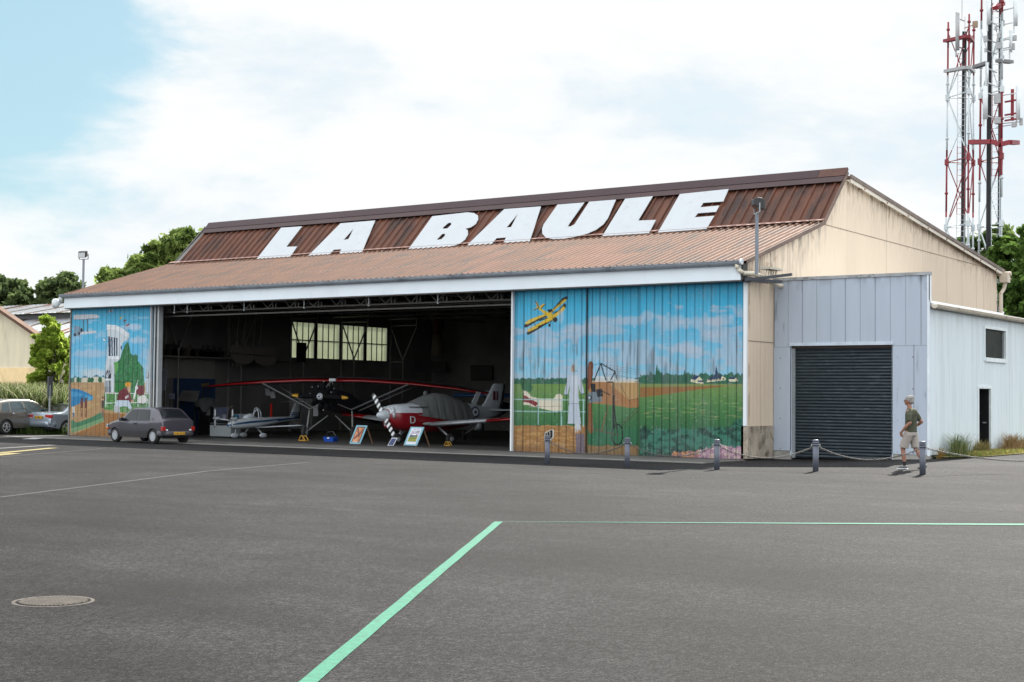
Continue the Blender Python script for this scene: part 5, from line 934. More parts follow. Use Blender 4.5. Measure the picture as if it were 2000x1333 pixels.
def make_car(name, label, loc, rz, sc, sp):
    root = empty(name, loc, rz, label, 'car'); root.scale = (sc, sc, sc)
    up, lo, belt, hw, plan = sp['up'], sp['lo'], sp['belt'], sp['hw'], sp['plan']; x0, x1 = up[0][0], up[-1][0]; wr_, R_ = sp['wheels'], sp['R']
    def U(x): return pchip(up, x)
    def LO(x):
        z = interp(lo, x)
        for w in wr_:
            a = R_*1.19
            if abs(x-w) < a: z = max(z, math.sqrt(a*a-(x-w)**2)+R_*.93)
        return z
    def HW(x, z):
        b_ = interp(belt, x); w = hw*pchip(plan, x); t = max(0., (z-b_)/(1.4-b_)); s_ = max(0., (b_-z)/b_); r_ = U(x)-z
        w = w*(1-sp['tumble']*t)-.05*s_**2; rr = sp.get('round', .07)
        if r_ < rr: w -= rr*.9*(1-math.sqrt(max(0, 1-((rr-max(r_,0))/rr)**2)))
        return w
    ns, nl = 96, 16; xs_ = np.linspace(x0, x1, ns+1); b = MB(); b.smooth = True
    for s in (1, -1):
        def f(i, j, s=s):
            x = x0+(x1-x0)*i; lo_, u_ = LO(x), U(x); jj = 1-(1-j)**1.6; z = lo_+(u_-lo_)*jj; return (x, s*HW(x, z), z)
        b.cur = 0; b.grid(ns, nl, f)
    b.grid(ns, 8, lambda i, j: (x0+(x1-x0)*i, (2*j-1)*HW(x0+(x1-x0)*i, U(x0+(x1-x0)*i)), U(x0+(x1-x0)*i)+.025*(1-(2*j-1)**2)*(1 if U(x0+(x1-x0)*i) > .6 else .3)))
    b.smooth = False
    for xe in (x0, x1):
        lo_, u_ = LO(xe), U(xe); b.add([(xe,-HW(xe,lo_),lo_),(xe,HW(xe,lo_),lo_),(xe,HW(xe,u_),u_),(xe,-HW(xe,u_),u_)], [(0,1,2,3)])
    b.cur = 1; b.box((x0+.15,-hw*.82,.22),(x1-.15,hw*.82,R_*1.9))
    for w in wr_: b.box((w-R_*1.1,-hw*.78,R_*1.0),(w+R_*1.1,hw*.78,R_*1.95))
    body = b.build('body', [sp['paint'], M_black], root, fix=False)
    b_ = bmesh.new(); b_.from_mesh(body.data); bmesh.ops.remove_doubles(b_, verts=b_.verts, dist=.0008); bmesh.ops.recalc_face_normals(b_, faces=b_.faces); b_.to_mesh(body.data); b_.free()
    def side(nm, pts, mat, s, off=.006, parent=root, n=8, lab=None):   # quad (x,z)*4 laid on the flank
        (a, b1, c, d) = [Vector((p[0], p[1])) for p in pts]; m = MB(); m.smooth = True
        def f(i, j):
            p = (a*(1-i)+b1*i)*(1-j)+(d*(1-i)+c*i)*j; return (p.x, s*(HW(p.x, p.y)+off), p.y)
        m.grid(n, n, f); return m.build(nm, mat, parent, fix=False)
    def topp(nm, xa, xb, fa, fb, mat, off=.008, ex=.0):
        m = MB(); m.smooth = True
        def f(i, j):
            x = xa+(xb-xa)*i; fr = fa+(fb-fa)*i; return (x, (2*j-1)*fr*HW(x, U(x)-.07*0), U(x)+.025*(1-((2*j-1)*fr)**2)+off)
        m.grid(10, 8, f); return m.build(nm, mat, root, fix=False)
    for s in (1, -1):
        for k, w in enumerate(sp['win']): side('side_window', w, sp.get('glass', M_glass), s)
        for k, w in enumerate(sp.get('trim', [])): side(w[0], w[1], w[2], s, w[3] if len(w) > 3 else .005)
        for k, w in enumerate(sp.get('lines', [])):   # door shut lines
            side('shut_line', [(w[0][0]-.006,w[0][1]),(w[0][0]+.006,w[0][1]),(w[1][0]+.006,w[1][1]),(w[1][0]-.006,w[1][1])], M_black, s, .003)
        for hx, hz in sp['handles']: m = MB(); m.box((hx-.08,s*HW(hx,hz),hz-.02),(hx+.08,s*(HW(hx,hz)+.03),hz+.02)); m.build('door_handle', sp.get('hmat', M_black), root, bevel=.008)
        mx_, mz_ = sp['mirror']; m = MB(); m.box((mx_-.07,s*(HW(mx_,mz_)+.03),mz_-.06),(mx_+.07,s*(HW(mx_,mz_)+.20),mz_+.07)); m.bar((mx_,s*HW(mx_,mz_)*.95,mz_),(mx_,s*(HW(mx_,mz_)+.05),mz_),.05,.05); m.build('wing_mirror', sp.get('mmat', M_black), root, bevel=.02)
    topp('windscreen', *sp['screen'], M_glass); topp('rear_window', *sp['rear'], M_glass)
    for nm, xx, ya, yb, za, zb, mat in sp['ends']:      # lamps, plates, bumpers fixed to nose or tail
        for s in ((1, -1) if ya > 0 else (1,)):
            m = MB(); sg = 1 if xx > 0 else -1; px_ = [];
            m.box((xx-sg*.10, s*ya, za), (xx+sg*.012, s*yb, zb)); m.build(nm, mat, root, bevel=.012)
    for nm, xx, hw_, za, zb, dep, mat in sp['bumpers']:
        m = MB(); sg = 1 if xx > 0 else -1; pr = []
        for k in range(13): a = -1+2*k/12; pr.append((xx-sg*(dep*max(0, abs(a)-.72)/.28*1.0), a*hw_))
        m.smooth = True; m.loft([[(x_, y_, za),(x_+sg*.05, y_*1.01, za+.04),(x_+sg*.05, y_*1.01, zb-.04),(x_, y_, zb),(x_-sg*.12, y_*.97, zb),(x_-sg*.12, y_*.97, za)] for x_, y_ in pr]); m.build(nm, mat, root)
    for w in wr_:
        for s in (1, -1):
            c = Vector((w, s*(hw-.115), R_)); tw = .175; m = MB(); m.smooth = True; m.lathe([(R_*.60,-tw/2),(R_*.94,-tw/2),(R_,-tw*.3),(R_,tw*.3),(R_*.94,tw/2),(R_*.60,tw/2)], c, 'y', 28); wh = m.build('wheel', M_rubber, root)
            m = MB(); m.smooth = True; ys = s*tw/2; m.lathe([(R_*.66,ys*1.0),(R_*.64,ys*1.07),(R_*.58,ys*1.06),(R_*.56,ys*1.01),(.0,ys*1.012)], c, 'y', 28)
            m.smooth = False
            if sp['rim'] == 'alloy':
                for k in range(5): an = k*2*math.pi/5+.3; d = Vector((math.cos(an),0,math.sin(an))); m.bar(c+Vector((0,ys*1.06,0)), c+d*R_*.58+Vector((0,ys*1.06,0)), .055, .03)
            else:
                for k in range(16): an = k*math.pi/8; d = Vector((math.cos(an),0,math.sin(an))); m.bar(c+d*R_*.42+Vector((0,ys*1.05,0)), c+d*R_*.54+Vector((0,ys*1.05,0)), .022, .01)
                m.lathe([(R_*.40,ys*1.0),(R_*.38,ys*1.10),(.0,ys*1.12)], c, 'y', 20)
            m.build('rim', sp['rimm'], wh)
            if sp['rim'] == 'alloy': m = MB(); m.lathe([(R_*.55,ys*1.0),(R_*.55,ys*1.02),(0,ys*1.02)], c, 'y', 20); m.build('brake_disc', M_black, wh)
    return root, body
def text_on(name, s, size, M, mat, parent, depth=.002):
    cu = bpy.data.curves.new(name, 'FONT'); cu.body = s; cu.size = size; cu.extrude = depth; cu.align_x = 'CENTER'; cu.align_y = 'CENTER'; o = bpy.data.objects.new(name, cu); COL.objects.link(o)
    bpy.context.view_layer.update(); dg = bpy.context.evaluated_depsgraph_get(); me = bpy.data.meshes.new_from_object(o.evaluated_get(dg)); bpy.data.objects.remove(o); me.transform(M); me.materials.clear(); me.materials.append(mat)
    r = bpy.data.objects.new(name, me); COL.objects.link(r); r.parent = parent; r.name = name; return r
M_tail = MAT('tail_lamp_red', (.36,.015,.01), .2, 0, .1, coat=.5); M_amber = MAT('amber_lens', (.6,.16,.02), .2); M_plate = MAT('plate_yellow', (.62,.34,.03), .5); M_ink = MAT('plate_ink', (.02,.02,.02), .6)
g205 = MAT('warm_grey_paint', (.078,.072,.090), .25, .35, .05, coat=.5); g205d = MAT('dark_grey_cladding', (.018,.017,.020), .5); M_bump = MAT('bumper_grey', (.07,.068,.078), .5); wh205 = MAT('wheel_trim_silver', (.36,.38,.41), .4, .1)
hb = dict(up=[(-1.80,.50),(-1.79,.70),(-1.74,.90),(-1.60,.97),(-1.18,1.30),(-1.02,1.355),(-.4,1.375),(.10,1.355),(.28,1.31),(.80,.965),(1.0,.90),(1.45,.80),(1.72,.72),(1.82,.62),(1.85,.45)],
 lo=[(-1.8,.34),(-1.5,.27),(-1.2,.22),(1.2,.22),(1.5,.24),(1.85,.30)], belt=[(-1.8,.86),(.8,.84),(1.85,.72)], hw=.785, plan=[(-1.8,.93),(-1.5,.975),(-.6,1),(.8,1),(1.4,.97),(1.7,.90),(1.85,.84)], tumble=.20, wheels=(-1.20,1.22), R=.275,
 paint=g205, win=[[(-.22,.875),(.66,.875),(.22,1.265),(-.14,1.285)],[(-1.0,.885),(-.30,.875),(-.22,1.285),(-.88,1.275)]],
 trim=[('window_surround',[(-.26,.86),(.74,.86),(.24,1.29),(-.18,1.305)],M_black,.002),('window_surround',[(-1.04,.87),(-.28,.86),(-.20,1.305),(-.92,1.295)],M_black,.002),('lower_cladding',[(-.86,.25),(.86,.25),(.86,.47),(-.86,.47)],g205d,.008),('rear_cladding',[(-1.79,.36),(-1.54,.34),(-1.54,.47),(-1.79,.47)],g205d,.006),('quarter_vent',[(-1.30,.90),(-1.12,.90),(-1.12,.935),(-1.28,.935)],M_black,.006),('model_badge',[(-1.24,.97),(-1.12,.97),(-1.12,.995),(-1.22,.995)],M_black,.006)],
 lines=[((-.26,.30),(-.25,.87)),((.84,.30),(.84,.80)),((-.25,.87),(-.18,1.30))], handles=[(-.12,.76)], mirror=(.62,.90), screen=(.30,.79,.90,.95), rear=(-1.20,-1.60,.84,.92), 
 ends=[('tail_lamp',-1.80,.60,.76,.50,.66,M_tail),('number_plate',-1.865,-.26,.26,.345,.455,M_plate),('reversing_lamp',-1.805,.50,.59,.50,.56,M_white),('headlamp',1.80,.45,.76,.55,.70,M_chrome),('front_indicator',1.78,.68,.78,.52,.58,M_amber)],
 bumpers=[('rear_bumper',-1.80,.79,.30,.49,.22,M_bump),('front_bumper',1.84,.78,.26,.48,.26,M_bump)], rim='disc', rimm=wh205)
pf_, pr_ = G(222,863.5), G(309,867.5); ang = math.atan2(pf_[1]-pr_[1], pf_[0]-pr_[0]); cx_ = (pf_+pr_)/2; off = Vector((math.sin(ang),-math.cos(ang),0))*.66*.88
car1, body1 = make_car('hatchback_car', 'old grey three door hatchback parked in the shade before the left painted door', (cx_[0]+off.x, cx_[1]+off.y, .0), ang, .885, hb)
text_on('plate_number', '8142 XT 44', .105, Matrix.Translation((-1.878,0,.40)) @ Matrix.Rotation(rad(-90),4,'Z') @ Matrix.Rotation(rad(90),4,'X'), M_ink, [c for c in car1.children if c.name.startswith('number_plate')][0])
gM = MAT('grey_brown_paint', (.15,.14,.125), .28, .45, .05, coat=.6); alloy = MAT('alloy_silver', (.55,.56,.58), .3, .5); M_gl2 = MAT('blue_dark_glass', (.05,.075,.09), .06, 0, .1, 1, spec=.9, coat=.5)
mpv = dict(up=[(-2.15,.60),(-2.12,.95),(-2.02,1.10),(-1.85,1.35),(-1.6,1.47),(-.9,1.56),(0,1.57),(.45,1.52),(1.35,1.06),(1.6,.99),(2.0,.86),(2.12,.72),(2.16,.50)], lo=[(-2.15,.38),(-1.7,.30),(1.7,.26),(2.16,.30)], belt=[(-2.1,.98),(1.2,.92),(2.16,.74)], hw=.90,
 plan=[(-2.15,.84),(-1.8,.95),(-.6,1),(.9,1),(1.6,.96),(2.0,.86),(2.16,.74)], tumble=.24, wheels=(-1.34,1.36), R=.325, paint=gM, glass=M_gl2, hmat=M_chrome, mmat=M_black,
 win=[[(-.20,1.0),(.80,.98),(.38,1.43),(-.16,1.47)],[(-1.05,1.02),(-.28,1.0),(-.24,1.47),(-.98,1.44)],[(-1.62,1.06),(-1.12,1.02),(-1.06,1.43),(-1.45,1.36)],[(.86,.975),(1.22,.97),(.98,1.13),(.46,1.40)]],
 trim=[('chrome_strip',[(-1.66,.985),(1.25,.945),(1.25,.965),(-1.66,1.02)],M_black,.004)], lines=[((-.24,.35),(-.24,1.0)),((-1.1,.55),(-1.08,1.0)),((.92,.35),(.92,.95))], handles=[(-.05,.90),(-.98,.93)], mirror=(.78,1.04), screen=(.5,1.32,.88,.95), rear=(-2.0,-1.66,.8,.85),
 ends=[('tail_lamp',-2.06,.55,.80,.85,1.05,M_tail),('headlamp',1.98,.50,.78,.66,.80,M_chrome)], bumpers=[('rear_bumper',-2.1,.80,.40,.62,.3,gM),('front_bumper',2.1,.78,.30,.56,.34,gM)], rim='alloy', rimm=alloy)
a0 = G(10,849.5); h2 = Vector((-.15,.99,0)).normalized(); a2 = math.atan2(h2.y, h2.x); side_ = Vector((h2.y,-h2.x,0)); s2 = .90; ctr = Vector((a0[0],a0[1],0))+h2*1.34*s2-side_*.80*s2
make_car('people_carrier', 'grey brown people carrier with chrome door handles cut by the left edge', ctr, a2, s2, mpv)
sS = MAT('silver_blue_paint', (.26,.31,.37), .25, .5, .04, coat=.6)
sed = dict(up=[(-2.35,.55),(-2.34,.85),(-2.28,.98),(-2.15,1.02),(-1.65,1.06),(-.85,1.40),(-.3,1.46),(.3,1.44),(.55,1.40),(1.3,1.0),(1.8,.90),(2.2,.74),(2.3,.5)], lo=[(-2.35,.36),(-1.8,.26),(1.8,.24),(2.3,.28)], belt=[(-2.3,.93),(1.2,.90),(2.3,.72)], hw=.90,
 plan=[(-2.35,.88),(-2.1,.95),(-.8,1),(1,1),(1.9,.94),(2.3,.80)], tumble=.26, wheels=(-1.42,1.36), R=.325, paint=sS, glass=M_gl2, hmat=sS, mmat=sS,
 win=[[(-.15,.97),(.85,.95),(.35,1.34),(-.1,1.37)],[(-1.15,.99),(-.22,.97),(-.17,1.37),(-.75,1.33)]], lines=[((-.2,.35),(-.2,.97)),((-1.1,.5),(-1.1,.97))], handles=[(-.05,.86),(-.98,.88)], mirror=(.75,1.0), screen=(.58,1.26,.88,.95), rear=(-.90,-1.58,.82,.92),
 ends=[('tail_lamp',-2.335,.42,.84,.78,.93,M_tail),('number_plate',-2.345,-.26,.26,.74,.87,M_plate),('reversing_lamp',-2.34,.44,.66,.775,.80,M_white)], bumpers=[('rear_bumper',-2.34,.86,.36,.62,.22,sS)], rim='alloy', rimm=alloy)
h3 = Vector((-.07,.98,0)).normalized(); sd3 = Vector((h3.y,-h3.x,0)); w0_ = G(108,848.5); s3 = .86; ctr = Vector((w0_[0],w0_[1],0))+h3*1.42*s3-sd3*.10*s3
car3, _ = make_car('saloon_car', 'silver blue saloon seen from behind, half hidden by the left end of the hangar', ctr, math.atan2(h3.y, h3.x), s3, sed)
text_on('plate_number', '567 BRH 44', .115, Matrix.Translation((-2.362,0,.805)) @ Matrix.Rotation(rad(-90),4,'Z') @ Matrix.Rotation(rad(90),4,'X'), M_ink, [c for c in car3.children if c.name.startswith('number_plate')][0])

# ------------------------------------------------------------------ person (local frame: +x walking direction, +y his left)
def ball(b, c, r, n=12, sc=(1,1,1)):
    b.smooth = True; b.lathe([(r*math.sin(math.pi*k/n), -r*math.cos(math.pi*k/n)) for k in range(1, n)], (0,0,0), 'z', 14, Matrix.Translation(c) @ Matrix.Diagonal((*sc,1)))
def chainb(b, pts):     # tapering limb: (x, y, z, r) joints
    for (p, q) in zip(pts[:-1], pts[1:]): b.tube(p[:3], q[:3], p[3], 14, q[3])
    for p in pts: ball(b, p[:3], p[3]*.995, 8)
def rings(b, tab, n=20):    # (cx, cy, z, half depth, half width)
    b.smooth = True; b.loft([[(cx+a*math.cos(2*math.pi*k/n), cy+w*math.sin(2*math.pi*k/n), z) for k in range(n)] for cx, cy, z, a, w in tab])
def meld(b, name, mat, parent, vox, sm=4):
    o = b.build(name, mat, parent); r = o.modifiers.new('remesh', 'REMESH'); r.mode = 'VOXEL'; r.voxel_size = vox; r.use_smooth_shade = True
    c = o.modifiers.new('smooth', 'SMOOTH'); c.factor = .5; c.iterations = sm; return o
pg = GG(1779,917); man = empty('person', (pg[0], pg[1], pg[2]), rad(180), 'grey haired man in olive t-shirt and beige shorts walking past the last bollard', 'person'); man.scale = (.99,1.0,.955)
M_skin = MAT('skin', (.28,.135,.09), .55, 0, .06, 6); M_hair = MAT('grey_hair', (.26,.25,.24), .85, 0, .4, 40); M_shirt = MAT('olive_cotton', (.058,.062,.038), .9, 0, .12, 6, bump=.3, bscale=12); M_short = MAT('beige_cotton', (.32,.29,.265), .9, 0, .06, 8, bump=.3, bscale=10); M_sock = MAT('black_sock', (.015,.015,.017), .9); M_shoe = MAT('trainer_grey', (.16,.16,.155), .7, 0, .5, 14)
b = MB(); rings(b, [(0,0,.86,.10,.135),(0,0,1.0,.105,.135),(0,0,1.2,.11,.15),(0,0,1.36,.10,.17),(.01,0,1.40,.06,.09)]); chainb(b, [(.01,0,1.40,.060),(.035,0,1.50,.055),(.05,0,1.56,.052)])
ball(b, (.045,0,1.635), .098, 12, (1.0,.80,1.08)); ball(b, (.085,0,1.585), .062, 10, (1,.86,1)); chainb(b, [(.138,0,1.640,.010),(.160,0,1.612,.013)])
for s in (1, -1): ball(b, (.045,s*.082,1.622), .028, 8, (.7,.35,1.15))
al = [(0,.165,1.375,.056),(-.03,.215,1.28,.050),(-.07,.245,1.11,.040),(.02,.25,1.02,.040),(.10,.235,.93,.029),(.13,.225,.90,.026)]; chainb(b, al)
ar = [(0,-.165,1.375,.056),(-.06,-.22,1.29,.050),(-.16,-.26,1.13,.040),(-.08,-.27,1.07,.039),(.05,-.25,1.0,.029),(.08,-.24,.98,.026)]; chainb(b, ar)
chainb(b, [(.02,.09,.88,.084),(.11,.10,.66,.075),(.15,.10,.50,.058),(.145,.10,.45,.052),(.135,.10,.34,.057),(.115,.10,.16,.036),(.112,.10,.07,.034)]); chainb(b, [(.11,.10,.05,.034),(.21,.10,.035,.028)])
chainb(b, [(-.02,-.09,.88,.084),(-.06,-.10,.66,.075),(-.085,-.10,.50,.058),(-.11,-.10,.45,.052),(-.18,-.10,.33,.056),(-.25,-.10,.19,.036),(-.28,-.10,.11,.034)]); chainb(b, [(-.27,-.10,.06,.034),(-.18,-.10,.035,.028)])
for hx, hy, hz, up_ in ((.145,.215,.87,0), (.105,-.23,.965,0)):
    ball(b, (hx,hy,hz), .040, 10, (.85,.55,1.1)); sg = 1 if hy > 0 else -1
    for k, (dx, ln) in enumerate(((.024,.070),(.009,.080),(-.006,.075),(-.020,.060))): chainb(b, [(hx+dx,hy,hz-.030,.0105),(hx+dx+.004,hy-sg*.010,hz-.03-ln*.5,.0100),(hx+dx-.004,hy-sg*.028,hz-.03-ln*.8,.0085)])
    chainb(b, [(hx+.030,hy-sg*.008,hz+.012,.0115),(hx+.044,hy-sg*.026,hz-.020,.0105),(hx+.038,hy-sg*.036,hz-.040,.0090)])
body = meld(b, 'body', M_skin, man, .0065, 3)
b = MB(); ball(b, (.026,0,1.668), .099, 14, (1.04,.90,.86)); ball(b, (-.022,0,1.622), .066, 12, (.9,1.08,1.05))
for k in range(40):
    r_ = random.Random(k); th, ph_ = r_.uniform(0, 6.28), r_.uniform(0, 1.3); ball(b, (.02+.10*math.sin(ph_)*math.cos(th),.085*math.sin(ph_)*math.sin(th),1.675+.080*math.cos(ph_)), .018, 6)
hr = meld(b, 'hair', M_hair, man, .007, 1)
for s in (1, -1): e = MB(); ball(e, (.134,s*.032,1.645), .010, 8); e.build('eye', M_ink, man)
e = MB(); e.box((.128,-.022,1.572),(.149,.022,1.577)); e.build('mouth', MAT('lips', (.30,.12,.09)), man)
e = MB(); e.path([(.045,.086,1.640),(.148,.058,1.648),(.162,.0,1.650),(.148,-.058,1.648),(.045,-.086,1.640)], .004, 5); e.build('glasses', M_black, man)
b = MB(); rings(b, [(.0,0,.885,.135,.170),(0,0,.98,.132,.163),(.0,0,1.08,.128,.160),(-.008,0,1.2,.130,.172),(-.012,0,1.31,.130,.200),(-.01,0,1.385,.108,.170),(.005,0,1.43,.086,.125),(.015,0,1.45,.066,.080)])
chainb(b, [(-.005,.15,1.365,.072),(-.035,.215,1.28,.068),(-.052,.238,1.18,.066)]); chainb(b, [(-.005,-.15,1.365,.072),(-.06,-.22,1.29,.068),(-.10,-.245,1.20,.066)]); ball(b, (-.07,0,1.33), .10, 10, (.9,1.3,1.2)); ball(b, (.02,0,1.405), .078, 10, (1,1.5,.6)); meld(b, 'shirt', M_shirt, man, .009, 4)
b = MB(); rings(b, [(.0,0,.955,.128,.158),(0,0,.86,.130,.168),(.0,0,.80,.128,.172)]); chainb(b, [(.03,.09,.82,.112),(.095,.10,.64,.105)]); chainb(b, [(-.02,-.09,.82,.112),(-.055,-.10,.64,.105)])
b.smooth = True; b.tube((.095,.10,.64),(.128,.10,.515),.105,18,.103); b.tube((-.055,-.10,.64),(-.080,-.10,.515),.105,18,.103); meld(b, 'shorts', M_short, man, .010, 3)
b = MB(); chainb(b, [(.117,.10,.175,.040),(.112,.10,.08,.041)]); b.build('sock', M_sock, man); b = MB(); chainb(b, [(-.258,-.10,.20,.040),(-.28,-.10,.11,.041)]); b.build('sock', M_sock, man)
b = MB(); chainb(b, [(.085,.10,.058,.046),(.13,.10,.062,.048),(.20,.10,.048,.042),(.25,.10,.040,.034)]); meld(b, 'shoe', M_shoe, man, .008, 2); b = MB(); chainb(b, [(-.30,-.10,.085,.046),(-.26,-.10,.075,.046),(-.19,-.10,.048,.040),(-.15,-.10,.038,.032)]); meld(b, 'shoe', M_shoe, man, .008, 2)
e = MB(); e.box((.035,.055,.0),(.285,.145,.020)); e.build('sole', M_white, man, bevel=.009)
# ------------------------------------------------------------------ aircraft (local frame: +x nose, +y port wing, z up)
def fus(b, tab, n=20, pw=2.4):     # stations: x, centre z, half width, half height
    b.smooth = True; rr = []
    for x, cz_, w, h in tab:
        ring = []
        for k in range(n):
            a = 2*math.pi*k/n; c, s_ = math.cos(a), math.sin(a); ring.append((x, w*math.copysign(abs(c)**(2/pw), c), cz_+h*math.copysign(abs(s_)**(2/pw), s_)))
        rr.append(ring)
    b.loft(rr); b.smooth = False
AF = [(0,0),(.02,.032),(.08,.062),(.25,.082),(.5,.068),(.8,.030),(1,.002),(.8,-.012),(.5,-.026),(.25,-.034),(.08,-.030),(.02,-.018)]
def wing(b, sts):       # stations: y, leading edge x, z, chord, thickness factor
    b.smooth = True; b.loft([[(lx-c*u, y, z+c*v*t) for u, v in AF] for y, lx, z, c, t in sts]); b.smooth = False
def vfin(b, sts):       # stations: z, leading edge x, chord, half thickness
    b.smooth = True; b.loft([[(lx-c*u, th*v*12, z) for u, v in ((0,0),(.1,.06),(.4,.083),(.8,.04),(1,0),(.8,-.04),(.4,-.083),(.1,-.06))] for z, lx, c, th in sts]); b.smooth = False
M_fabr = MAT('cover_cloth', (.105,.112,.115), .9, 0, .10, 2.5, bump=.7, bscale=4.5); M_bwh = MAT('gloss_white', (.42,.46,.50), .3, 0, .04, coat=.4); M_navy = MAT('navy_stripe', (.015,.06,.14), .4)
def wheelb(parent, c, r, w=.10, nm='wheel', M=None):
    b = MB(); b.smooth = True; b.lathe([(r*.5,-w/2),(r*.9,-w/2),(r,-w*.3),(r,w*.3),(r*.9,w/2),(r*.5,w/2)], c, 'y', 20); o = b.build(nm, M_rubber, parent); b = MB(); b.smooth = True; b.lathe([(r*.55,-w*.45),(r*.3,-w*.55),(0,-w*.5)], c, 'y', 16); b.lathe([(r*.55,w*.45),(r*.3,w*.55),(0,w*.5)], c, 'y', 16); b.build('hub', M_silver, o); return o
# --- low wing trainer in red and white
hd = Vector((-.20,-.98,0)).normalized(); an = math.atan2(hd.y, hd.x); N0 = PY(737,806,1.25); sc_ = .98
lw = empty('low_wing_aeroplane', (N0[0]-hd.x*2.35, N0[1]-hd.y*2.35, .022), an, 'red and white low wing aeroplane with a grey canopy cover and a striped propeller', 'aeroplane')
def two(z): return 0 if z > .86 else 1
b = MB(); tab = [(1.95,.98,.20,.24),(1.85,.97,.36,.36),(1.5,.94,.46,.45),(1.0,.92,.52,.50),(.3,.94,.56,.54),(-.6,.97,.55,.53),(-1.6,1.03,.42,.42),(-2.5,1.08,.22,.26),(-3.15,1.12,.10,.15),(-3.45,1.14,.04,.08)]
fus(b, tab, 28, 2.8); 
for i, f_ in enumerate(b.f):
    zc = sum(b.v[k][2] for k in f_)/len(f_); xc = sum(b.v[k][0] for k in f_)/len(f_); lim = 1.03 if xc > .8 else 1.03+.10*(0.8-xc)/2.6; lim = lim if xc > -1.3 else .86; b.mi[i] = 1 if zc < lim and xc > -1.7 else 0
b.build('fuselage', [M_bwh, M_crimson], lw, fix=True)
for s, nm in ((1,'port'),(-1,'star')):
    b = MB(); wing(b, [(s*.40,.55,.66,1.45,1.1),(s*3.35,.42,.86,1.15,1.0)]); b.build('wing', M_silver, lw)
    b = MB(); wing(b, [(s*3.352,.42,.86,1.15,1.0),(s*4.75,.35,.955,.95,.9),(s*4.86,.25,.965,.75,.6)]); b.build('wing_tip', M_red, lw)
    b = MB(); b.smooth = True; b.lathe([(0,-.22),(.05,-.16),(.065,0),(.05,.2),(0,.34)], (.52,s*.60,.72), 'x', 10); b.build('wing_root_fairing', M_silver, lw)
    b = MB(); b.smooth = True; b.tube((.05,s*.50,.62),(-.05,s*1.02,.24),.045,8,.035); b.build('gear_leg', M_silver, lw); wheelb(lw, (-.05,s*1.06,.20), .20, .12)
b = MB(); b.tube((1.25,0,.62),(1.42,0,.22),.04,8); b.tube((1.0,0,.6),(1.36,0,.30),.025,8); b.build('nose_gear_leg', M_silver, lw); wheelb(lw, (1.45,0,.185), .185, .12, 'nose_wheel')
b = MB(); b.smooth = True; b.lathe([(.205,1.93),(.20,2.02),(.16,2.18),(.09,2.32),(.02,2.38),(0,2.385)], (0,0,1.0), 'x', 20); b.build('spinner', M_bwh, lw)
b = MB(); b.smooth = True; b.lathe([(0,1.80),(.15,1.80),(.19,1.90),(.14,1.985),(0,1.99)], (0,.0,.72), 'x', 16); b.build('air_intake', M_red, lw)
b = MB(); b.smooth = True
for s in (1, -1): b.path([(1.90,s*.36,.93),(1.93,s*.37,1.10),(1.90,s*.30,1.24),(1.90,s*.14,1.26)], .045, 8)
b.build('cowl_lip', M_bwh, lw); b = MB(); b.box((1.82,-.33,1.02),(1.875,.33,1.20)); b.build('cowl_opening', M_black, lw)
b = MB(); b.add([(1.35,.04,1.385),(1.30,.44,1.29),(.55,.56,1.29),(.60,.04,1.45)], [(0,1,2,3)]); b.build('anti_glare_panel', M_black, lw)
pa = rad(-50); Mp = Matrix.Translation((2.08,0,1.0)) @ Matrix.Rotation(pa,4,'X'); b = MB(); b.smooth = False
for s in (1, -1):
    for k in range(9):
        b.cur = k % 2; r0_, r1_ = .10+k*.095, .10+(k+1)*.095; w0_, w1_ = .075+.022*math.sin(math.pi*min(1, r0_/.95)), .075+.022*math.sin(math.pi*min(1, r1_/.95))
        b.add([(-.012,s*r0_,-w0_),(.012,s*r0_,-w0_*.9),(.012,s*r0_,w0_),(-.012,s*r0_,w0_),(-.012,s*r1_,-w1_),(.012,s*r1_,-w1_*.9),(.012,s*r1_,w1_),(-.012,s*r1_,w1_)], [(0,3,2,1),(4,5,6,7),(0,1,5,4),(1,2,6,5),(2,3,7,6),(3,0,4,7)], Mp)
b.build('propeller', [M_black, MAT('prop_band_white', (.7,.72,.74), .4)], lw)
b = MB(); b.smooth = True       # fabric cover with folds
cv = [(.98,.50,1.22,.18),(.55,.58,1.18,.40),(.15,.61,1.12,.62),(-.15,.62,1.08,.72),(-.6,.615,1.05,.72),(-1.05,.58,1.02,.62),(-1.45,.52,1.0,.50),(-1.75,.45,1.0,.38)]
def cf(i, j):
    t = i*(len(cv)-1); q = min(int(t), len(cv)-2); u = t-q; a = [cv[q][k]*(1-u)+cv[q+1][k]*u for k in range(4)]; th = math.pi*j; fold = 1+.018*math.sin(i*47+3*math.sin(j*7))*(abs(math.cos(th))**.7)+.01*math.sin(i*90+j*9)
    c = math.cos(th); return (a[0]+.02*math.sin(j*20), a[1]*math.copysign(abs(c)**.8, c)*fold, a[2]-.22*(abs(c)**5)+.0+a[3]*max(0, math.sin(th))**.95*.98)
b.grid(60, 36, cf); b.build('canopy_cover', M_fabr, lw); b = MB(); ball(b, (.22,0,1.76), .085, 8, (1.1,.8,1.2)); b.build('cover_knot', M_fabr, lw)
b = MB(); b.bar((.62,.62,1.20),(.60,.64,1.02),.05,.02); b.build('cover_strap', M_fabr, lw)
b = MB(); vfin(b, [(1.15,-2.15,1.30,.05),(1.45,-2.55,.95,.05),(2.12,-2.98,.62,.04),(2.16,-3.05,.5,.03)]); b.build('fin', M_bwh, lw)
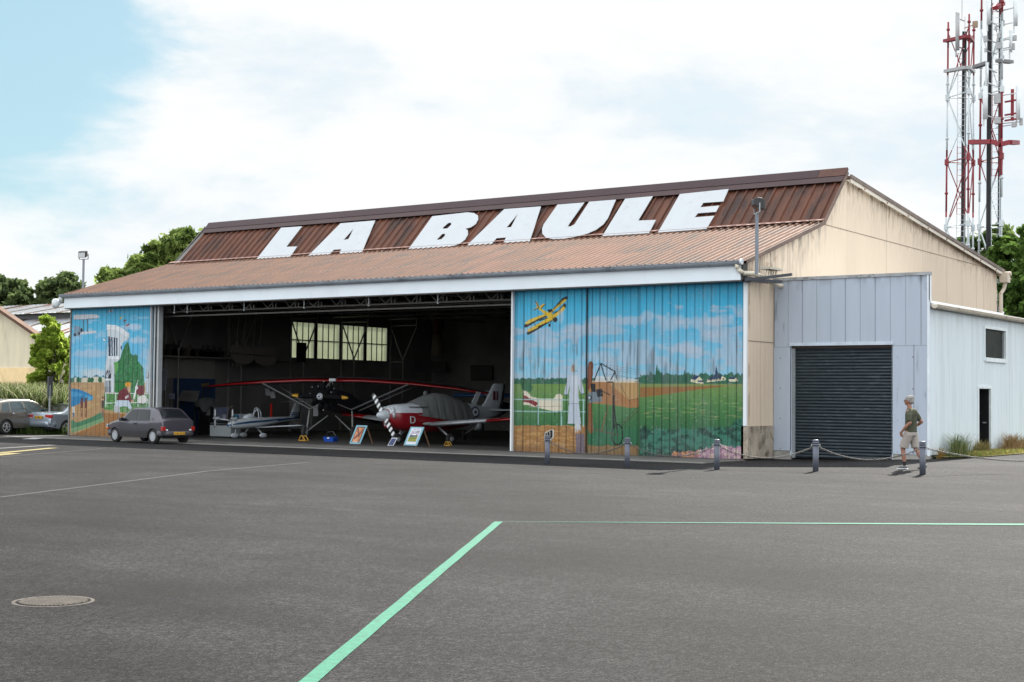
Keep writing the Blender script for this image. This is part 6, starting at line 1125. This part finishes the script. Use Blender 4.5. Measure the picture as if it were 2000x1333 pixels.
for s in (1, -1):
    b = MB(); wing(b, [(s*.06,-2.65,1.18,.85,.7),(s*1.65,-2.85,1.20,.6,.6)]); b.build('tailplane', M_bwh, lw)
    b = MB(); b.box((-3.06,s*.055,1.55),(-2.94,s*.066,1.88)); b.box((-3.18,s*.050,1.55),(-3.12,s*.066,1.88)); b.build('fin_flash', MAT('flash_dark_red', (.10,.02,.03)), lw)
    mk_ = Matrix.Translation((1.02,s*.528,.80)) @ Matrix.Rotation(rad(90 if s > 0 else -90)+math.pi/2*0,4,'Z')
text_on('letter_marking', 'D', .36, Matrix.Translation((1.22,.525,.84)) @ Matrix.Rotation(rad(180),4,'Z') @ Matrix.Rotation(rad(90),4,'X'), M_bwh, lw, .01)
text_on('letter_marking', 'D', .22, Matrix.Translation((1.995,.0,.72)) @ Matrix.Rotation(rad(90),4,'Z') @ Matrix.Rotation(rad(90),4,'X'), M_bwh, lw, .004)
b = MB(); b.lathe([(0,0),(.20,0),(.20,.01),(0,.01)], (-1.75,.415,1.12), 'y', 20); b.cur = 1; b.lathe([(0,.01),(.14,.01),(.14,.02),(0,.02)], (-1.75,.415,1.12), 'y', 20); b.cur = 0; b.lathe([(0,.02),(.06,.02),(.06,.03),(0,.03)], (-1.75,.415,1.12), 'y', 16); b.build('roundel', [MAT('roundel_dark', (.02,.025,.07)), M_bwh], lw)
b = MB(); b.slab([(-1.75,.2,1.45),(-2.0,.2,1.85),(-2.2,.2,1.82),(-1.95,.2,1.35)], .02); b.build('aerial_blade', M_bwh, lw)
# --- parasol wing aeroplane with radial engine
W0 = PY(650,745,3.6); hx = Vector((.30,-.95,0)).normalized(); an = math.atan2(hx.y, hx.x); zw = W0[2]
pw = empty('parasol_aeroplane', (W0[0], W0[1], .022), an, 'dark high wing aeroplane with red leading edges, radial engine and yellow propeller tips', 'aeroplane'); zw -= .022
M_under = MAT('wing_underside', (.024,.024,.028), .7, 0, .1, 1)
Lt = [(.0,.0,zw,2.0,1.0),(1.2,.0,zw,2.0,1.0),(3.0,-.35,zw-.10,1.95,1.0),(4.6,-.75,zw-.26,1.7,.9),(5.35,-1.0,zw-.38,1.3,.8),(5.75,-1.3,zw-.42,.8,.5)]
Rt = [(.0,.0,zw,2.0,1.0),(-1.2,.0,zw,2.0,1.0),(-3.0,-.35,zw-.07,1.95,1.0),(-4.6,-.75,zw-.15,1.7,.9),(-5.6,-1.0,zw-.22,1.3,.8),(-6.15,-1.4,zw-.25,.7,.4)]
# port wing points to +y; seen from the yard port is on the right
for st in (Rt, Lt):
    st2 = st; b = MB(); wing(b, st2); b.build('wing', M_under, pw)
    b = MB(); b.smooth = True; b.loft([[(lx+.012, y, z-.02*t), (lx+.03, y, z+.03*t), (lx-.02, y, z+.06*t), (lx-.12, y, z+.12*t*c/2), (lx-.12, y, z+.04), (lx-.05, y, z-.005)] for y, lx, z, c, t in st2]); b.build('red_leading_edge', M_red, pw)
    yy = st2[4][0]*.86; b = MB(); 
    for rr_, zz, cu in ((.52,.075,1),(.40,.079,0),(.20,.083,1)):
        b.cur = cu; b.add([(-1.45+rr_*math.cos(a), yy+rr_*math.sin(a), zw-.31-zz) for a in [2*math.pi*k/24 for k in range(24)]], [tuple(range(24))])
    b.build('wing_roundel', [MAT('roundel_black', (.012,.012,.02)), MAT('roundel_grey', (.15,.14,.13))], pw)
b = MB(); b.box((-.02,-.13,zw+.0),(.05,.13,zw+.10)); b.build('centre_cap', M_bwh, pw)
b = MB(); fus(b, [(.62,1.62-.02,.30,.30),(.5,1.58,.36,.36),(.0,1.5,.38,.42),(-1.2,1.35,.36,.42),(-2.6,1.05,.26,.30),(-4.2,.72,.12,.16),(-4.6,.66,.05,.1)], 16, 2.8); b.build('fuselage', MAT('dark_blue_fabric', (.018,.02,.03), .5, 0, .1), pw)
PZ = PY(637,773,W0[1]-.8); hub = Vector((.98,.0,1.62))
b = MB(); b.smooth = True
for k in range(9): a_ = 2*math.pi*k/9+.2; d_ = Vector((0,math.cos(a_),math.sin(a_))); b.tube(hub+d_*.16-Vector((.22,0,0)), hub+d_*.50-Vector((.22,0,0)), .075, 10, .085); b.tube(hub+d_*.50-Vector((.22,0,0)), hub+d_*.56-Vector((.22,0,0)), .06, 8)
b.lathe([(.0,-.42),(.26,-.40),(.27,-.12),(.14,-.02),(.0,.0)], hub, 'x', 20); b.build('radial_engine', M_matt, pw)
for k, (a_, r_) in enumerate(((1.9,.40),(1.4,.55),(.9,.52),(2.4,.50),(.4,.42),(2.9,.45),(4.3,.38),(4.9,.5))): b = MB(); ball(b, hub+Vector((.0,math.cos(a_)*r_,math.sin(a_)*r_)), .022, 6); b.build('engine_nut', M_chrome, pw)
b = MB(); b.smooth = True; b.lathe([(.0,.06),(.10,.06),(.125,.02),(.125,-.03),(.0,-.04)], hub+Vector((.12,0,0)), 'x', 18); b.build('propeller_hub', M_bwh, pw); b = MB()
for k in range(8): a_ = k*math.pi/4; ball(b, hub+Vector((.185,.085*math.cos(a_),.085*math.sin(a_))), .018, 6)
ball(b, hub+Vector((.19,0,0)), .035, 8); b.build('hub_bolts', M_black, pw)
for s in (1, -1):
    Mq = Matrix.Translation(hub+Vector((.12,0,0))) @ Matrix.Rotation(rad(-2),4,'X'); b = MB(); n_ = 12; rg = []
    for k in range(n_+1):
        r_ = .10+1.02*k/n_; w_ = .045+.055*math.sin(math.pi*min(1,(k/n_)**.8)); w_ = w_ if k < n_ else .03; tw = .5-.35*k/n_; rg.append([(-w_*tw*s,s*r_,-w_),(.012,s*r_,-w_*.5),(w_*tw*s,s*r_,w_),(-.012,s*r_,w_*.5)])
    b.smooth = True; b.loft(rg[:10], M=Mq); b.build('propeller_blade', M_matt, pw); b = MB(); b.smooth = True; b.loft(rg[9:], M=Mq); b.build('blade_tip', M_yellow, pw)
M_strut = MAT('strut_grey', (.15,.15,.145), .5); M_strutd = MAT('strut_dark', (.07,.07,.075), .5)
for s in (1, -1):
    b = MB(); b.tube((.12,s*.02,zw),(.42,s*.33,zw-.55),.02,6); b.build('cabane_strut', M_strut, pw)
    b = MB(); b.tube((-.15,s*2.95,zw-.10),(.12,s*.85,1.16),.035,8); b.tube((-1.2,s*2.95,zw-.10),(-.5,s*.85,1.10),.03,8); b.build('wing_strut', M_strutd, pw)
    b = MB(); b.bar((.15,s*.86,1.10),(.22,s*.92,.40),.035,.05); b.tube((.15,s*.86,1.14),(.35,s*.36,1.35),.018,6); b.build('gear_strut', M_strut, pw)
    b = MB(); b.tube((.22,s*.90,.34),(.05,s*.15,.92),.022,6); b.build('gear_brace', M_strut, pw); wheelb(pw, (.22,s*.98,.27), .27, .12)
b = MB(); b.box((.25,-.62,1.10-.2),(.33,-.42,1.12+.12)); b.build('oil_cooler', MAT('cooler_grey', (.10,.10,.11), .6), pw)
# --- tiny twin
hx = Vector((-.03,-1,0)).normalized(); an = math.atan2(hx.y, hx.x); C0 = PY(492,838,3.3)
tt = empty('tiny_twin_aeroplane', (C0[0], C0[1], .022), an, 'tiny white twin engined aeroplane with blue stripes and an arched canopy frame', 'aeroplane'); zc_ = PY(492,838,3.3)[2]-.022; f0 = .42
b = MB(); tb = [(1.22,f0+.08,.05,.05),(1.1,f0+.09,.14,.11),(.8,f0+.12,.24,.17),(.3,f0+.16,.29,.20),(-.4,f0+.20,.27,.18),(-1.2,f0+.26,.15,.13),(-2.2,f0+.33,.05,.07),(-2.5,f0+.35,.02,.04)]; fus(b, tb, 24, 3.0)
for i, f_ in enumerate(b.f):
    zc2 = sum(b.v[k][2] for k in f_)/len(f_); xc2 = sum(b.v[k][0] for k in f_)/len(f_); cl_z = f0+.10+.07*(1.2-xc2); b.mi[i] = 1 if abs(zc2-cl_z) < .035 else 0
b.build('fuselage', [M_bwh, M_navy], tt)
for s in (1, -1):
    b = MB(); wing(b, [(s*.22,.05,f0-.02,.50,1.0),(s*2.40,-.02,f0+.10,.46,1.0)]); b.build('wing', M_bwh, tt)
    b = MB(); b.smooth = True; b.path([(.95,s*.1,f0+.25),(1.25,s*.48,f0+.32)], .025, 8); b.lathe([(0,-.12),(.05,-.1),(.065,0),(.05,.12),(.02,.17),(0,.18)], (1.30,s*.48,f0+.34), 'x', 12); b.build('engine_pod', M_bwh, tt)
    b = MB(); b.smooth = True
    for q in (1, -1): b.loft([[(1.46+.004,s*.48+.02*q*w_,f0+.34+q*r_) if u == 0 else (1.46-.012,s*.48-.02*w_*q*2.2,f0+.34+q*r_) for u in (0,1)]+[(1.45,s*.48+.03*w_*1.6,f0+.34+q*r_)] for r_, w_ in ((.02,.8),(.15,1.3),(.28,1.1),(.36,.4))])
    b.smooth = True; b.lathe([(.035,1.43),(.03,1.5),(0,1.55)], (0,s*.48,f0+.34), 'x', 10); b.build('propeller', MAT('prop_white', (.42,.44,.46), .4), tt)
    b = MB(); b.smooth = True; b.tube((-.05,s*.25,f0-.05),(-.10,s*.52,.14),.018,6); b.build('gear_leg', M_bwh, tt)
    b = MB(); ball(b, (-.08,s*.54,.115), .11, 12, (1.75,.62,.85)); b.build('wheel_fairing', M_bwh, tt)
b = MB(); ball(b, (.88,0,.115), .11, 12, (1.75,.62,.85)); b.tube((.85,0,.2),(.80,0,f0),.018,6); b.build('nose_fairing', M_bwh, tt)
b = MB(); b.smooth = True; b.path([(.05+.10*math.cos(t_)-.25,.26*math.cos(t_),f0+.34+.40*math.sin(t_)) for t_ in [math.pi*k/14 for k in range(15)]], .022, 8); b.build('canopy_hoop', M_bwh, tt)
b = MB(); b.smooth = True; b.path([(.55,-.45-.35*math.sin(t_)*1.0,f0+.45+.35*math.cos(t_)) for t_ in [math.pi*k/12 for k in range(13)]], .010, 6); b.build('open_canopy_rim', MAT('rim_brown', (.16,.13,.11)), tt)
b = MB(); fus(b, [(.45,f0+.36,.03,.02),(.30,f0+.40,.16,.08),(.10,f0+.42,.17,.12),(-.05,f0+.38,.15,.08)], 12, 2.2); b.build('windshield_fairing', M_bwh, tt)
b = MB(); b.smooth = True; b.path([(-.02,.0,f0+.40),(-.15,.0,f0+.60),(-.3,0,f0+.72),(-.42,0,f0+.62),(-.5,.0,f0+.30)], .020, 8); b.build('roll_bar', M_bwh, tt)
b = MB(); vfin(b, [(f0+.30,-1.95,.60,.03),(f0+1.0,-2.30,.34,.025)]); b.build('fin', M_bwh, tt)
for q in range(3): b = MB(); vfin(b, [(f0+.36+.08*q,-1.975-.035*q,.585-.03*q,.033),(f0+.40+.08*q,-1.99-.035*q,.575-.03*q,.033)]); b.build('fin_stripe', M_navy, tt)
b = MB(); wing(b, [(.0,-2.2,f0+.98,.34,.8),(.75,-2.2,f0+.98,.34,.8)]); wing(b, [(.0,-2.2,f0+.98,.34,.8),(-.75,-2.2,f0+.98,.34,.8)]); b.build('tailplane', M_silver, tt)
# --- blue tipped aeroplane at the back right
Q = PY(962,840,9.0); bk = empty('small_blue_aeroplane', (Q[0], Q[1], .022), rad(-70), 'partly hidden small aeroplane with blue wing and thin grey gear struts behind the red trainer', 'aeroplane')
k9 = 55/FOC; b = MB(); fus(b, [(1.0,1.15,.12,.14),(.6,1.15,.30,.28),(-.4,1.2,.32,.34),(-1.8,1.25,.16,.20),(-3.0,1.3,.05,.08)], 14); b.build('fuselage', MAT('grey_fabric', (.12,.13,.14), .6), bk)
b = MB(); wing(b, [(-1.5,.3,1.70,1.3,1),(1.1,.3,1.70,1.3,1)]); b.build('wing', MAT('blue_fabric', (.012,.05,.14), .6), bk)
for s in (1, -1):
    b = MB(); b.tube((.3,0,.85),(.3,s*1.0,.25),.022,6); b.tube((-.4,s*.2,.9),(.3,s*1.0,.25),.018,6); b.build('gear_strut', M_strut, bk); wheelb(bk, (.3,s*1.05,.2), .2, .09)
b = MB(); b.smooth = True; b.loft([[(1.22,-.05*w_+o_[0],o_[1]) for w_ in (1,-1)]+[(1.20,0,o_[1])] for o_ in ((.0,1.15),(.10,1.4),(.28,1.75),(.36,1.9))]); b.loft([[(1.22,-.05*w_-o_[0],2.3-o_[1]) for w_ in (1,-1)]+[(1.20,0,2.3-o_[1])] for o_ in ((.0,1.15),(.10,1.4),(.28,1.75),(.36,1.9))]); b.build('propeller', M_silver, bk); b = MB(); ball(b, (1.15,0,1.15), .11, 8); b.build('spinner', M_bwh, bk)

# ------------------------------------------------------------------ things standing in and before the hangar
M_lblue = MAT('frame_light_blue', (.19,.40,.50), .5); M_wood = MAT('easel_wood', (.22,.12,.07), .7, 0, .2, 6)
def easel(label, pts, art_cols, y):
    # A-board: sloping framed poster on two feet with a rear prop
    bl, br, tr_, tl_ = [Vector(PY(*p, y)) for p in pts]; c = (bl+br)/2; w = (br-bl).length; h = (tl_-bl).length; r_ = empty('poster_stand', (c.x, c.y, .022), 0, label, 'poster stand', 'A-board posters at the hangar mouth'); zb_ = bl.z-.022
    lean = .20; L0 = Vector((-w/2,0,zb_)); R0 = Vector((w/2,0,zb_)); sh = (tl_.x-bl.x); T = Vector((sh,lean,h*.97+zb_)); n_ = Vector((0,-1,.2)).normalized()
    def pt(u, v): return L0+Vector((w,0,0))*u+(T-Vector((0,0,zb_)))*v if False else Vector((-w/2+w*u+sh*v, lean*v, zb_+(h*.97)*v))
    b = MB(); b.slab([pt(0,0),pt(1,0),pt(1,1),pt(0,1)], .025); b.build('frame', M_lblue, r_)
    b = MB(); b.slab([pt(.13,.07)+n_*.004,pt(.87,.07)+n_*.004,pt(.87,.93)+n_*.004,pt(.13,.93)+n_*.004], .002)
    pnl = b.build('poster', MAT('poster_'+str(len(bpy.data.materials)), art_cols[0], .5), r_)
    for (u0, v0, u1, v1), col in art_cols[1]:
        b = MB(); b.slab([pt(u0,v0)+n_*.008,pt(u1,v0)+n_*.008,pt(u1,v1)+n_*.008,pt(u0,v1)+n_*.008], .002); b.build('printed_panel', MAT('print_'+str(len(bpy.data.materials)), col, .5, 0, .5, 9), pnl)
    for poly, col in art_cols[2]:
        b = MB(); b.slab([pt(u,v)+n_*.012 for u, v in poly], .002); b.build('printed_shape', MAT('print_'+str(len(bpy.data.materials)), col, .5), pnl)
    for u in (.04, .96): b = MB(); b.bar((pt(u,0).x-sh*.06,0,0), pt(u,.04), .03, .03); b.build('foot', M_wood, r_)
    b = MB(); b.bar(pt(.9,.95)+Vector((0,.04,0)), (w/2+.10,.55,0), .035, .03); b.build('prop', M_wood, r_); return r_, pt
e1, _ = easel('light blue framed A-board showing an orange poster with crossed dark shapes', [(682,867),(703,867),(710,831),(689,831)], ((.03,.025,.03), [((.19,.12,.81,.88),(.50,.19,.07))], [([(.22,.14),(.62,.34),(.62,.2),(.45,.12)],(.55,.30,.18)),([(.2,.30),(.34,.27),(.80,.62),(.78,.76)],(.16,.035,.035)),([(.2,.85),(.30,.86),(.72,.40),(.62,.36)],(.12,.035,.03)),([(.24,.08),(.74,.08),(.74,.12),(.24,.12)],(.6,.55,.5))]), 1.2)
e2, pt2 = easel('light blue framed A-board showing an aircraft photo under a pale sky', [(788,870),(814,870),(820,834),(795,834)], ((.62,.66,.74), [((.19,.20,.81,.50),(.26,.28,.04)),((.19,.50,.81,.80),(.42,.38,.46))], [([(.22,.42),(.74,.50),(.74,.58),(.5,.56),(.24,.60)],(.05,.09,.14)),([(.26,.56),(.5,.62),(.7,.60),(.6,.55)],(.75,.78,.8)),([(.2,.36),(.8,.44),(.8,.40),(.2,.32)],(.10,.12,.03)),([(.3,.86),(.5,.87),(.5,.89),(.3,.88)],(.12,.12,.2)),([(.56,.87),(.76,.88),(.76,.90),(.56,.89)],(.12,.12,.2))]), .9)
p = PY(763,868,1.1); r_ = empty('info_card', (p[0], p[1], .022), rad(12), 'small blue information card with white rim leaning by the nose wheel', 'card'); b = MB(); b.slab([(-.12,0,.0),(.10,0,.0),(.19,.12,.26),(-.02,.12,.26)], .02); b.build('rim', M_white, r_); b = MB(); b.slab([(-.095,-.006,.02),(.085,-.006,.02),(.162,.105,.24),(-.008,.105,.24)], .004); b.build('print', MAT('print_navy', (.045,.06,.16)), r_)
def chock(c, label, s=1): 
    b = MB(); b.path([Vector(c)+Vector(v)*s for v in ((-.14,0,.02),(-.07,0,.17),(.02,0,.17),(.14,0,.02),(-.14,0,.02))], .02*s, 6); b.path([Vector(c)+Vector(v)*s for v in ((-.14,.16,.02),(-.07,.16,.17),(.02,.16,.17),(.14,.16,.02),(-.14,.16,.02))], .02*s, 6); b.bar(Vector(c)+Vector((-.14,0,.02))*s, Vector(c)+Vector((-.14,.16,.02))*s, .03, .03); b.bar(Vector(c)+Vector((.14,0,.02))*s, Vector(c)+Vector((.14,.16,.02))*s, .03, .03); tag(b.build('wheel_chock', M_yellow), label, 'wheel chock')
c = PY(590,861,1.9); chock((c[0],c[1],.03), 'yellow wheel chock frame under the left wheel of the dark high wing aeroplane', 1.1)
c = PY(873,871,2.1); chock((c[0],c[1],.03), 'small yellow chock at the main wheel of the red and white aeroplane', .8)
c = PY(646,861,2.6); r_ = empty('tool_crate', (c[0], c[1], .022), .1, 'bright blue plastic crate on the hangar floor below the dark engine', 'crate'); b = MB(); b.loft([[(-.19,-.13,0),(.19,-.13,0),(.19,.13,0),(-.19,.13,0)],[(-.23,-.16,.17),(.23,-.16,.17),(.23,.16,.17),(-.23,.16,.17)]]); b.build('box', MAT('crate_blue', (.006,.06,.38), .4), r_); b = MB(); b.path([(-.2,0,.17),(-.15,0,.34),(.1,0,.36),(.24,-.02,.2)], .02, 6); b.build('carry_handle', M_black, r_); b = MB(); b.bar((-.03,-.168,.13),(.06,-.168,.13),.02,.04); b.build('latch', M_white, r_)
# white box table with posters
x0 = PY(410,840,2.75)[0]; x1 = PY(451,840,2.75)[0]; z0 = max(.05, PY(430,861,2.75)[2]); z1 = PY(430,832,2.75)[2]
r_ = empty('white_cabinet', (0,2.75,.022), 0, 'plain white cabinet standing on the hangar floor left of the tiny aeroplane', 'cabinet'); b = MB(); b.box((x0,0,z0-.0),(x1,.5,z1)); b.build('body', MAT('cabinet_pale', (.30,.33,.345), .6, 0, .05), r_); b = MB(); b.box((x0-.01,-.02,z1),(x1+.01,.52,z1+.03)); b.build('top', M_black, r_); b = MB(); b.box((x0+.05,.05,0),(x1-.05,.45,z0)); b.build('base', M_black, r_)
def board(label, corners, y, col, parts=(), name='display_board', cat='board', th=.03, x=None, stand=True):
    P_ = [Vector(PY(*p, y)) if x is None else Vector(PX(*p, x)) for p in corners]; r_ = empty(name, (P_[0].x, P_[0].y, .022), 0, label, cat); O_ = Vector(r_.location); b = MB(); b.slab([p-O_ for p in P_], th); b.build('panel', MAT('board_'+str(len(bpy.data.materials)), col, .7, 0, .08, 3), r_)
    n_ = (P_[1]-P_[0]).cross(P_[3]-P_[0]).normalized(); n_ = -n_ if n_.dot(Vector(CAM)-P_[0]) < 0 else n_
    def pt(u, v): return ((P_[0]*(1-u)+P_[1]*u)*(1-v)+(P_[3]*(1-u)+P_[2]*u)*v)-O_+n_*.035
    for (u0,v0,u1,v1), c_ in parts: b = MB(); b.slab([pt(u0,v0),pt(u1,v0),pt(u1,v1),pt(u0,v1)], .003); b.build('sheet', MAT('sheet_'+str(len(bpy.data.materials)), c_, .7, 0, .2, 8), r_)
    if stand:
        for u in (.1, .9): q = pt(u, 0)-n_*.06; b = MB(); b.bar((q.x, q.y, 0), (q.x, q.y, max(.05, q.z)), .03, .03); b.build('leg', M_dark, r_)
    return r_
board('pale blue display board pinned with small pictures above the white cabinet', [(416,822),(444,822),(445,796),(417,796)], 4.2, (.11,.125,.165), [((.05,.1,.3,.45),(.15,.17,.21)),((.36,.5,.6,.9),(.10,.13,.22)),((.7,.55,.95,.9),(.08,.10,.18)),((.4,.1,.6,.4),(.12,.15,.24)),((.68,.1,.92,.45),(.28,.3,.38))])
board('blue and white poster board behind the propellers of the tiny aeroplane', [(452,824),(480,823),(480,809),(452,809)], 4.6, (.28,.32,.38), [((.05,.1,.55,.9),(.03,.16,.28)),((.1,.3,.3,.7),(.2,.35,.45)),((.62,.2,.95,.8),(.30,.33,.36))])
board('slanted grey board with faint handwriting propped above the roof of the hatchback', [(346,783),(384,786),(389,764),(356,763)], 5.0, (.17,.165,.16), [((.2,.55,.7,.6),(.08,.08,.08)),((.15,.68,.75,.72),(.08,.08,.08)),((.25,.4,.65,.44),(.08,.08,.08))])
board('yellow signs stacked on the blue wall near the left door', [(336,766),(354,768),(356,748),(338,748)], 6.5, (.24,.19,.055), [((.1,.45,.9,.55),(.10,.07,.03))])
board('small dull yellow panel on the blue wall by the wing tip', [(395,757),(407,752),(408,748),(392,750)], 6.8, (.20,.16,.07))
board('white notice board with a dark screen beside the left door edge', [(307,760),(322,763),(328,722),(312,720)], 2.2, (.22,.23,.28), [((-.2,.15,.55,.9),(.015,.03,.03))])
board('small pale notice square on a thin post behind the hatchback', [(330,780),(340,780),(340,769),(330,769)], 3.6, (.28,.28,.38), [((.25,.25,.7,.7),(.16,.17,.28))])
board('dark grey cupboard standing at the rear behind the parasol aeroplane', [(567,838),(610,838),(610,778),(567,778)], 8.5, (.14,.14,.135), [((.06,.1,.44,.9),(.19,.19,.185)),((.55,.1,.9,.9),(.09,.095,.11))], 'cupboard', 'cupboard', .3)
board('grey framed panel leaning on the rear wall at the right', [(919,744),(961,744),(961,714),(919,714)], 22.5, (.045,.045,.045), [((.02,.02,.98,.06),(.01,.01,.01)),((.02,.94,.98,.98),(.01,.01,.01))], stand=False)
# covered engine under a pale cloth
c = PY(404,806,5.2); r_ = empty('covered_engine', (c[0], c[1], .022), 0, 'crumpled grey cloth thrown over a dark engine beside the display boards', 'covered engine'); b = MB(); b.smooth = True
def cl(i, j): th = i*2*math.pi; ph = j*1.75; r = .46*(1+.14*math.sin(th*3+j*5)+.08*math.sin(th*7+2)*j); return (r*math.sin(ph)*math.cos(th)*1.05, r*math.sin(ph)*math.sin(th), 1.12+.40*math.cos(ph)-.12*j*math.sin(th*5))
b.grid(40, 14, cl); b.build('cloth', M_fabr, r_); b = MB(); b.box((-.25,-.2,0),(.25,.25,.9)); b.lathe([(.3,.5),(.36,.8),(.3,1.2)], (0,.05,0), 'z', 14); b.build('engine_stand', M_black, r_)
# hanging tail plane and ladders
r_ = empty('hanging_tailplane', PX(494,694,-26.6).tolist(), 0, 'pale fabric covered tailplane hung high on the left wall', 'tailplane'); O_ = Vector(r_.location); f_ = lambda pts: [Vector(PX(*p, -26.6))-O_ for p in pts]
M_tp = MAT('doped_fabric', (.13,.115,.105), .8, 0, .12, 3); Z2 = lambda x, y: (290+x/3.92, 560+y/3.92)
b = MB(); b.slab(f_([Z2(*p) for p in ((640,452),(760,455),(960,475),(975,500),(973,535),(880,528),(625,505),(625,470))]), .06); b.build('stabiliser', M_tp, r_)
b = MB(); b.slab(f_([Z2(*p) for p in ((622,512),(800,528),(805,545),(780,585),(740,596),(670,585),(630,550))]), .05); b.build('elevator', M_tp, r_); b = MB(); b.slab(f_([Z2(*p) for p in ((810,532),(972,540),(972,570),(940,608),(870,605),(820,580),(808,550))]), .05); b.build('elevator', M_tp, r_)
for xx in (650, 680, 700): b = MB(); b.tube(f_([Z2(xx,590)])[0], f_([Z2(xx-8,612)])[0], .02, 6); b.build('hinge_rod', M_strut, r_)
for k, (xa, xb, ya, yb, lab) in enumerate(((750,700,170,450,'tall thin ladder hanging above the left half of the tailplane'),(880,830,170,450,'tall thin ladder hanging above the right half of the tailplane'))):
    a = Vector(PX(*Z2(xa,ya), -26.9)); c = Vector(PX(*Z2(xb+20,yb+10), -26.9)); a2 = a+Vector((0,-.38,0)); c2 = c+Vector((0,-.38,0)); r_ = empty('ladder', c.to_tuple(), 0, lab, 'ladder'); 
    for p, q in ((a,c),(a2,c2)): b = MB(); b.tube(p-c, q-c, .028, 6); b.build('rail', M_strut, r_)
    for q in range(8): t_ = (q+.5)/8; b = MB(); b.tube(a.lerp(c,t_)-c, a2.lerp(c2,t_)-c, .014, 5); b.build('rung', M_strut, r_)
# windsock, club sign, shelf clutter, lamps
a = Vector(PX(857,560+180/3.92,-27.5)) if False else Vector(PY(857,618,20.5)); r_ = empty('windsock', a.to_tuple(), 0, 'faded red and beige windsock hanging limp at the rear corner', 'windsock'); b = MB(); b.smooth = True; b.lathe([(.18,-.9),(.26,-.5),(.28,0),(.20,.2)], (0,0,0), 'z', 14); b.build('red_band', MAT('sock_red', (.09,.012,.01), .8), r_); b = MB(); b.smooth = True; b.lathe([(.34,-2.0),(.30,-1.6),(.20,-.9)], (-.05,0,0), 'z', 14); b.build('beige_band', MAT('sock_beige', (.16,.12,.09), .8), r_)
a = PY(802,722,21.5); w_ = PY(870,722,21.5)[0]-a[0]; r_ = empty('club_sign', (a[0],a[1],a[2]), 0, 'long grey sign with dark capital letters on the rear wall', 'sign'); zt = PY(802,710,21.5)[2]-a[2]; b = MB(); b.box((0,0,-.15),(w_,.04,zt+.1)); b.build('panel', MAT('sign_grey', (.05,.055,.05), .8), r_); text_on('lettering', 'LA TURBALLE', .34, Matrix.Translation((w_/2,-.01,zt*.62)) @ Matrix.Rotation(rad(90),4,'X'), M_ink, r_)
def lump(name, label, cat, px_, py_, w, h, col, x=-28.4, seed=0):
    c = PX(px_, py_, x); r_ = random.Random(seed); b = MB()
    for k in range(4): dx = r_.uniform(-.3,.3)*w; hh = h*r_.uniform(.5,1); b.box((-.2+r_.uniform(-.1,.1),dx-w*.25,0),(.2,dx+w*.25,hh)); b.tube((0,dx,hh*.5),(.05,dx+w*.2,h*r_.uniform(.9,1.4)),.03,6)
    o = b.build(name, MAT('clutter_'+str(seed), col, .7), None, (c[0],c[1],3.28), bevel=.015); tag(o, label, cat)
lump('engine_part', 'heap of dark engine parts at the left end of the high shelf', 'parts', 343, 690, .9, .5, (.03,.03,.03), seed=1); lump('cardboard_box', 'pale box among dark parts in the middle of the high shelf', 'box', 368, 692, .5, .35, (.12,.10,.08), seed=2)
lump('engine_part', 'dark engine parts left of the hanging tailplane on the high shelf', 'parts', 395, 694, .9, .4, (.03,.028,.028), seed=3); lump('engine_part', 'low dark bundle close to the hanging tailplane on the high shelf', 'parts', 418, 697, 1.0, .4, (.02,.02,.02), seed=4)
c = PX(589,689,-28.1); r_ = empty('loudspeaker', (c[0],c[1],c[2]), 0, 'black box loudspeaker fixed to the column before the left window', 'loudspeaker'); b = MB(); b.box((-.15,-.17,-.45),(.15,.17,.45)); b.build('cabinet', M_black, r_, bevel=.02); b = MB(); b.lathe([(0,.151),(.11,.151),(.12,.165)], (0,0,.1), 'x', 16); b.build('grille', M_dark, r_)

c = PY(557,800,6.2); r_ = empty('red_panel', (PY(529,806,6.2)[0], 6.2, .022), 0, 'bright red upright board edge standing beside the tail of the tiny aeroplane', 'panel'); zt, zb_ = PY(529,790,6.2)[2], PY(529,822,6.2)[2]; b = MB(); b.box((-.05,0,zb_),(.05,.03,zt)); b.build('panel', MAT('signal_red', (.75,.03,.015), .5), r_); b = MB(); b.box((-.2,-.05,0),(.2,.15,.04)); b.bar((0,.02,0),(0,.02,zb_),.03,.03); b.build('stand', M_dark, r_)
for (p0, p1, p2, p3, lab) in (((517,759),(526,759),(528,773),(519,773),'pale sheet of paper hanging left below the red winged aeroplane strut'),((527,765),(536,765),(538,778),(529,778),'grey sheet of paper hanging right below the red winged aeroplane strut')):
    P_ = [Vector(PY(*p, 4.4)) for p in (p3,p2,p1,p0)]; o_ = P_[0]; b = MB(); b.slab([p-o_ for p in P_], .01); o = b.build('hanging_sheet', MAT('paper_grey', (.22,.23,.24), .8), None, o_.to_tuple()); tag(o, lab, 'sheet')
